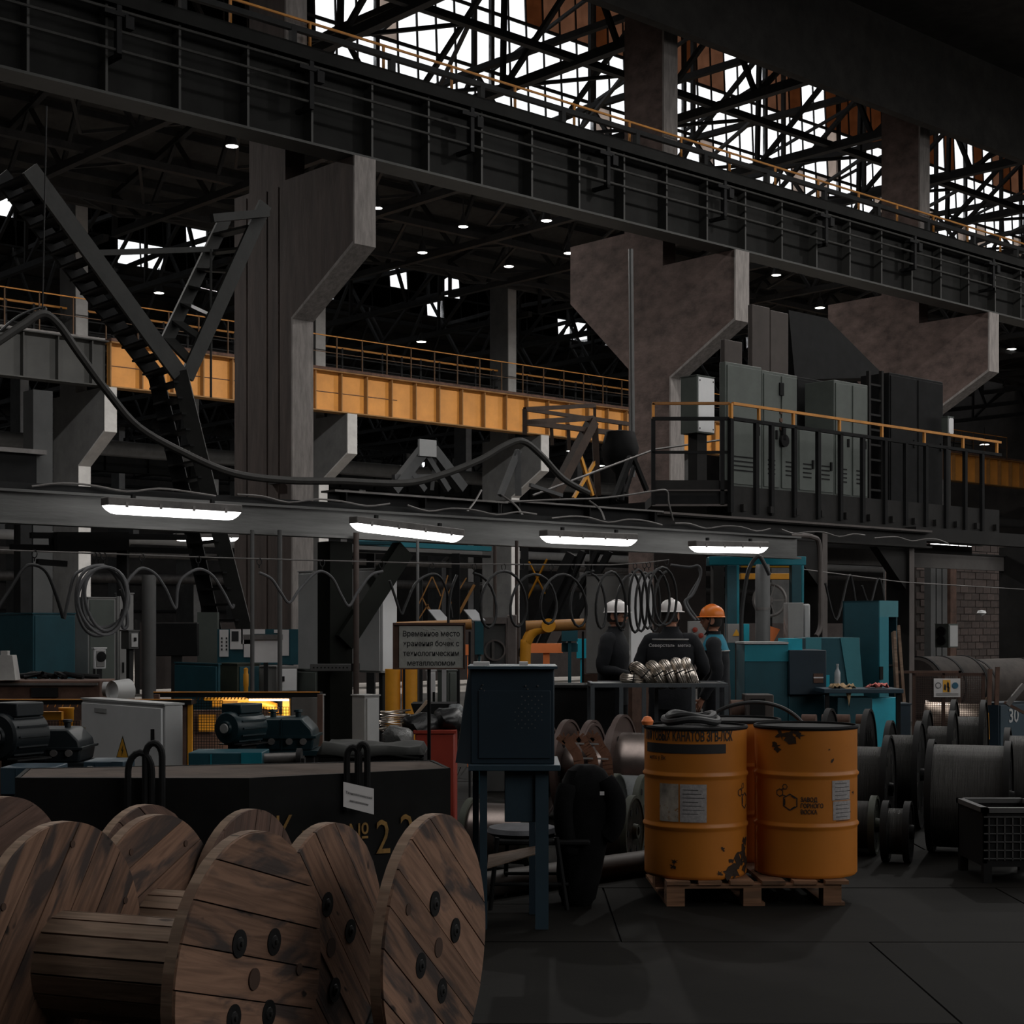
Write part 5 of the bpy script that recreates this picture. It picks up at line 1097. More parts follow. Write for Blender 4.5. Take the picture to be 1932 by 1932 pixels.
q = H(); q.box((a.x + b.x) / 2 - .05, vk - .045, c.z - .36, (a.x + b.x) / 2 + .05, vk - .02, c.z - .16); q.build('meter', BLACK, u_)
q = H(); [q.lathe([(.035, -.02), (.035, .0), (0, .0)], Matrix.Translation(((a.x + b.x) / 2, vk - .03, c.z - .62 - .13 * k)) @ Matrix.Rotation(PI / 2, 4, 'X'), 12) for k in range(3)]; q.build('indicator_lamps', BROWN, u_)
q = H(); q.lathe([(.10, -.02), (.10, .03), (0, .03)], Matrix.Translation(((a.x + b.x) / 2 + .05, vk - .04, ZP + 1.05)) @ Matrix.Rotation(PI / 2, 4, 'X'), 16); q.box((a.x + b.x) / 2, vk - .07, ZP + 1.05, (a.x + b.x) / 2 + .07, vk - .02, ZP + 1.32); q.build('rotary_switch', BLACK, u_)
face(1503, 1572, 810, vk, 'cabinet_body', GC, parent='low grey-green control cabinet between two taller ones'); face(1572, 1636, 722, vk + .1, 'cabinet_body', GC, parent='grey-green control cabinet at the right beside the ladder')
face(1500, 1570, 716, vk + .9, 'cabinet_body', BLACK, vents=False, parent='black control cabinet rising behind the low grey-green one')
lad = T('fixed_ladder', 'narrow vertical ladder of orange-lit rungs right of the control cabinets', 'ladder', HF @ Matrix.Translation((HP(1655, 800, vk).x, vk + .3, ZP)))
for x in (1640, 1664): c = HP(x, 800, vk + .3); H().box(c.x - .03, vk + .3, ZP, c.x + .03, vk + .36, HP(x, 700, vk + .3).z).build('side_rail', FRM, lad)
for k in range(9): c0, c1 = HP(1640, 0, vk + .3), HP(1664, 0, vk + .3); H().bar((c0.x, vk + .33, ZP + .2 + k * .26), (c1.x, vk + .33, ZP + .2 + k * .26), .035).build('rung', FRM, lad)
dk = T('dark_cabinet', 'wide black cabinet at the right end of the platform', 'cabinet', HF @ Matrix.Translation((HP(1680, 900, vk).x, vk, ZP))); face(1676, 1778, 712, vk + .3, 'body', BLACK, vents=False, parent=dk)
# white distribution box on a post before the corbel, small box right
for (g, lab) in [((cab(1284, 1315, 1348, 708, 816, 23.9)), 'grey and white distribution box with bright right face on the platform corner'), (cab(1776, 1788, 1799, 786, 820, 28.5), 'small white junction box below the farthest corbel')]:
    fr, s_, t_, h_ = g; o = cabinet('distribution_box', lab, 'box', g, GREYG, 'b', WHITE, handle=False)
    MB(fr).box(s_ * .2, t_ * .2, ZP - fr.translation.z, s_ * .75, t_ * .75, 0).build('support_post', FRM, o)
    q = MB(fr); [q.cyl((x * s_, -.02, z * h_), (x * s_, -.016, z * h_), .012, 8) for x in (.12, .88) for z in (.08, .92)]; q.build('screws', BLACK, o)
# tall panels hung behind
bp = T('tall_boards', 'pair of tall brown-grey boards standing behind the control cabinets', 'panel', HF @ Matrix.Translation((HP(1420, 600, vk + 1.5).x, vk + 1.5, ZP)))
for (x0, x1, yt) in [(1418, 1451, 574), (1453, 1486, 585), (1366, 1399, 640)]:
    a, b = HP(x0, yt, vk + 1.5), HP(x1, yt, vk + 1.5); H().box(a.x, vk + 1.5, ZP, b.x, vk + 1.6, a.z).build('panel', mat('brown_grey_panel', (.06, .048, .043), .7, 0, .25, 2), bp, bev=.01)
o = T('roof_tarpaulin', 'black sloping sheet above the platform cabinets', 'cover', HF @ Matrix.Translation((HP(1500, 600, vk + 2).x, vk + 2, 6)))
pts = [PV(1488, 585, vk + 2), PV(1560, 600, vk + 2), PV(1672, 712, vk + 2), PV(1500, 716, vk + 2)]; q = MB(); q.quadbox([pts[3], pts[2], pts[2] + Vector((-.3, .5, 0)), pts[3] + Vector((-.3, .5, 0)), pts[0], pts[1], pts[1] + Vector((-.3, .5, 0)), pts[0] + Vector((-.3, .5, 0))]); q.build('sheet', BLACK, o)
for i, (x0, y0, x1, y1) in enumerate([(1190, 470, 1194, 900), (1590, 700, 1590, 640)]):
    if i == 0: solo(MB().tube([PV(x0, y0, 0.3), PV(x1, y1, 0.3)], .06, 8), 'vertical_pipe', GREYD, 'thin dark pipe down the left edge of the rough concrete column', 'pipe')
# ------------------------------------------------------------------ brick wall, tank drums, mesh cage
BRK = mat('dirty_block', (.06, .043, .038), .9, 0, .35, 3, .6, rnd=.25)
wv = -7.4; a, b = HP(1728, 1100, wv), HP(1900, 1100, wv)
w = st(H().box(a.x, wv + .02, 0, b.x + 1.5, wv + .3, 3.3), 'wall_brick', mat('mortar', (.05, .042, .038), .95, 0, .3, 4))
bl, bh = .30, .15; b0 = None; nrow = 20; ncol = int((b.x - a.x) / bl)
for j in range(nrow):
    for i in range(ncol):
        fr = HF @ Matrix.Translation((a.x + (i + .5 * (j % 2)) * bl, wv + R.uniform(-.006, .006), .3 + j * bh))
        if b0 is None: b0 = MB(fr).box(0, 0, 0, bl - .018, .022, bh - .018).build('brick', BRK, w, own=True)
        else: c = b0.copy(); link(c); c.parent = w; c.matrix_local = fr
for (x0, x1, yt, v_, m, lab) in [(1755, 1788, 1068, -8.2, GREYD, 'bundle of dark vertical ducts in front of the brick wall'), (1792, 1806, 1068, -8.0, BROWN, 'brown wall post beside the ducts')]:
    a, b = HP(x0, yt, v_), HP(x1, yt, v_); q = H()
    for k in range(3 if x1 - x0 > 20 else 1): w_ = (b.x - a.x) / (3 if x1 - x0 > 20 else 1); q.box(a.x + k * w_, v_, 0, a.x + (k + .8) * w_, v_ + .15, 2.75)
    solo(q, 'wall_duct', m, lab, 'duct')
g = cab(1764, 1790, 1807, 1178, 1222, 28.6); o = cabinet('switch_box', 'grey twin-socket switch box with bright side on the wall ducts', 'box', g, GREYG, 'b', GREYW, handle=False)
fr, s_, t_, h_ = g; 
for z in (.3, .7): MB(fr @ Matrix.Translation((-.006, t_ * .5, h_ * z)) @ Matrix.Rotation(-PI / 2, 4, 'Y')).lathe([(.09, 0), (.09, .03), (0, .035)], n=16).build('socket', BLACK, o)
p = P(1852, 1157, 30); solo(MB(Matrix.Translation(p)).lathe([(.0, -.06), (.09, .0), (.07, .05), (0, .06)], n=14), 'wall_lantern', WHITE, 'small white glass lamp on the brick wall', 'lamp')
TK = mat('tank_brown', (.04, .032, .028), .8, .1, .4, 3, .3)
def tank(x0, x1, yt, v, R_, lab):
    a, b = HP(x0, yt, v), HP(x1, yt, v); o = T('steel_tank', lab, 'tank', HF @ Matrix.Translation((a.x, v, 0))); z = a.z - R_
    ax = Matrix(((0, 0, 1, 0), (1, 0, 0, 0), (0, 1, 0, 0), (0, 0, 0, 1)))
    MB(HF @ Matrix.Translation((a.x, v, z)) @ ax).lathe([(0, 0), (R_ * .9, .0), (R_, .05), (R_, b.x - a.x - .05), (R_ * .9, b.x - a.x), (0, b.x - a.x)], n=40).build('shell', TK, o)
    for k in (.15, .85): H().box(a.x + (b.x - a.x) * k - .05, v - R_ * .8, 0, a.x + (b.x - a.x) * k + .05, v + R_ * .8, z - R_ * .55).build('saddle', BLACK, o)
    for k in (.05, .5, .97): MB(HF @ Matrix.Translation((a.x + (b.x - a.x) * k, v, z)) @ ax).lathe([(R_ * 1.02, -.03), (R_ * 1.02, .03), (R_ * .98, .03), (R_ * .98, -.03)], n=40, closed=True).build('hoop', BLACK, o)
tank(1726, 1815, 1239, -11.1, .5, 'brown horizontal drum tank behind the mesh cage'); tank(1822, 2010, 1244, -10.6, .5, 'second brown tank at the right edge behind the number 30 box')
Yg = 17.2; o = T('mesh_cage', 'rust-brown wire mesh guard with safety sign and shiny drum inside', 'cage', FR(P(1790, 0, Yg).x, Yg, 0))
f_, s_, t_, h_ = fb(1722, 1858, 1270, 1392, Yg, .9)
for x in (0, s_ * .41, s_ - .03): MB(f_).box(x, 0, -f_.translation.z, x + .03, .03, h_).build('post', BROWN, o)
for z in (0, h_ - .03): MB(f_).box(0, 0, z, s_, .03, z + .03).build('frame_bar', BROWN, o)
for y in (t_,): MB(f_).box(0, y, h_ - .03, s_, y + .03, h_).box(0, y, -f_.translation.z, .03, y + .03, h_).box(s_ - .03, y, -f_.translation.z, s_, y + .03, h_).build('back_frame', BROWN, o)
meshpanel(f_, s_, h_, 40, 36, .0045).build('wire_mesh', mat('cage_wire', (.06, .035, .028), .6, .3), o, kind='stuff')
f2, s2, t2, h2 = fb(1762, 1812, 1280, 1315, Yg - .03, .01); MB(f2).box(0, 0, 0, s2, .01, h2).build('safety_sign', PAPER, o)
MB(f2).box(s2 * .34, -.004, h2 * .25, s2 * .62, 0, h2 * .92).build('sign_yellow_field', mat('warning_yellow', (0, 0, 0)), o)
q = MB(f2 @ Matrix.Translation((0, -.005, 0)) @ Matrix.Rotation(PI / 2, 4, 'X')); q.lathe([(.032, 0), (.032, .001), (.026, .001), (.026, 0)], Matrix.Translation((s2 * .16, h2 * .62, 0)), 18, closed=True)
for x, y in ((.41, .5), (.52, .62), (.54, .4)): q.prism([(s2 * x - .012, h2 * y - .02), (s2 * x + .01, h2 * y - .03), (s2 * x + .014, h2 * y + .02), (s2 * x, h2 * y + .045), (s2 * x - .01, h2 * y + .02)], Matrix.Identity(4), .001)
q.build('sign_symbols', INK, o)
MB(f2 @ Matrix.Translation((s2 * .80, -.005, h2 * .62)) @ Matrix.Rotation(PI / 2, 4, 'X')).lathe([(.034, 0), (.034, .001), (0, .001)], n=18).build('sign_blue_disc', mat('sign_blue', (.03, .12, .2), .5), o)
q = MB(f2); [q.box(s2 * .08, -.004, h2 * z, s2 * .92, 0, h2 * z + .004) for z in (.1, .17)]; q.build('sign_text_lines', INK, o)
ax = Matrix(((0, 0, 1, 0), (1, 0, 0, 0), (0, 1, 0, 0), (0, 0, 0, 1)))
c = P(1810, 1365, Yg + .5); fr = FR(c.x, c.y, c.z, AXN) @ ax
o = T('polished_drum', 'polished copper-toned drum turning inside the mesh cage', 'drum', FR(c.x, c.y, 0)); MB(fr).lathe([(.0, -.36), (.26, -.36), (.24, -.32), (.22, .2), (.26, .26), (.29, .3), (0, .3)], n=40).build('drum_shell', ALU, o)
MB(fr).lathe([(.29, .28), (.31, .3), (.29, .32), (.27, .3)], n=40, closed=True).build('rim', CHROME, o); MB(FR(c.x, c.y, 0)).box(-.4, -.05, 0, -.32, .05, c.z).box(.3, -.05, 0, .38, .05, c.z).build('bearing_stand', BLACK, o)
g = cab(1856, 1884, 1932, 1328, None, 17.0); o = cabinet('numbered_box', 'dark blue machine box stencilled 30 at the right edge', 'box', g, NAVY, 'b', NAVYL, handle=False)
fr, s_, t_, h_ = g; MB(fr @ Matrix.Translation((s_ * .52, -.022, h_ * .80)) @ Matrix.Rotation(PI / 2, 4, 'X')).add(text_mesh('30', .21, .001, bold=.003), Matrix.Identity(4)).build('stencil_number', GREYW, o, smooth=False)
for (x0, y0, x1, y1, w_, m) in [(1868, 1262, 1866, 1330, .04, BROWN), (1882, 1258, 1880, 1330, .04, BROWN), (1862, 1345, 1864, 1395, .03, YEM), (1900, 1330, 1932, 1292, .05, STEELB), (1895, 1325, 1932, 1345, .03, BROWN)]:
    a, b = P(x0, y0, 16.7), P(x1, y1, 16.7); MB().bar(a, b, w_).build('lever', m, o)
# ------------------------------------------------------------------ steel wire spools
def spool(label, X, Y, r, w, drum_m, fl_m, rd=.3, wound=None, ang=AXN, solid=True, group='steel wire spools'):
    # X, Y: centre of the right-hand flange on the floor
    fr = FR(X, Y, r, ang) @ ax; o = T('steel_spool', label, 'spool', FR(X, Y, 0, ang), group)
    for off in (0, -w):
        q = MB(fr); q.lathe([(0, off - .012), (r - .02, off - .012), (r - .02, off - .03), (r, off - .03), (r, off + .012), (r - .02, off + .012), (r - .02, off), (0, off)], n=44); fl = q.build('flange', fl_m, o)
        for k in range(6): a_ = PI * k / 3; MB(fr).cyl((r * .62 * math.cos(a_), r * .62 * math.sin(a_), off - .002), (r * .62 * math.cos(a_), r * .62 * math.sin(a_), off + .003), r * .09, 12).build('boss', BLACK, fl)
        MB(fr).lathe([(.05, off), (.045, off + .03), (.03, off + .03), (.03, off)], n=16, closed=True).build('hub', fl_m, fl)
    R_ = wound or rd
    MB(fr).lathe([(R_, -w), (R_ * 1.0, 0)], n=44).build('wire_winding' if wound else 'drum', drum_m, o)
    return o
WIRE = mat('wound_black_wire', (.055, .053, .050), .42, .5, .5, 5, .8, stretch=(60, 1, 1)); BRS = mat('brown_spool_paint', (.085, .055, .048), .5, .2, .3, 3); BLS = mat('black_spool_paint', (.007, .0065, .0065), .6, .0, .3, 4, spec=.15)
DRM = mat('drum_steel', (.22, .18, .165), .3, .8, .3, 4)
# right group
spool('big spool of black wire, nearest of the right group', P(1905, 0, 10.75).x, 10.75, .385, .50, WIRE, BLS, wound=.35)
spool('black empty-faced spool standing right of the orange drums', P(1678, 0, 11.3).x, 11.3, .385, .26, WIRE, BLS, wound=.30)
spool('black spool between the drums group and the big wire spool', P(1737, 0, 12.15).x, 12.15, .41, .22, WIRE, BLS, wound=.30)
spool('black spool partly hidden behind the right orange drum', P(1640, 0, 12.4).x, 12.4, .45, .3, WIRE, BLS, wound=.33)
spool('black spool behind the big wire spool, left one', P(1800, 0, 12.9).x, 12.9, .43, .2, WIRE, BLS, wound=.3)
spool('black spool behind the big wire spool, right one', P(1858, 0, 13.9).x, 13.9, .45, .25, WIRE, BLS, wound=.3)
spool('black spool at the right edge behind the big wire spool', P(1985, 0, 11.6).x, 11.6, .40, .3, WIRE, BLS, wound=.34)
spool('small olive spool low behind the right orange drum', P(1652, 0, 10.75).x, 10.75, .20, .16, WIRE, OLIVE, wound=.16)
spool('small black coil lying low between two black spools', P(1716, 0, 10.4).x, 10.4, .20, .14, WIRE, BLS, wound=.15)
# left group behind the chair
spool('brown spool with shiny steel barrel just left of the orange drums', P(1275, 0, 12.2).x, 12.2, .43, .42, DRM, BRS, rd=.29)
spool('brown flanged spool second left of the orange drums', P(1165, 0, 12.6).x, 12.6, .386, .2, DRM, BRS, rd=.2)
spool('brown flanged spool third left of the orange drums', P(1118, 0, 12.7).x, 12.7, .398, .2, DRM, BRS, rd=.2)
spool('brown flanged spool beside the blue stand', P(1072, 0, 12.8).x, 12.8, .39, .2, DRM, BRS, rd=.2)
spool('dark olive drum reel low behind the jacket', P(1196, 0, 10.2).x, 10.2, .23, .40, DRM, OLIVE, rd=.2)
spool('dark olive drum reel low behind the chair', P(1010, 0, 10.1).x, 10.1, .22, .42, DRM, OLIVE, rd=.19)
spool('dark reel with pale plastic wrapping between jacket and drums', P(1216, 0, 11.2).x, 11.2, .25, .2, FILM, OLIVE, rd=.24)
o = T('rusty_cradle', 'rust-brown curved rib cradle leaning behind the blue stand', 'cradle', FR(P(1100, 0, 10.9).x, 10.9, 0))
CR = mat('cradle_rust', (.16, .075, .045), .75, .2, .4, 5, .3)
for k in range(3):
    dx = k * 27; pts = [(1056 + dx, 1400 - 2 * k), (1066 + dx, 1391 - 2 * k), (1078 + dx, 1408), (1090 + dx, 1428), (1094 + dx, 1460), (1100 + dx, 1505)]
    q = MB(); P3 = smoothpts([P(x, y, 10.9 + .12 * k) for x, y in pts], 4)
    for i in range(len(P3) - 1): q.bar(P3[i], P3[i + 1] + (P3[i + 1] - P3[i]) * .1, .012, .07)
    q.build('rib', CR, o)
for (a, b) in [((1075, 1402), (1128, 1404)), ((1090, 1430), (1146, 1432))]: MB().bar(P(*a, 10.95), P(*b, 11.1), .02, .012).build('cross_rod', STEELB, o)
MB().box(P(1094, 0, 10.9).x, 10.86, 0, P(1130, 0, 10.9).x, 11.1, P(0, 1500, 10.9).z).build('base', BROWN, o)
for i, (x, Y) in enumerate([(1366 + 174, 13.5), (1578, 13.6), (1603, 13.4), (1643, 13.3)]):
    c = P(x, 1360, Y); solo(MB(FR(c.x, Y, 0, AXN)).tube([(-.12, 0, c.z), (.0, 0, c.z)], .055, 14).bar((-.06, 0, 0), (-.06, 0, c.z), .06), 'spool_end', BROWN, 'small brown round spool end peeping over the right drum, %s of four' % ['first from left', 'second', 'third', 'last'][i], 'spool', 'spool ends behind the drums')
# crate and trolley at the right edge
f_, s_, t_, h_ = fb(1856, 1990, 1524, None, 9.55, .55, .0); z0 = .45 - 0; o = T('wire_crate', 'black open wire crate at the right edge of the floor', 'crate', FR(f_.translation.x, 9.55, 0)); H1 = P(0, 1524, 9.55).z; L1 = .12
for (a, b, c, d) in [(0, 0, s_, .02), (0, t_ - .02, s_, t_), (0, 0, .02, t_), (s_ - .02, 0, s_, t_)]: MB(f_).box(a, b, L1, c, d, H1 - .03).build('side', BLACK, o); MB(f_).box(a - .01, b - .01, H1 - .03, c + .01, d + .01, H1).build('rim', GREYD, o)
MB(f_).box(0, 0, L1 - .02, s_, t_, L1).build('bottom', BLACK, o)
for x, y in ((0, 0), (s_ - .05, 0), (0, t_ - .05), (s_ - .05, t_ - .05)): MB(f_).box(x, y, 0, x + .05, y + .05, L1 - .02).build('foot', BLACK, o)
q = MB(f_)
for k in range(9): q.bar((s_ * k / 9 + .03, -.006, L1 + .02), (s_ * k / 9 + .03, -.006, H1 - .05), .006)
for k in range(6): q.bar((0, -.006, L1 + .03 + k * .05), (s_, -.006, L1 + .03 + k * .05), .006)
q.build('wire_grid', GREYD, o)
# ------------------------------------------------------------------ blue machines 
def bxo(nm, lab, cat, g, parts):
    fr, s_, t_, h_ = g; o = T(nm, lab, cat, fr)
    for (n, m, b) in parts: x0, y0, z0, x1, y1, z1 = b; MB(fr).box(x0 * s_, y0 * t_, z0 * h_, x1 * s_, y1 * t_, z1 * h_).build(n, m, o, bev=.004)
    return o
Yw = 16.2
g = fb(1405, 1557, 1215, None, Yw, .62); fr, s_, t_, h_ = g; o = T('blue_machine', 'large teal and navy machine body right of the man in the orange helmet', 'machine', fr)
MB(fr).box(0, 0, 0, s_ * .54, t_, h_).build('body', TEALD, o, bev=.01); MB(fr).box(s_ * .0, -.008, h_ * .87, s_ * .54, 0, h_ - .01).build('top_band', TEAL, o); MB(fr).box(-.01, -.02, h_, s_ * .54, t_, h_ + .02).build('top_edge', GREYW, o)
MB(fr).box(s_ * .545, 0, 0, s_, t_, h_ * .62).build('lower_body', TEALD, o, bev=.01); MB(fr).box(s_ * .54, -.06, h_ * .62, s_, t_, h_ * .955).build('door', NAVY, o, bev=.008)
MB(fr).box(s_ * .84, -.068, h_ * .71, s_ * .96, -.06, h_ * .78).build('brown_plate', BROWN, o); MB(fr).box(s_ * .84, -.07, h_ * .745, s_ * .96, -.066, h_ * .755).build('brown_plate', PAPER, o)
MB(fr).box(s_ * .54, .02, h_ * .955, s_ * .72, t_, h_ * 1.04).build('cyan_panel', TEALB, o)
g = fb(1520, 1625, 1203, None, 16.9, .7); fr, s_, t_, h_ = g; o = T('teal_console', 'teal console with cyan side strip behind the navy door', 'machine', fr)
MB(fr).box(0, 0, 0, s_ * .98, t_, h_).build('body', TEALD, o, bev=.01); MB(fr).box(0, -.01, h_ * .86, s_ * .28, 0, h_).build('plate', mat('faded_teal', (.05, .22, .26), .5, 0, .1, 3), o)
fade = mat('faded_teal', (0, 0, 0))
MB(fr).quadbox([(s_ * .86, -.02, h_ * .36), (s_ * 1.08, -.02, h_ * .36), (s_ * 1.08, 0, h_ * .36), (s_ * .86, 0, h_ * .36), (s_ * .62, -.02, h_), (s_ * .95, -.02, h_), (s_ * .95, 0, h_), (s_ * .62, 0, h_)]).build('slanted_cover', fade, o); MB(fr).box(s_ * .35, -.03, h_ * .4, s_ * .42, 0, h_ * .72).build('cyan_strip', TEALB, o)
g = cab(1590, 1658, 1693, 1133, None, 17.6); fr, s_, t_, h_ = g; o = T('teal_locker', 'tall teal locker with open door right of the blue machine', 'cabinet', fr)
MB(fr).box(0, 0, 0, .02, t_, h_).box(0, t_ - .02, 0, s_, t_, h_).box(s_ - .02, 0, 0, s_, t_, h_).box(0, 0, h_ - .02, s_, t_, h_).box(0, 0, 0, s_, t_, .1).build('carcass', TEALD, o)
MB(fr).box(0, -.012, h_ * .90, s_, 0, h_).build('front_top', fade, o); MB(fr).box(0, -.012, 0, s_ * .48, 0, h_ * .90).build('door', TEAL, o); MB(fr).box(-.015, -.03, h_ * .52, s_ * .12, -.012, h_ * .60).build('lock', BLACK, o); MB(fr).box(.02, .02, h_ * .6, s_ - .02, t_ - .02, h_ * .61).build('shelf', BLACK, o)
Yt = 15.6; g = fb(1555, 1705, 1300, 1308, Yt, .5); fr, s_, t_, h_ = g; z0 = fr.translation.z; o = T('steel_workbench', 'narrow blue-grey workbench with rags on top before the teal locker', 'workbench', fr)
MB(fr).box(0, 0, 0, s_, t_, h_).build('bench_top', NAVYL, o, bev=.004)
for x in (.02, s_ - .06): MB(fr).box(x, .04, -z0, x + .04, .08, 0).build('leg', BLACK, o)
g = fb(1580, 1646, 1316, None, Yt + .08, .4); fr2, s2, t2, h2 = g; MB(fr2).box(0, 0, 0, s2, t2, h2).build('drawer_unit', TEALD, o, bev=.006)
g = cab(1640, 1646, 1698, 1318, None, Yt + .1); MB(g[0]).box(0, .02, 0, g[1], g[2] + .1, g[3]).build('cyan_side', TEALB, o, bev=.006)
g = fb(1698, 1718, 1330, None, Yt + .6, .3); solo(MB(g[0]).box(0, 0, 0, g[1], g[2], g[3]).box(-.01, -.01, g[3], g[1] + .01, g[2], g[3] + .015), 'blue_box', NAVY, 'narrow navy box right of the cyan bench side', 'box')
def rag(px, py, Y, w, lab, m, drop=None, n=10):
    c = P(px, py, Y); q = MB(Matrix.Translation((c.x, Y, c.z))); rr = random.Random(int(px))
    for i in range(n + 1):
        for j in range(5): q.v.append(Vector((-w + 2 * w * i / n, -.08 + .05 * j, .012 + .05 * rr.random() * (1 if 0 < i < n else .1))))
    for i in range(n):
        for j in range(4): k = i * 5 + j; q.f.append((k, k + 5, k + 6, k + 1))
    if drop:
        b = len(q.v); x0, x1, d = drop
        for i in range(4): q.v += [Vector((x0 + .015 * i, -.1 + .004 * (i % 2), .02 - d * i / 3)), Vector((x1 - .01 * i, -.1, .02 - d * i / 3 * .95))]
        for i in range(3): q.f.append((b + 2 * i, b + 2 * i + 1, b + 2 * i + 3, b + 2 * i + 2))
    o = solo(q, 'rag', m, lab, 'cloth'); s_ = o.modifiers.new('s', 'SOLIDIFY'); s_.thickness = .008
rag(1590, 1300, 15.75, .12, 'tan rag hanging over the front edge of the workbench', mat('tan_cloth', (.42, .29, .16), .9, 0, .2, 12), (.0, .07, .2)); rag(1655, 1299, 15.75, .1, 'pink rag crumpled on the workbench', mat('pink_cloth', (.75, .22, .19), .9, 0, .2, 12))
c = P(1580, 1299, 15.85); solo(MB(Matrix.Translation((c.x, 15.85, c.z))).lathe([(.028, 0), (.03, .01), (.03, .16), (.012, .2), (.012, .225), (.014, .225), (.014, .245), (0, .245)], n=16), 'plastic_bottle', mat('clear_plastic', (.35, .38, .40), .2), 'clear plastic bottle with white cap at the left end of the workbench', 'bottle')
for i, (x0, y0, x1, y1, w_) in enumerate([(1686, 1192, 1700, 1325, .10), (1695, 1180, 1716, 1330, .03)]): solo(MB().bar(P(x1, 1180 + 4650 / 16.6, 16.6), P(x0, y0, 16.9), w_, .03), 'timber', WOODB, ['wide plank leaning beside the open teal locker', 'thin wooden pole leaning beside the wide plank'][i], 'timber')
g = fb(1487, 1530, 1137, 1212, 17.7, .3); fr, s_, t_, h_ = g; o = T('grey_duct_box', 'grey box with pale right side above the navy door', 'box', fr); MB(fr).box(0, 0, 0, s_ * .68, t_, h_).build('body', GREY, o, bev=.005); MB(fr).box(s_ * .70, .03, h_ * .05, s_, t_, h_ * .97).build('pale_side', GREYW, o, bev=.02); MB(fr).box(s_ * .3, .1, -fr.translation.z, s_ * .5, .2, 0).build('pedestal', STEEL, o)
q = P(1439, 1065, 17.6); r_ = 14 / F * 17.6; o = T('round_duct', 'grey round vertical duct standing behind the blue machine', 'duct', FR(q.x, 17.6, 0)); MB(FR(q.x, 17.6, 0)).lathe([(r_, 0), (r_, q.z - .05), (r_ * .9, q.z), (0, q.z)], n=28).build('pipe', mat('duct_grey', (.12, .12, .12), .5, .2, .15, 3), o); MB(FR(q.x, 17.6, 0)).lathe([(r_ * 1.04, 1.72), (r_ * 1.04, 1.75), (r_, 1.75), (r_, 1.72)], n=28, closed=True).build('joint_ring', STEELB, o)
solo(MB().tube(smoothpts([P(x, y, 17.1) for x, y in [(1398, 1210), (1400, 1150), (1410, 1085), (1420, 1060), (1432, 1050), (1441, 1062), (1452, 1085)]], 5), .022, 8), 'black_hose', RUB, 'black hose arching over the round grey duct', 'hose')
# teal gantry with orange inside
o = T('teal_gantry', 'teal steel gantry with yellow inner beams behind the orange helmet', 'gantry', FR(P(1430, 0, 19.5).x, 19.5, 0)); Yg2 = 19.5
def fbx(x0, x1, yt, yb, Y, d, nm, m): g = fb(x0, x1, yt, yb, Y, d); MB(g[0]).box(0, 0, 0, g[1], g[2], g[3]).build(nm, m, o, bev=.006)
fbx(1338, 1521, 1050, 1066, Yg2, .3, 'top_beam', TEAL); fbx(672, 752, 1021, 1028, Yg2, .2, 'runway_beam', TEALD); fbx(1372, 1390, 1066, None, Yg2, .2, 'post', TEALD); fbx(1390, 1395, 1066, 1180, Yg2, .15, 'post_flange', TEAL)
fbx(1494, 1512, 1066, None, Yg2, .2, 'post', TEALD); fbx(1512, 1517, 1066, 1138, Yg2, .15, 'post_flange', TEAL); fbx(1398, 1494, 1082, 1093, Yg2 + 1.2, .2, 'yellow_beam', YEM); fbx(1400, 1494, 1066, 1071, Yg2 + .4, .1, 'yellow_strip', YEM)
for x in (672, 925): pass
o = T('teal_runway', 'teal runway rail seen under the middle strip lamps', 'rail', FR(P(800, 0, 20).x, 20, P(0, 1025, 20).z)); a, b = P(672, 1024, 20), P(924, 1036, 20.6); MB().bar(a, b, .15, .06).build('rail', TEAL, o); MB().bar(a + Vector((0, 0, -.1)), b + Vector((0, 0, -.1)), .1, .03).build('lower_flange', BLACK, o)
for x in (700, 860): c = P(x, 1030, 20.3); MB().box(c.x - .05, 20.2, 0, c.x + .05, 20.4, c.z - .1).build('post', BLACK, o)
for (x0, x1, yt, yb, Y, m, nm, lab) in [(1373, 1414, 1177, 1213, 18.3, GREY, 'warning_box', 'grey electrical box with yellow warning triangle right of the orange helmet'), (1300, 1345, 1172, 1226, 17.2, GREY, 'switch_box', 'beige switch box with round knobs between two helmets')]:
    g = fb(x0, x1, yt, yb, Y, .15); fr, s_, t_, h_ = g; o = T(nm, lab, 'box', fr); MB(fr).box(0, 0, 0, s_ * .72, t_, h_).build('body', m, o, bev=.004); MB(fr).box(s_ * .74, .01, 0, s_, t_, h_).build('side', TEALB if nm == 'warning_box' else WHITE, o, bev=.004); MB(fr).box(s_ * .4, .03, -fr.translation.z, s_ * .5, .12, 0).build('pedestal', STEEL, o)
    if nm == 'warning_box': MB(fr @ Matrix.Translation((s_ * .4, -.002, h_ * .5)) @ Matrix.Rotation(PI / 2, 4, 'X')).prism([(-.045, -.03), (.045, -.03), (0, .05)], Matrix.Identity(4), .002).build('warning_triangle', mat('warning_yellow', (0, 0, 0)), o)
    else:
        for x, z in ((.25, .7), (.25, .35), (.5, .5)): MB(fr @ Matrix.Translation((s_ * x, -.001, h_ * z)) @ Matrix.Rotation(PI / 2, 4, 'X')).lathe([(.028, 0), (.028, .02), (0, .025)], n=14).build('knob', RED, o)
g = fb(1452, 1472, 1181, 1212, 18, .3); fr, s_, t_, h_ = g; solo(MB(fr).quadbox([(0, 0, 0), (s_ * .35, 0, 0), (s_ * .35, t_, 0), (0, t_, 0), (0, 0, h_), (s_, 0, h_ * .8), (s_, t_, h_ * .8), (0, t_, h_)]).box(0, .1, -fr.translation.z, .05, .15, 0), 'orange_guard', ORL, 'small bright orange guard behind the round duct', 'guard')
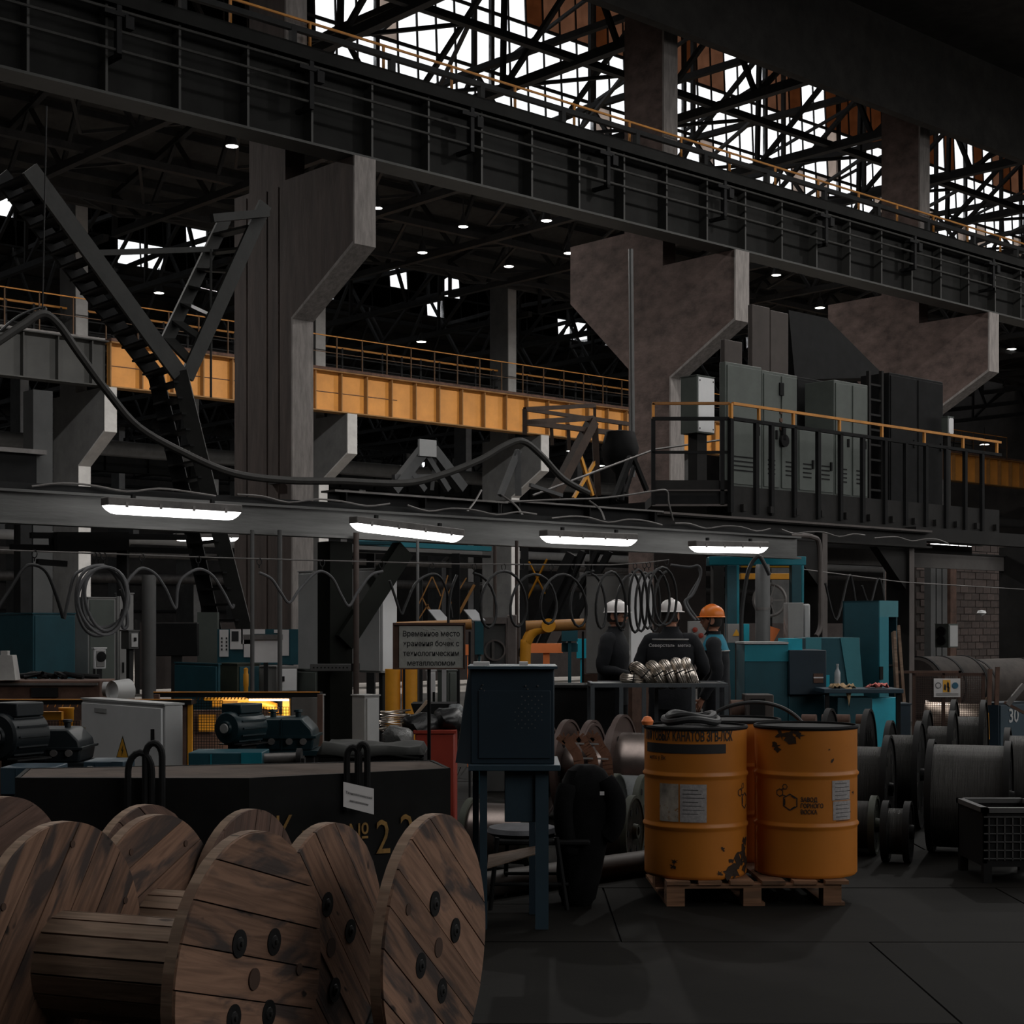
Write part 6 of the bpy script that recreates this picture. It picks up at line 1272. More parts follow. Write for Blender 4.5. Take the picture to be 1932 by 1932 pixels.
c = P(1452, 1132, 19); o = T('spoked_wheel', 'black spoked handwheel behind the round duct', 'wheel', FR(c.x, 19, c.z - .2)); fr = Matrix.Translation(c) @ Matrix.Rotation(PI / 2, 4, 'X'); MB(fr).lathe([(.19, 0), (.21, .01), (.19, .02), (.17, .01)], n=30, closed=True).build('rim', STEELB, o); MB(fr).lathe([(.04, 0), (.04, .03), (0, .03)], n=12).build('hub', STEELB, o)
for k in range(5): a_ = 2 * PI * k / 5; MB(fr).bar((0, 0, .01), (.19 * math.cos(a_), .19 * math.sin(a_), .01), .015).build('spoke', STEELB, o)
MB().box(c.x - .04, 19.05, 0, c.x + .04, 19.12, c.z).build('pedestal', BLACK, o)
g = fb(1408, 1460, 1305, None, 14.9, .3); fr, s_, t_, h_ = g; o = T('small_motor_box', 'brown-grey machine box in front of the blue machine', 'machine', fr); MB(fr).box(0, 0, 0, s_, t_, h_ * .97).build('body', mat('brown_grey_panel', (0, 0, 0)), o, bev=.01); MB(fr).box(s_ * .15, -.01, h_ * .72, s_ * .68, 0, h_ * .93).build('opening', BLACK, o)
MB(fr @ Matrix.Translation((-.0, .2, h_ * .8)) @ Matrix.Rotation(-PI / 2, 4, 'Y')).lathe([(.1, 0), (.1, .12), (.06, .13), (0, .13)], n=18).build('pulley', BROWN, o)
for i, (x0, x1, yt, Y) in enumerate([(1346, 1366, 1060, 20.5)]): q = fb(x0, x1, yt, None, Y, .3); solo(MB(q[0]).box(0, 0, 0, q[1], q[2], q[3]), 'dark_post', FRM, 'dark post rising behind the orange helmet', 'post')
solo(MB().tube(smoothpts([P(x, y, 19) for x, y in [(1265, 1066), (1300, 1070), (1318, 1068), (1322, 1085), (1308, 1120), (1292, 1135), (1300, 1155), (1312, 1170)]], 5), .016, 8), 'grey_hose', RUBG, 'pale grey hose curving down left of the orange helmet', 'hose')
solo(MB().tube(smoothpts([P(x, y, 19.1) for x, y in [(1318, 1072), (1320, 1090), (1298, 1128), (1300, 1145), (1318, 1170)]], 5), .014, 8), 'grey_hose', RUBG, 'second pale grey hose beside the first, left of the orange helmet', 'hose')
for k, (x0, x1, x2, y0, yb) in enumerate([(1557, 1578, 1600, 1090, 1170), (1626, 1641, 1655, 1095, 1140)]):
    solo(MB().tube(smoothpts([PV(x, y, -12) for x, y in [(x0, y0 + 10), (x1, yb), (x2, y0 - 0), (x2 + 8, y0 + 8), (x2 + 16, y0 + 60)]], 5), .018, 6), 'slack_cable', RUB, ['slack cable hanging between the two portal posts', 'slack cable hanging over the teal locker'][k], 'cable')
solo(MB().tube([PV(1420, 1062, -12.2), PV(1700, 1098, -11.9), PV(1932, 1112, -11.5)], .008, 6), 'thin_wire', STEELB, 'thin wire stretched across the right portal frames', 'wire')
# ------------------------------------------------------------------ centre machinery
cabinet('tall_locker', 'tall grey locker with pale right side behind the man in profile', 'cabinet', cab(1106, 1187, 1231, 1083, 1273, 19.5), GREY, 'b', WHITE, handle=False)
fr, s_, t_, h_ = cab(1106, 1187, 1231, 1083, 1273, 19.5); z0 = fr.translation.z; tl = [x for x in SC.objects if x.name.startswith('tall_locker')][0]; MB(fr).box(-.05, -.1, -z0, s_, t_, -.005).build('base', BROWN, tl)
GP = mat('gear_grey', (.13, .11, .105), .6, .2, .3, 4, .2)
g = fb(912, 975, 1160, None, 14.8, .5); fr, s_, t_, h_ = g; o = T('grey_gear_unit', 'grey-brown gear unit standing behind the blue stand', 'machine', fr); MB(fr).box(0, 0, 0, s_ * .66, t_, h_ * .97).build('body', GREYD, o, bev=.01); MB(fr).box(s_ * .7, -.03, 0, s_, t_, h_).build('column', GP, o, bev=.01); MB(fr).box(-.02, -.04, h_ * .95, s_ * .7, t_, h_ * .985).build('cap', GP, o)
MB(fr @ Matrix.Translation((s_ * .35, -.01, h_ * .8)) @ Matrix.Rotation(PI / 2, 4, 'X')).lathe([(.1, 0), (.1, .02), (.085, .02), (.085, 0)], n=24, closed=True).build('ring', GP, o)
MB(fr).box(s_ * .25, -.02, h_ * .74, s_ * .33, 0, h_ * .86).build('lever', STEELB, o)
for i in range(3): MB(fr).box(.02, -.006, h_ * (.2 + .15 * i), s_ * .62, 0, h_ * (.2 + .15 * i) + .02).build('rib', GP, o)
o = T('yellow_pipe', 'yellow pipe with downward elbow behind the gear unit', 'pipe', FR(P(1050, 0, 15.8).x, 15.8, 0)); Yy = 15.8
MB().tube([P(992, 1182, Yy), P(1104, 1178, Yy)], .058, 18).build('horizontal_run', mat('aged_yellow_pipe', (.36, .17, .05), .5, 0, .2, 3), o)
MB().tube(smoothpts([P(1030, 1184, Yy), P(1008, 1190, Yy), P(995, 1208, Yy), P(991, 1240, Yy), P(991, 1180 + 4650 / Yy, Yy)], 6), .055, 18).build('elbow', YEM, o)
MB().lathe([(.07, -.01), (.07, .02), (0, .02)], Matrix.Translation(P(1035, 1180, Yy - .05)) @ Matrix.Rotation(PI / 2, 4, 'X'), 18).build('flange_cap', YEM, o)
MB().box(P(1098, 0, Yy).x, Yy, 0, P(1102, 0, Yy).x, Yy + .05, P(0, 1182, Yy).z - .05).build('stand', BLACK, o)
o = T('yellow_pipe', 'yellow pipe lying above the paper storage sign', 'pipe', FR(P(800, 0, 14).x, 14, 0)); MB().tube([P(748, 1183, 14), P(890, 1178, 14)], .045, 16).build('horizontal_run', mat('aged_yellow_pipe', (0, 0, 0)), o); MB().box(P(760, 0, 14).x, 14.0, 0, P(764, 0, 14).x, 14.05, P(0, 1184, 14).z - .045).box(P(884, 0, 14).x, 14.0, 0, P(888, 0, 14).x, 14.05, P(0, 1182, 14).z - .045).build('stand', BLACK, o)
for i, (x0, xb, yt, yb) in enumerate([(808, 826, 1152, 1174), (875, 892, 1152, 1172)]):
    c = [P(x0, yt, 15.0), P(x0 + 22, yt, 15.0), P(xb + 24, yb, 14.7), P(xb, yb, 14.7)]; q = MB(); q.quadbox([c[3], c[2], c[2] + Vector((0, 0, .01)), c[3] + Vector((0, 0, .01)), c[0], c[1], c[1] + Vector((0, 0, .01)), c[0] + Vector((0, 0, .01))]); q.f = q.f; q.box((c[3].x + c[2].x) / 2 - .02, 14.68, 0, (c[3].x + c[2].x) / 2 + .02, 14.72, c[3].z)
    solo(q, 'tilted_plate', mat('plate_grey', (.34, .34, .35), .5, .1, .1, 3), 'tilted light grey plate behind the sign, %s of two' % ['left', 'right'][i], 'plate')
for (x0, x1, yt, yb, Y, m, nm, lab) in [(896, 912, 1172, 1235, 14.6, TEALD, 'teal_bracket', 'small teal bracket left of the grey gear unit'), (1060, 1090, 1188, 1210, 16.8, TEALD, 'teal_block', 'dark teal block under the yellow pipe'), (1060, 1090, 1213, 1230, 16.9, TEALD, 'teal_beam', 'lower teal beam under the yellow pipe'), (1000, 1062, 1214, 1232, 17.4, ORL, 'orange_light_panel', 'bright orange panel in place of the orange lights under the yellow pipe'), (878, 886, 1216, 1236, 17.4, ORL, 'orange_board', 'small orange board right of the paper sign'), (1088, 1106, 1205, 1242, 17.2, TEALB, 'cyan_board', 'bright cyan board left of the man in profile')]:  # wide orange panel's colour stands in for orange lights
    g = fb(x0, x1, yt, yb, Y, .1); solo(MB(g[0]).box(0, 0, 0, g[1], g[2], g[3]).box(g[1] * .4, .03, -g[0].translation.z, g[1] * .6, .08, 0), nm, m, lab, 'panel')
# diagonal props and yellow lattice
o = T('lattice_tower', 'yellow and grey lattice tower seen behind the hose loops', 'tower', FR(P(1000, 0, 25).x, 25, 0))
for (x0, y0, x1, y1, w_, m) in [(1080, 1045, 985, 1240, .16, STEEL), (1100, 1040, 1015, 1230, .10, STEEL), (1150, 1040, 1050, 1230, .10, STEEL), (998, 1060, 1028, 1120, .022, YEM), (1032, 1055, 985, 1150, .025, YEM), (1128, 1040, 1095, 1110, .08, STEEL)]: MB().bar(P(x0, y0, 25), P(x1, y1, 25.3), w_).build('brace', m, o)
for x, Y in ((990, 25.2), (1120, 25.5)): c = P(x, 0, Y); MB().box(c.x - .06, Y, 0, c.x + .06, Y + .12, 2.9).build('leg', STEEL, o)
o = T('yellow_lattice', 'diamond yellow lattice guard behind the paper sign', 'guard', FR(P(840, 0, 24).x, 24, 0))
for (x0, y0, x1, y1, w_) in [(815, 1088, 790, 1140, .03), (816, 1088, 832, 1125, .03), (796, 1126, 808, 1150, .03), (808, 1140, 790, 1168, .03), (895, 1103, 862, 1165, .07), (880, 1090, 850, 1140, .03), (845, 1085, 828, 1150, .03), (860, 1095, 846, 1120, .05), (805, 1140, 822, 1165, .03)]: MB().bar(P(x0, y0, 24), P(x1, y1, 24), w_ * .6).build('lattice_bar', mat('aged_yellow_pipe', (0, 0, 0)), o)
for x in (792, 900): c = P(x, 0, 24); MB().box(c.x - .04, 24, 0, c.x + .04, 24.1, 2.3).build('post', STEEL, o)
# steel trestles above the beams and the small crane gantry
def trestle(label, v, bars, col=STEEL, name='steel_trestle'):
    o = T(name, label, 'trestle', PV(bars[0][0], 940, v))
    for (x0, y0, x1, y1, w_) in bars: MB().bar(PV(x0, y0, v), PV(x1, y1, v), w_).build('strut', col, o)
    return o
TRS = mat('trestle_grey', (.09, .09, .092), .55, .2, .2, 3)
o = trestle('grey steel A-shaped trestle with bolted head plate below the yellow girder', -9, [(800, 848, 740, 925, .14), (815, 848, 872, 922, .14), (798, 850, 845, 925, .08), (770, 885, 800, 925, .08), (822, 850, 815, 925, .05), (742, 900, 830, 900, .07)], TRS)
a = PV(806, 842, -9.1); MB(FR(a.x, a.y, a.z, TH)).box(-.15, -.02, -.14, .15, .02, .09).build('head_plate', GREYW, o)
trestle('thin grey trestle legs right of the sagging cable peak', -9.5, [(978, 850, 944, 935, .07), (976, 850, 978, 935, .09), (1000, 915, 1060, 935, .05)], TRS)
trestle('dark trestle against the foot of the rough column', -7, [(1190, 862, 1160, 940, .09), (1194, 862, 1220, 925, .07), (1196, 880, 1180, 930, .05)], STEEL)
CG = mat('gantry_rust', (.055, .035, .026), .7, .2, .3, 4)
o = trestle('rust-brown railed crab gantry in front of the right end of the yellow girder', -3, [(990, 772, 990, 820, .09), (990, 772, 1122, 765, .08), (990, 772, 1115, 790, .07), (990, 797, 1118, 789, .1), (990, 797, 1185, 820, .1), (1117, 790, 1185, 800, .08), (1122, 765, 1122, 795, .06), (1122, 800, 1128, 935, .13), (1118, 795, 1045, 935, .2), (1040, 800, 1042, 840, .07), (1072, 800, 1074, 850, .07), (1170, 800, 1170, 830, .07), (1096, 860, 1126, 940, .05)], CG, 'crab_gantry')
for (x0, y0, x1, y1) in [(1095, 860, 1118, 935), (1126, 865, 1082, 940)]: MB().bar(PV(x0, y0, -3), PV(x1, y1, -3), .06).build('yellow_tie', YEM, o)
c = PV(1170, 860, -5); solo(MB(Matrix.Translation(c)).lathe([(.0, -.9), (.08, -.85), (.1, -.35), (.32, -.1), (.36, .15), (.28, .45), (0, .5)], n=20), 'hoist_hook_block', BLACK, 'black bulbous hoist block hanging left of the rough column', 'hoist')
solo(MB().tube([PV(1005, 935, -9), PV(1150, 880, -9), PV(1235, 848, -9), PV(1375, 828, -9)], .018, 6), 'span_wire', STEELB, 'slanting span wire from the low beams up to the platform railing', 'wire')
# small stuff behind the stand
o = T('red_box', 'flat dark red box under black bags left of the blue stand', 'box', FR(P(820, 0, 10.6).x, 10.6, 0)); g = fb(783, 858, 1384, None, 10.6, .5); MB(g[0]).box(0, 0, 0, g[1], g[2], g[3]).build('body', RED, o, bev=.01); MB(g[0]).box(-.01, -.01, g[3], g[1] + .01, g[2], g[3] + .02).build('lid', RED, o)
def blob(px, py, Y, rx, ry, rzz, name, lab, m, cat, seed, base=None):
    c = P(px, py, Y); me = bpy.data.meshes.new('b'); bm = bmesh.new(); bmesh.ops.create_icosphere(bm, subdivisions=3, radius=1); rr = random.Random(seed); off = [rr.uniform(0, 6) for _ in range(6)]
    for v in bm.verts:
        x, y, z = v.co; k = 1 + .14 * math.sin(3 * x + off[0]) * math.sin(3 * z + off[1]) + .06 * math.sin(6 * y + off[2]) + .04 * math.sin(7 * x + 5 * z + off[3])
        v.co = Vector((x * rx * k, y * ry * k, max(z, -.55) * rzz * k))
    bm.to_mesh(me); bm.free(); q = MB(Matrix.Translation(c)); q.add(me, Matrix.Identity(4)); return solo(q, name, m, lab, cat)
BAG = mat('black_bag_film', (.008, .008, .009), .35, 0, .3, 5, .6, spec=.3)
blob(800, 1370, 10.8, .14, .18, .09, 'black_bag', 'crumpled black bag lying on the red box, left', BAG, 'bag', 3); blob(845, 1362, 10.85, .13, .18, .10, 'black_bag', 'crumpled black bag lying on the red box, right', BAG, 'bag', 4)
blob(750, 1396, 10.3, .11, .14, .10, 'plastic_bag', 'grey translucent plastic bag on the box right of the post foot', mat('crumpled_film', (.08, .08, .078), .3, 0, .3, 9, .9), 'bag', 5); blob(860, 1345, 11, .06, .1, .07, 'plastic_bag', 'shiny clear plastic wrap against the blue stand', mat('crumpled_film2', (.14, .15, .155), .2, 0, .3, 9, .9), 'bag', 6)
g = fb(716, 782, 1412, None, 10.15, .4); solo(MB(g[0]).box(0, 0, 0, g[1], g[2], g[3]), 'low_box', GREYD, 'dark low box carrying the plastic bag', 'box')
g = fb(775, 860, 1336, 1352, 11.0, .3); solo(MB(g[0]).quadbox([(.03, 0, 0), (g[1] - .03, 0, 0), (g[1] - .03, g[2], 0), (.03, g[2], 0), (0, 0, g[3] + .03), (g[1], 0, g[3] + .03), (g[1], g[2], g[3] + .03), (0, g[2], g[3] + .03)]).box(.1, .1, -g[0].translation.z, .2, .2, 0), 'black_tray', BLACK, 'black tray standing over the bags left of the blue stand', 'tray')
c = P(747, 1362, 11.2); o = T('wire_bundle', 'loose bundle of pale wire turns right of the grey box', 'wire', FR(c.x, 11.2, c.z - .1))
for k in range(12): r_ = .10 + .02 * R.random(); z_ = -.07 + k * .013; tl = R.uniform(-.15, .15); MB(Matrix.Translation(c)).tube([(r_ * math.cos(t), r_ * math.sin(t), z_ + tl * r_ * math.cos(t)) for t in [2 * PI * i / 24 for i in range(24)]], .004, 5, closed=True).build('wire_turn', CHROME, o)
g = fb(720, 775, 1385, None, 11.1, .35); solo(MB(g[0]).box(0, 0, 0, g[1], g[2], g[3] - .0), 'support_box', GREYD, 'dark box under the pale wire bundle', 'box')
solo(MB().tube(smoothpts([P(x, y, 10.9) for x, y in [(778, 1356), (790, 1342), (800, 1330), (806, 1322)]], 4), .012, 7), 'tan_tube', mat('tan_tube', (.4, .3, .22), .6), 'short tan tube sticking up beside the black tray', 'tube')
# ------------------------------------------------------------------ steel table frame with wire coils
Yt = 13.9; o = T('steel_frame_table', 'grey square-tube steel table carrying shiny wire coils', 'table', FR(P(1250, 0, Yt).x, Yt, 0)); TF = mat('table_tube', (.075, .085, .095), .5, .2, .2, 5)
zt = P(0, 1293, Yt).z; Yb2 = 14.5
for (a, b, Ya, Yc_) in [((1118, 1300), (1370, 1284), Yt, Yt), ((1128, 1290), (1366, 1282), Yb2, Yb2)]: A_, B_ = P(a[0], 1292, Ya), P(b[0], 1292, Yc_); A_.z = B_.z = zt; MB().bar(A_, B_, .035).build('long_rail', TF, o)
for x in (1118, 1370): A_, B_ = P(x, 0, Yt), P(x, 0, Yt); MB().bar((A_.x, Yt, zt), (A_.x, Yb2, zt), .035).build('end_rail', TF, o)
for x in (1118, 1172, 1215, 1308, 1370): A_ = P(x, 0, Yt); MB().box(A_.x - .018, Yt - .018, 0, A_.x + .018, Yt + .018, zt).build('leg', TF, o)
for x in (1118, 1370, 1250): A_ = P(x, 0, Yt); MB().box(A_.x - .018, Yb2 - .018, 0, A_.x + .018, Yb2 + .018, zt).build('leg', TF, o)
MB().box(P(1118, 0, Yt).x, Yt, zt - .01, P(1370, 0, Yt).x, Yb2, zt + .012).build('sheet_top', GREYD, o); MB().bar(P(1118, 1390, Yt), P(1370, 1390, Yt), .03).build('lower_rail', TF, o)
def coil(px, py, r, th, tilt, yaw, lab, wrap=False):
    c = P(px, py, Yt + .3); fr = Matrix.Translation(c) @ rz(yaw) @ Matrix.Rotation(tilt, 4, 'Y'); o = T('wire_coil', lab, 'wire coil', FR(c.x, c.y, zt + .012), 'coils of bright wire')
    rr = random.Random(int(px)); q = MB(fr)
    for k in range(16):
        a_ = 2 * PI * k / 16; dr, dz = th * .5 * math.cos(a_), th * .75 * math.sin(a_); q.tube([((r + dr) * math.cos(t), (r + dr) * math.sin(t), dz + .004 * math.sin(3 * t + k)) for t in [2 * PI * i / 26 for i in range(26)]], .0075, 5, closed=True)
    q.build('wire_turns', CHROME, o)
    for k in range(3): a_ = 2 * PI * k / 3 + .4; MB(fr @ rz(a_)).tube([(r + th * .8 * math.cos(t), 0, th * 1.0 * math.sin(t)) for t in [2 * PI * i / 12 for i in range(12)]], .006, 5, closed=True).build('tie', STEEL, o)
coil(1196, 1281, .10, .045, .12, 0, 'wire coil lying flat at the left end of the steel table'); coil(1213, 1272, .115, .05, .75, .2, 'leaning wire coil, first of the row on the table'); coil(1240, 1273, .115, .05, 1.0, .1, 'leaning wire coil, second of the row on the table')
coil(1262, 1272, .115, .05, 1.1, .0, 'leaning wire coil, third of the row on the table'); coil(1284, 1270, .12, .05, 1.15, -.1, 'leaning wire coil, fourth of the row on the table'); coil(1302, 1270, .12, .05, 1.2, -.15, 'wire coil at the right end of the row, nearest the orange helmet man'); coil(1290, 1283, .10, .03, .06, 0, 'flat wire coil in front of the leaning row')
solo(MB().box(*[v for v in (P(1040, 0, 14.8).x, 14.8, 0, P(1160, 0, 14.8).x, 15.3, P(0, 1297, 14.8).z)]).box(P(1040, 0, 14.8).x, 14.75, P(0, 1297, 14.8).z, P(1165, 0, 14.8).x, 15.35, P(0, 1294, 14.8).z + .01), 'dark_bench', BLACK, 'dark bench left of the steel table', 'bench')
# ------------------------------------------------------------------ the three workers
def skinned(verts, edges, rad, root=0, sub=1):
    me = bpy.data.meshes.new('s'); me.from_pydata([tuple(v) for v in verts], edges, []); o = link(bpy.data.objects.new('s', me))
    m = o.modifiers.new('k', 'SKIN'); m.use_smooth_shade = True
    sv = me.skin_vertices[0].data
    for i, r in enumerate(rad): sv[i].radius = (r, r) if not isinstance(r, tuple) else r; sv[i].use_root = (i == root)
    o.modifiers.new('u', 'SUBSURF').levels = sub
    dg = bpy.context.evaluated_depsgraph_get(); out = bpy.data.meshes.new_from_object(o.evaluated_get(dg)); bpy.data.objects.remove(o); return out
def head_mesh():
    bm = bmesh.new(); bmesh.ops.create_uvsphere(bm, u_segments=28, v_segments=20, radius=1)
    for v in bm.verts:
        x, y, z = v.co; f = max(0, -y)
        X, Y_, Z = x * .074, y * .096, z * .118
        if z < -.1: X *= 1 - .38 * min(1, (-z - .1)); Y_ *= 1 - .12 * (-z - .1) * (1 if y > 0 else .2)
        if f > .5:                                     # face relief: brow, eye hollows, nose, lips, chin
            Y_ -= .024 * math.exp(-((x / .16) ** 2) - ((z + .12) / .17) ** 2) * (f ** 2)
            Y_ -= .006 * math.exp(-((z - .16) / .1) ** 2) * f
            for s_ in (-1, 1): Y_ += .010 * math.exp(-(((x - s_ * .36) / .17) ** 2) - ((z - .0) / .11) ** 2)
            Y_ -= .007 * math.exp(-((x / .3) ** 2) - ((z + .47) / .09) ** 2) * f; Y_ -= .008 * math.exp(-((x / .25) ** 2) - ((z + .8) / .14) ** 2)
        v.co = Vector((X, Y_, Z))
    me = bpy.data.meshes.new('h'); bm.to_mesh(me); bm.free(); return me
HEAD = head_mesh()
def person(label, X, Y, face, hs, helmet, yoke, tape, armL, armR, turn=0., lean=0., wide=1., beard=False, glasses=False):
    fr = FR(X, Y, 0, face) @ Matrix.Scale(hs / 1.72, 4); o = T('person', label, 'person', FR(X, Y, 0, face))
    V, E, Rd = [], [], []
    def add(p, r, par=None):
        V.append(Vector(p)); Rd.append(r)
        if par is not None: E.append((par, len(V) - 1))
        return len(V) - 1
    pel = add((0, 0, .93), .12); wst = add((0, -.0, 1.06), .115, pel); ch = add((0, .0 + lean * .3, 1.25), .125, wst); nb = add((0, .012 + lean * .7, 1.42), .07, ch); nk = add((0, .0 + lean, 1.49), .052, nb); add((0, -.005 + lean, 1.56), .055, nk)
    for s_ in (-1, 1):
        h = add((s_ * .095, 0, .88), .095, pel); k = add((s_ * .11, -.015, .48), .062, h); a = add((s_ * .12, .02, .10), .042, k); f1 = add((s_ * .13, -.06, .05), .042, a); add((s_ * .14, -.15, .035), .03, f1)
    hands = []
    for s_, arm in ((-1, armL), (1, armR)):
        sh = add((s_ * .175 * wide, .01 + lean * .5, 1.37), .06, ch); e = add(arm[0], .042, sh); w = add(arm[1], .028, e)
        d = (Vector(arm[1]) - Vector(arm[0])).normalized(); side = d.cross(Vector((s_, 0, 0))); side = side.normalized() if side.length > .1 else Vector((0, 1, 0)); nrm = d.cross(side).normalized()
        p0 = Vector(arm[1]); pm = add(p0 + d * .05, .030, w)
        for q in range(4):
            off = side * (.03 - .02 * q); L_ = (.07, .08, .075, .06)[q]; a_ = add(p0 + d * .095 + off, .0095, pm); b_ = add(p0 + d * (.095 + L_ * .5) + off + nrm * .008, .0088, a_); add(p0 + d * (.095 + L_ * .8) + off + nrm * .03, .0075, b_)
        t_ = add(p0 + d * .05 + side * .045, .011, pm); add(p0 + d * .085 + side * .06 + nrm * .01, .009, t_)
    body = skinned(V, E, Rd); q = MB(fr); q.add(body, Matrix.Identity(4))
    hf = Matrix.Translation((0, -.012 + lean, 1.605)) @ rz(turn); q.add(HEAD, hf)
    for s_ in (-1, 1): q.lathe([(.0, -.006), (.026, .0), (.03, .008), (.012, .010)], hf @ Matrix.Translation((s_ * .072, .008, .0)) @ Matrix.Rotation(s_ * PI / 2, 4, 'Y') @ Matrix.Scale(1.3, 4, (1, 0, 0)), 12)
    q.build('body', SKIN, o)
    H_ = lambda: MB(fr @ hf)
    for s_ in (-1, 1):
        H_().lathe([(0, -.010), (.009, -.004), (.0095, 0), (.006, .006), (0, .008)], Matrix.Translation((s_ * .027, -.083, .004)) @ Matrix.Rotation(PI / 2, 4, 'X'), 12).build('eye', WHITE, o)
        H_().lathe([(.0048, .0), (.004, .0095), (0, .0098)], Matrix.Translation((s_ * .027, -.083, .004)) @ Matrix.Rotation(PI / 2, 4, 'X'), 10).build('pupil', INK, o)
        H_().bar((s_ * .014, -.092, .022), (s_ * .042, -.084, .022), .006, .006).build('eyebrow', HAIR, o)
    H_().bar((-.02, -.0925, -.056), (.02, -.0925, -.056), .004, .005).build('mouth', mat('lips', (.28, .10, .08), .6), o)
    # hair visible under the helmet
    H_().loft([(0, .022, -.055, .066, .068), (0, .016, -.02, .0745, .083), (0, .012, .03, .078, .088), (0, .01, .06, .076, .088)], 20).build('hair', HAIR, o)
    if beard: H_().loft([(0, -.045, -.118, .03, .03), (0, -.042, -.095, .05, .048), (0, -.035, -.055, .064, .052)], 16).build('beard', HAIR, o)
    if glasses: H_().box(-.062, -.112, -.008, -.004, -.106, .014).box(.004, -.112, -.008, .062, -.106, .014).box(-.08, -.11, .006, -.074, .02, .010).box(.074, -.11, .006, .08, .02, .010).build('glasses', mat('dark_lens', (.03, .03, .035), .1), o)
    # helmet: shell, brim, ridge, chin strap
    prof = [(1.0, 0), (1.0, .12), (.98, .32), (.9, .56), (.74, .78), (.5, .93), (.25, .99), (0, 1.0)]
    q = H_(); b = len(q.v); n = 32
    for r_, h_ in prof:
        for k in range(n): t = 2 * PI * k / n; q.v.append(Vector((.098 * r_ * math.cos(t), .122 * r_ * math.sin(t) + .004, .046 + .108 * h_)))
    for i in range(len(prof) - 1):
        for k in range(n): k2 = (k + 1) % n; q.f.append((i * n + k, i * n + k2, (i + 1) * n + k2, (i + 1) * n + k))
    q.build('helmet_shell', helmet, o)
    q = H_(); 
    for k in range(n):
        t = 2 * PI * k / n; fx = max(0, -math.sin(t)); ex = .008 + .036 * fx ** 1.5
        for (r_, z_) in ((0, .046), (ex, .038), (ex, .034), (0, .040)): q.v.append(Vector(((.098 + r_) * math.cos(t), (.122 + r_) * math.sin(t) + .004, z_)))
    for k in range(n):
        k2 = (k + 1) % n
        for j in range(4): j2 = (j + 1) % 4; q.f.append((4 * k + j, 4 * k2 + j, 4 * k2 + j2, 4 * k + j2))
    q.build('helmet_brim', helmet, o)
    H_().tube([(0, -.118 + .236 * t, .052 + .108 * math.sin(PI * t) ** .62) for t in [k / 12 for k in range(13)]], .008, 8).build('helmet_ridge', helmet, o)
    H_().tube(smoothpts([(-.088, .0, .045), (-.079, -.012, -.03), (-.05, -.05, -.118), (0, -.072, -.135), (.05, -.05, -.118), (.079, -.012, -.03), (.088, .0, .045)], 4), .006, 6).build('chin_strap', INK, o)
    # clothes
    q = MB(fr); w = wide
    q.loft([(0, .0, .74, .185, .135), (0, .0, .90, .182 * w, .14), (0, -.004, 1.04, .172 * w, .135), (0, .0 + lean * .3, 1.20, .195 * w, .145), (0, .004 + lean * .5, 1.32, .205 * w, .13), (0, .008 + lean * .6, 1.40, .165 * w, .10), (0, .01 + lean * .7, 1.445, .10, .078), (0, .006 + lean * .8, 1.485, .072, .068), (0, .0 + lean * .8, 1.505, .074, .07)], 24)
    for i, v in enumerate(q.v): v.y += .005 * math.sin(v.z * 46 + v.x * 20); v.x += .003 * math.sin(v.z * 61 + i)
    for s_, arm in ((-1, armL), (1, armR)):
        e, wr = Vector(arm[0]), Vector(arm[1]); sh = Vector((s_ * .165 * w, .01 + lean * .5, 1.365))
        pts = smoothpts([sh + Vector((-s_ * .06, 0, .0)), sh, (sh + e) / 2 + Vector((s_ * .012, .0, 0)), e, (e + wr) / 2, wr], 4); n_ = len(pts); q.tube(pts, [(.085 - .042 * (i / (n_ - 1)) + .003 * math.sin(i * 2.1)) for i in range(n_)], 14)
    q.build('jacket', CLOTH, o)
    q = MB(fr)
    for s_ in (-1, 1): q.tube(smoothpts([(s_ * .085, 0, .90), (s_ * .105, -.01, .68), (s_ * .11, -.015, .48), (s_ * .12, .015, .25), (s_ * .12, .02, .09)], 3), [.115] + [.115 - .045 * i / 12 for i in range(12)], 14)
    q.build('trousers', CLOTH, o)
    q = MB(fr)
    for s_ in (-1, 1): q.loft([(s_ * .132, -.05, 0, .052, .135), (s_ * .132, -.05, .03, .052, .135), (s_ * .13, -.035, .07, .05, .115), (s_ * .122, .015, .11, .05, .065), (s_ * .12, .02, .17, .052, .058)], 16)
    q.build('boots', BLACK, o)
    if yoke: MB(fr).loft([(0, .003 + lean * .5, 1.315, .210 * w, .136), (0, .008 + lean * .6, 1.405, .172 * w, .106), (0, .01 + lean * .7, 1.45, .106, .084), (0, .01 + lean * .7, 1.47, .085, .075)], 24).build('shoulder_yoke', CLOTHT, o)
    if tape:
        z0 = 1.31 if yoke else 1.385; r_ = .212 if yoke else .187
        MB(fr).tube([(r_ * w * math.cos(t), .004 + lean * .5 + (.139 if yoke else .117) * math.sin(t), z0 + (.0 if yoke else .0)) for t in [PI * (k / 20) for k in range(21)]], .009, 6).build('reflective_tape', CLOTHG, o)
    return o, fr
Yp1 = 15.9
p1, fp = person('man in white helmet and black jacket, seen in profile facing right', P(1156, 0, Yp1).x, Yp1, PI / 2 - .4, 1.76, HELW, False, False, ((-.24, .02, 1.10), (-.16, -.22, 1.03)), ((.24, .03, 1.10), (.17, -.2, 1.02)), lean=-.03, beard=True, glasses=True)
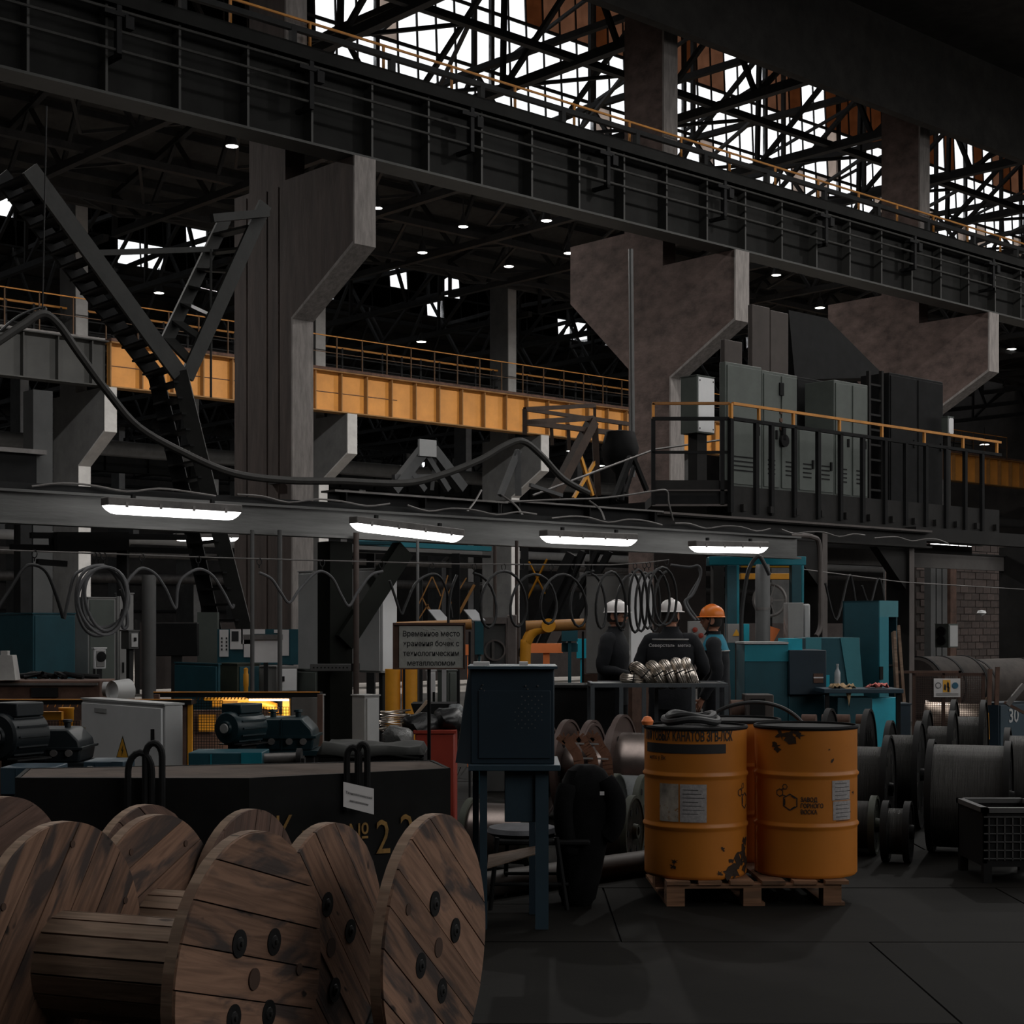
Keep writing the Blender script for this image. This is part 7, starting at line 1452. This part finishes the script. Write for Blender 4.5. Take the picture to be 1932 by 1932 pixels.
for k in range(2): MB(fp @ Matrix.Translation((.262, .015, 1.27 - .04 * k)) @ rz(PI / 2) @ Matrix.Rotation(PI / 2, 4, 'X')).add(text_mesh(['Северсталь', 'метиз'][k], .026, .0005), Matrix.Identity(4)).build('sleeve_lettering', CLOTHG, p1, smooth=False)
MB(fp @ Matrix.Translation((.09, -.142, 1.24)) @ Matrix.Rotation(PI / 2, 4, 'X')).prism([(-.02, -.02), (.0, -.03), (.015, .0), (.02, .028), (-.015, .025)], Matrix.Identity(4), .004).build('chest_patch', CLOTHG, p1)
Yp2 = 15.1
p2, fp = person('broad man in white helmet and black jacket with his back to us', P(1266, 0, Yp2).x, Yp2, PI - .18, 1.76, HELW, False, True, ((-.30, .0, 1.12), (-.24, -.2, 1.02)), ((.30, .0, 1.12), (.24, -.2, 1.02)), lean=-.02, wide=1.16, turn=-.35)
MB(fp @ Matrix.Translation((0, .148, 1.33)) @ rz(PI) @ Matrix.Rotation(PI / 2, 4, 'X')).add(text_mesh('Северсталь  метиз', .042, .0006), Matrix.Identity(4)).build('back_lettering', PAPER, p2, smooth=False)
for s_ in (): MB(fp @ Matrix.Translation((s_, -.0, 1.652)) @ rz(-.2)).tube([(0, .122 * math.cos(t), .112 * math.sin(t) + .0) for t in [PI * (.0 + k / 14 * .62) for k in range(15)]], .006, 6).build('helmet_stripe', INK, p2)
Yp3 = 15.6
p3, fp = person('man in orange helmet and teal-yoked jacket facing left', P(1351, 0, Yp3).x, Yp3, -PI / 2 - .25, 1.71, HELO, True, True, ((-.25, .02, 1.10), (-.22, -.06, .84)), ((.25, .04, 1.09), (.24, -.10, .85)), lean=-.03, wide=.96)
MB(fp @ Matrix.Translation((-.262, .01, 1.24)) @ rz(-PI / 2) @ Matrix.Rotation(PI / 2, 4, 'X')).lathe([(.028, 0), (.028, .003), (.02, .003), (.02, 0)], n=14, closed=True).build('sleeve_badge', CLOTHG, p3)
# ------------------------------------------------------------------ working lamps: light given off by the high-bay fixtures
def baylight(u, v, z, w, vis=True):
    l = bpy.data.lights.new('bay_lamp_light', 'AREA'); l.shape = 'DISK'; l.size = .7; l.energy = w; l.color = (1, .97, .93)
    o = link(bpy.data.objects.new('bay_lamp_light', l)); o.matrix_world = HF @ Matrix.Translation((u, v, z))
for u, w in ((-6, 'leftmost'), (8, 'second from the left'), (22, 'middle'), (36, 'fourth from the left'), (52, 'rightmost')): baylight(u, 18, 16.9, 2600); baylamp(HF @ Vector((u, 18, 17)), .22, 'high-bay lamp in the middle of the second bay, %s of five' % w, 'second bay lamps')
for u in (10, 24, 38): baylight(u, -9, 16.4, 900); baylamp(HF @ Vector((u, -9, 16.5)), .25, 'high-bay lamp hanging over the first bay out of view', 'first bay lamps')
# small opaque things that close gaps
g = fb(1234, 1332, 985, 1250, 30, .3); fr, s_, t_, h_ = g; o = T('dark_partition', 'dark brown partition under the left end of the platform', 'partition', FR(fr.translation.x, 30, 0)); MB(fr).box(0, 0, 0, s_, .1, h_).build('board', mat('partition_board', (.04, .032, .03), .9, 0, .3, 3), o)
for x in (.1, .9): MB(fr).box(s_ * x, .1, -fr.translation.z, s_ * x + .1, .2, h_).build('post', STEEL, o)
# lit tube under the yellow machine's rail
a, b = P(470, 1309, 12.45), P(545, 1309, 12.45); a.z = b.z = P(0, 1311, 12.55).z - .035
o = T('machine_tube_lamp', 'small lit tube under the top rail of the yellow guarded machine', 'lamp', FR(a.x, 12.45, a.z)); MB().tube([a, b], .007, 8).build('lit_tube', LAMP, o); MB().box(a.x - .02, 12.43, a.z + .013, b.x + .02, 12.47, a.z + .022).build('batten', STEEL, o)
l = bpy.data.lights.new('tube_light', 'AREA'); l.shape = 'RECTANGLE'; l.size = .6; l.size_y = .03; l.energy = 3.2; l.color = (1, .93, .8)
lo = link(bpy.data.objects.new('tube_light', l)); lo.location = ((a.x + b.x) / 2 - .1, 12.45, a.z - .02); lo.rotation_euler = (.5, 0, 0)
# black rail assembly and dark enclosure at the far left
o = T('black_rail_assembly', 'black overhead rail assembly at the left under the long beam', 'rail', PV(150, 1020, -13.2))
for (x0, y0, x1, y1, w_) in [(58, 1010, 350, 1014, .05), (100, 1022, 235, 1022, .16), (20, 1032, 360, 1040, .05), (232, 1015, 232, 1125, .09), (70, 1060, 125, 1064, .05)]: MB().bar(PV(x0, y0, -13.2), PV(x1, y1, -13.2), w_).build('rail_bar', BLACK, o)
o = T('dark_enclosure', 'black enclosure with small insulators on top at the left edge', 'enclosure', PV(40, 930, -6)); a, b = HP(-40, 850, -6), HP(68, 850, -6)
H().box(a.x, -6, 3.2, b.x, -5, a.z).build('body', BLACK, o)
H().box(a.x, -6.1, a.z, b.x + .1, -4.9, a.z + .06).build('top_plate', STEELB, o)
for k in range(3): H().lathe([(.09, 0), (.09, .28), (0, .3)], Matrix.Translation((b.x - .5 - k * .42, -5.5, a.z + .06)), 12).build('insulator', BLACK, o)
for x in (a.x + .1, b.x - .1): H().box(x - .08, -5.9, 0, x + .08, -5.7, 3.2).build('leg', STEEL, o)
H().box(b.x, -5.9, 0, b.x + .28, -5.6, HP(70, 740, -5.7).z).build('side_post', mat('grey_column_paint', (0, 0, 0)), o)
# added low screen hiding the pale floor, in place of clutter
b0 = None
for k in range(24):
    u = -14 + 3.0 * k
    o = T('low_floor_screen', 'added low dark screen hiding the pale floor behind the near row of columns', 'partition', HF @ Matrix.Translation((u, 6.2, 0)), 'low floor screens')
    H().box(u, 6.2, .1, u + 2.9, 6.25, 1.62).build('sheet', mat('partition_board', (0, 0, 0)), o); H().box(u, 6.17, 0, u + .07, 6.28, 1.68).build('post', STEEL, o)
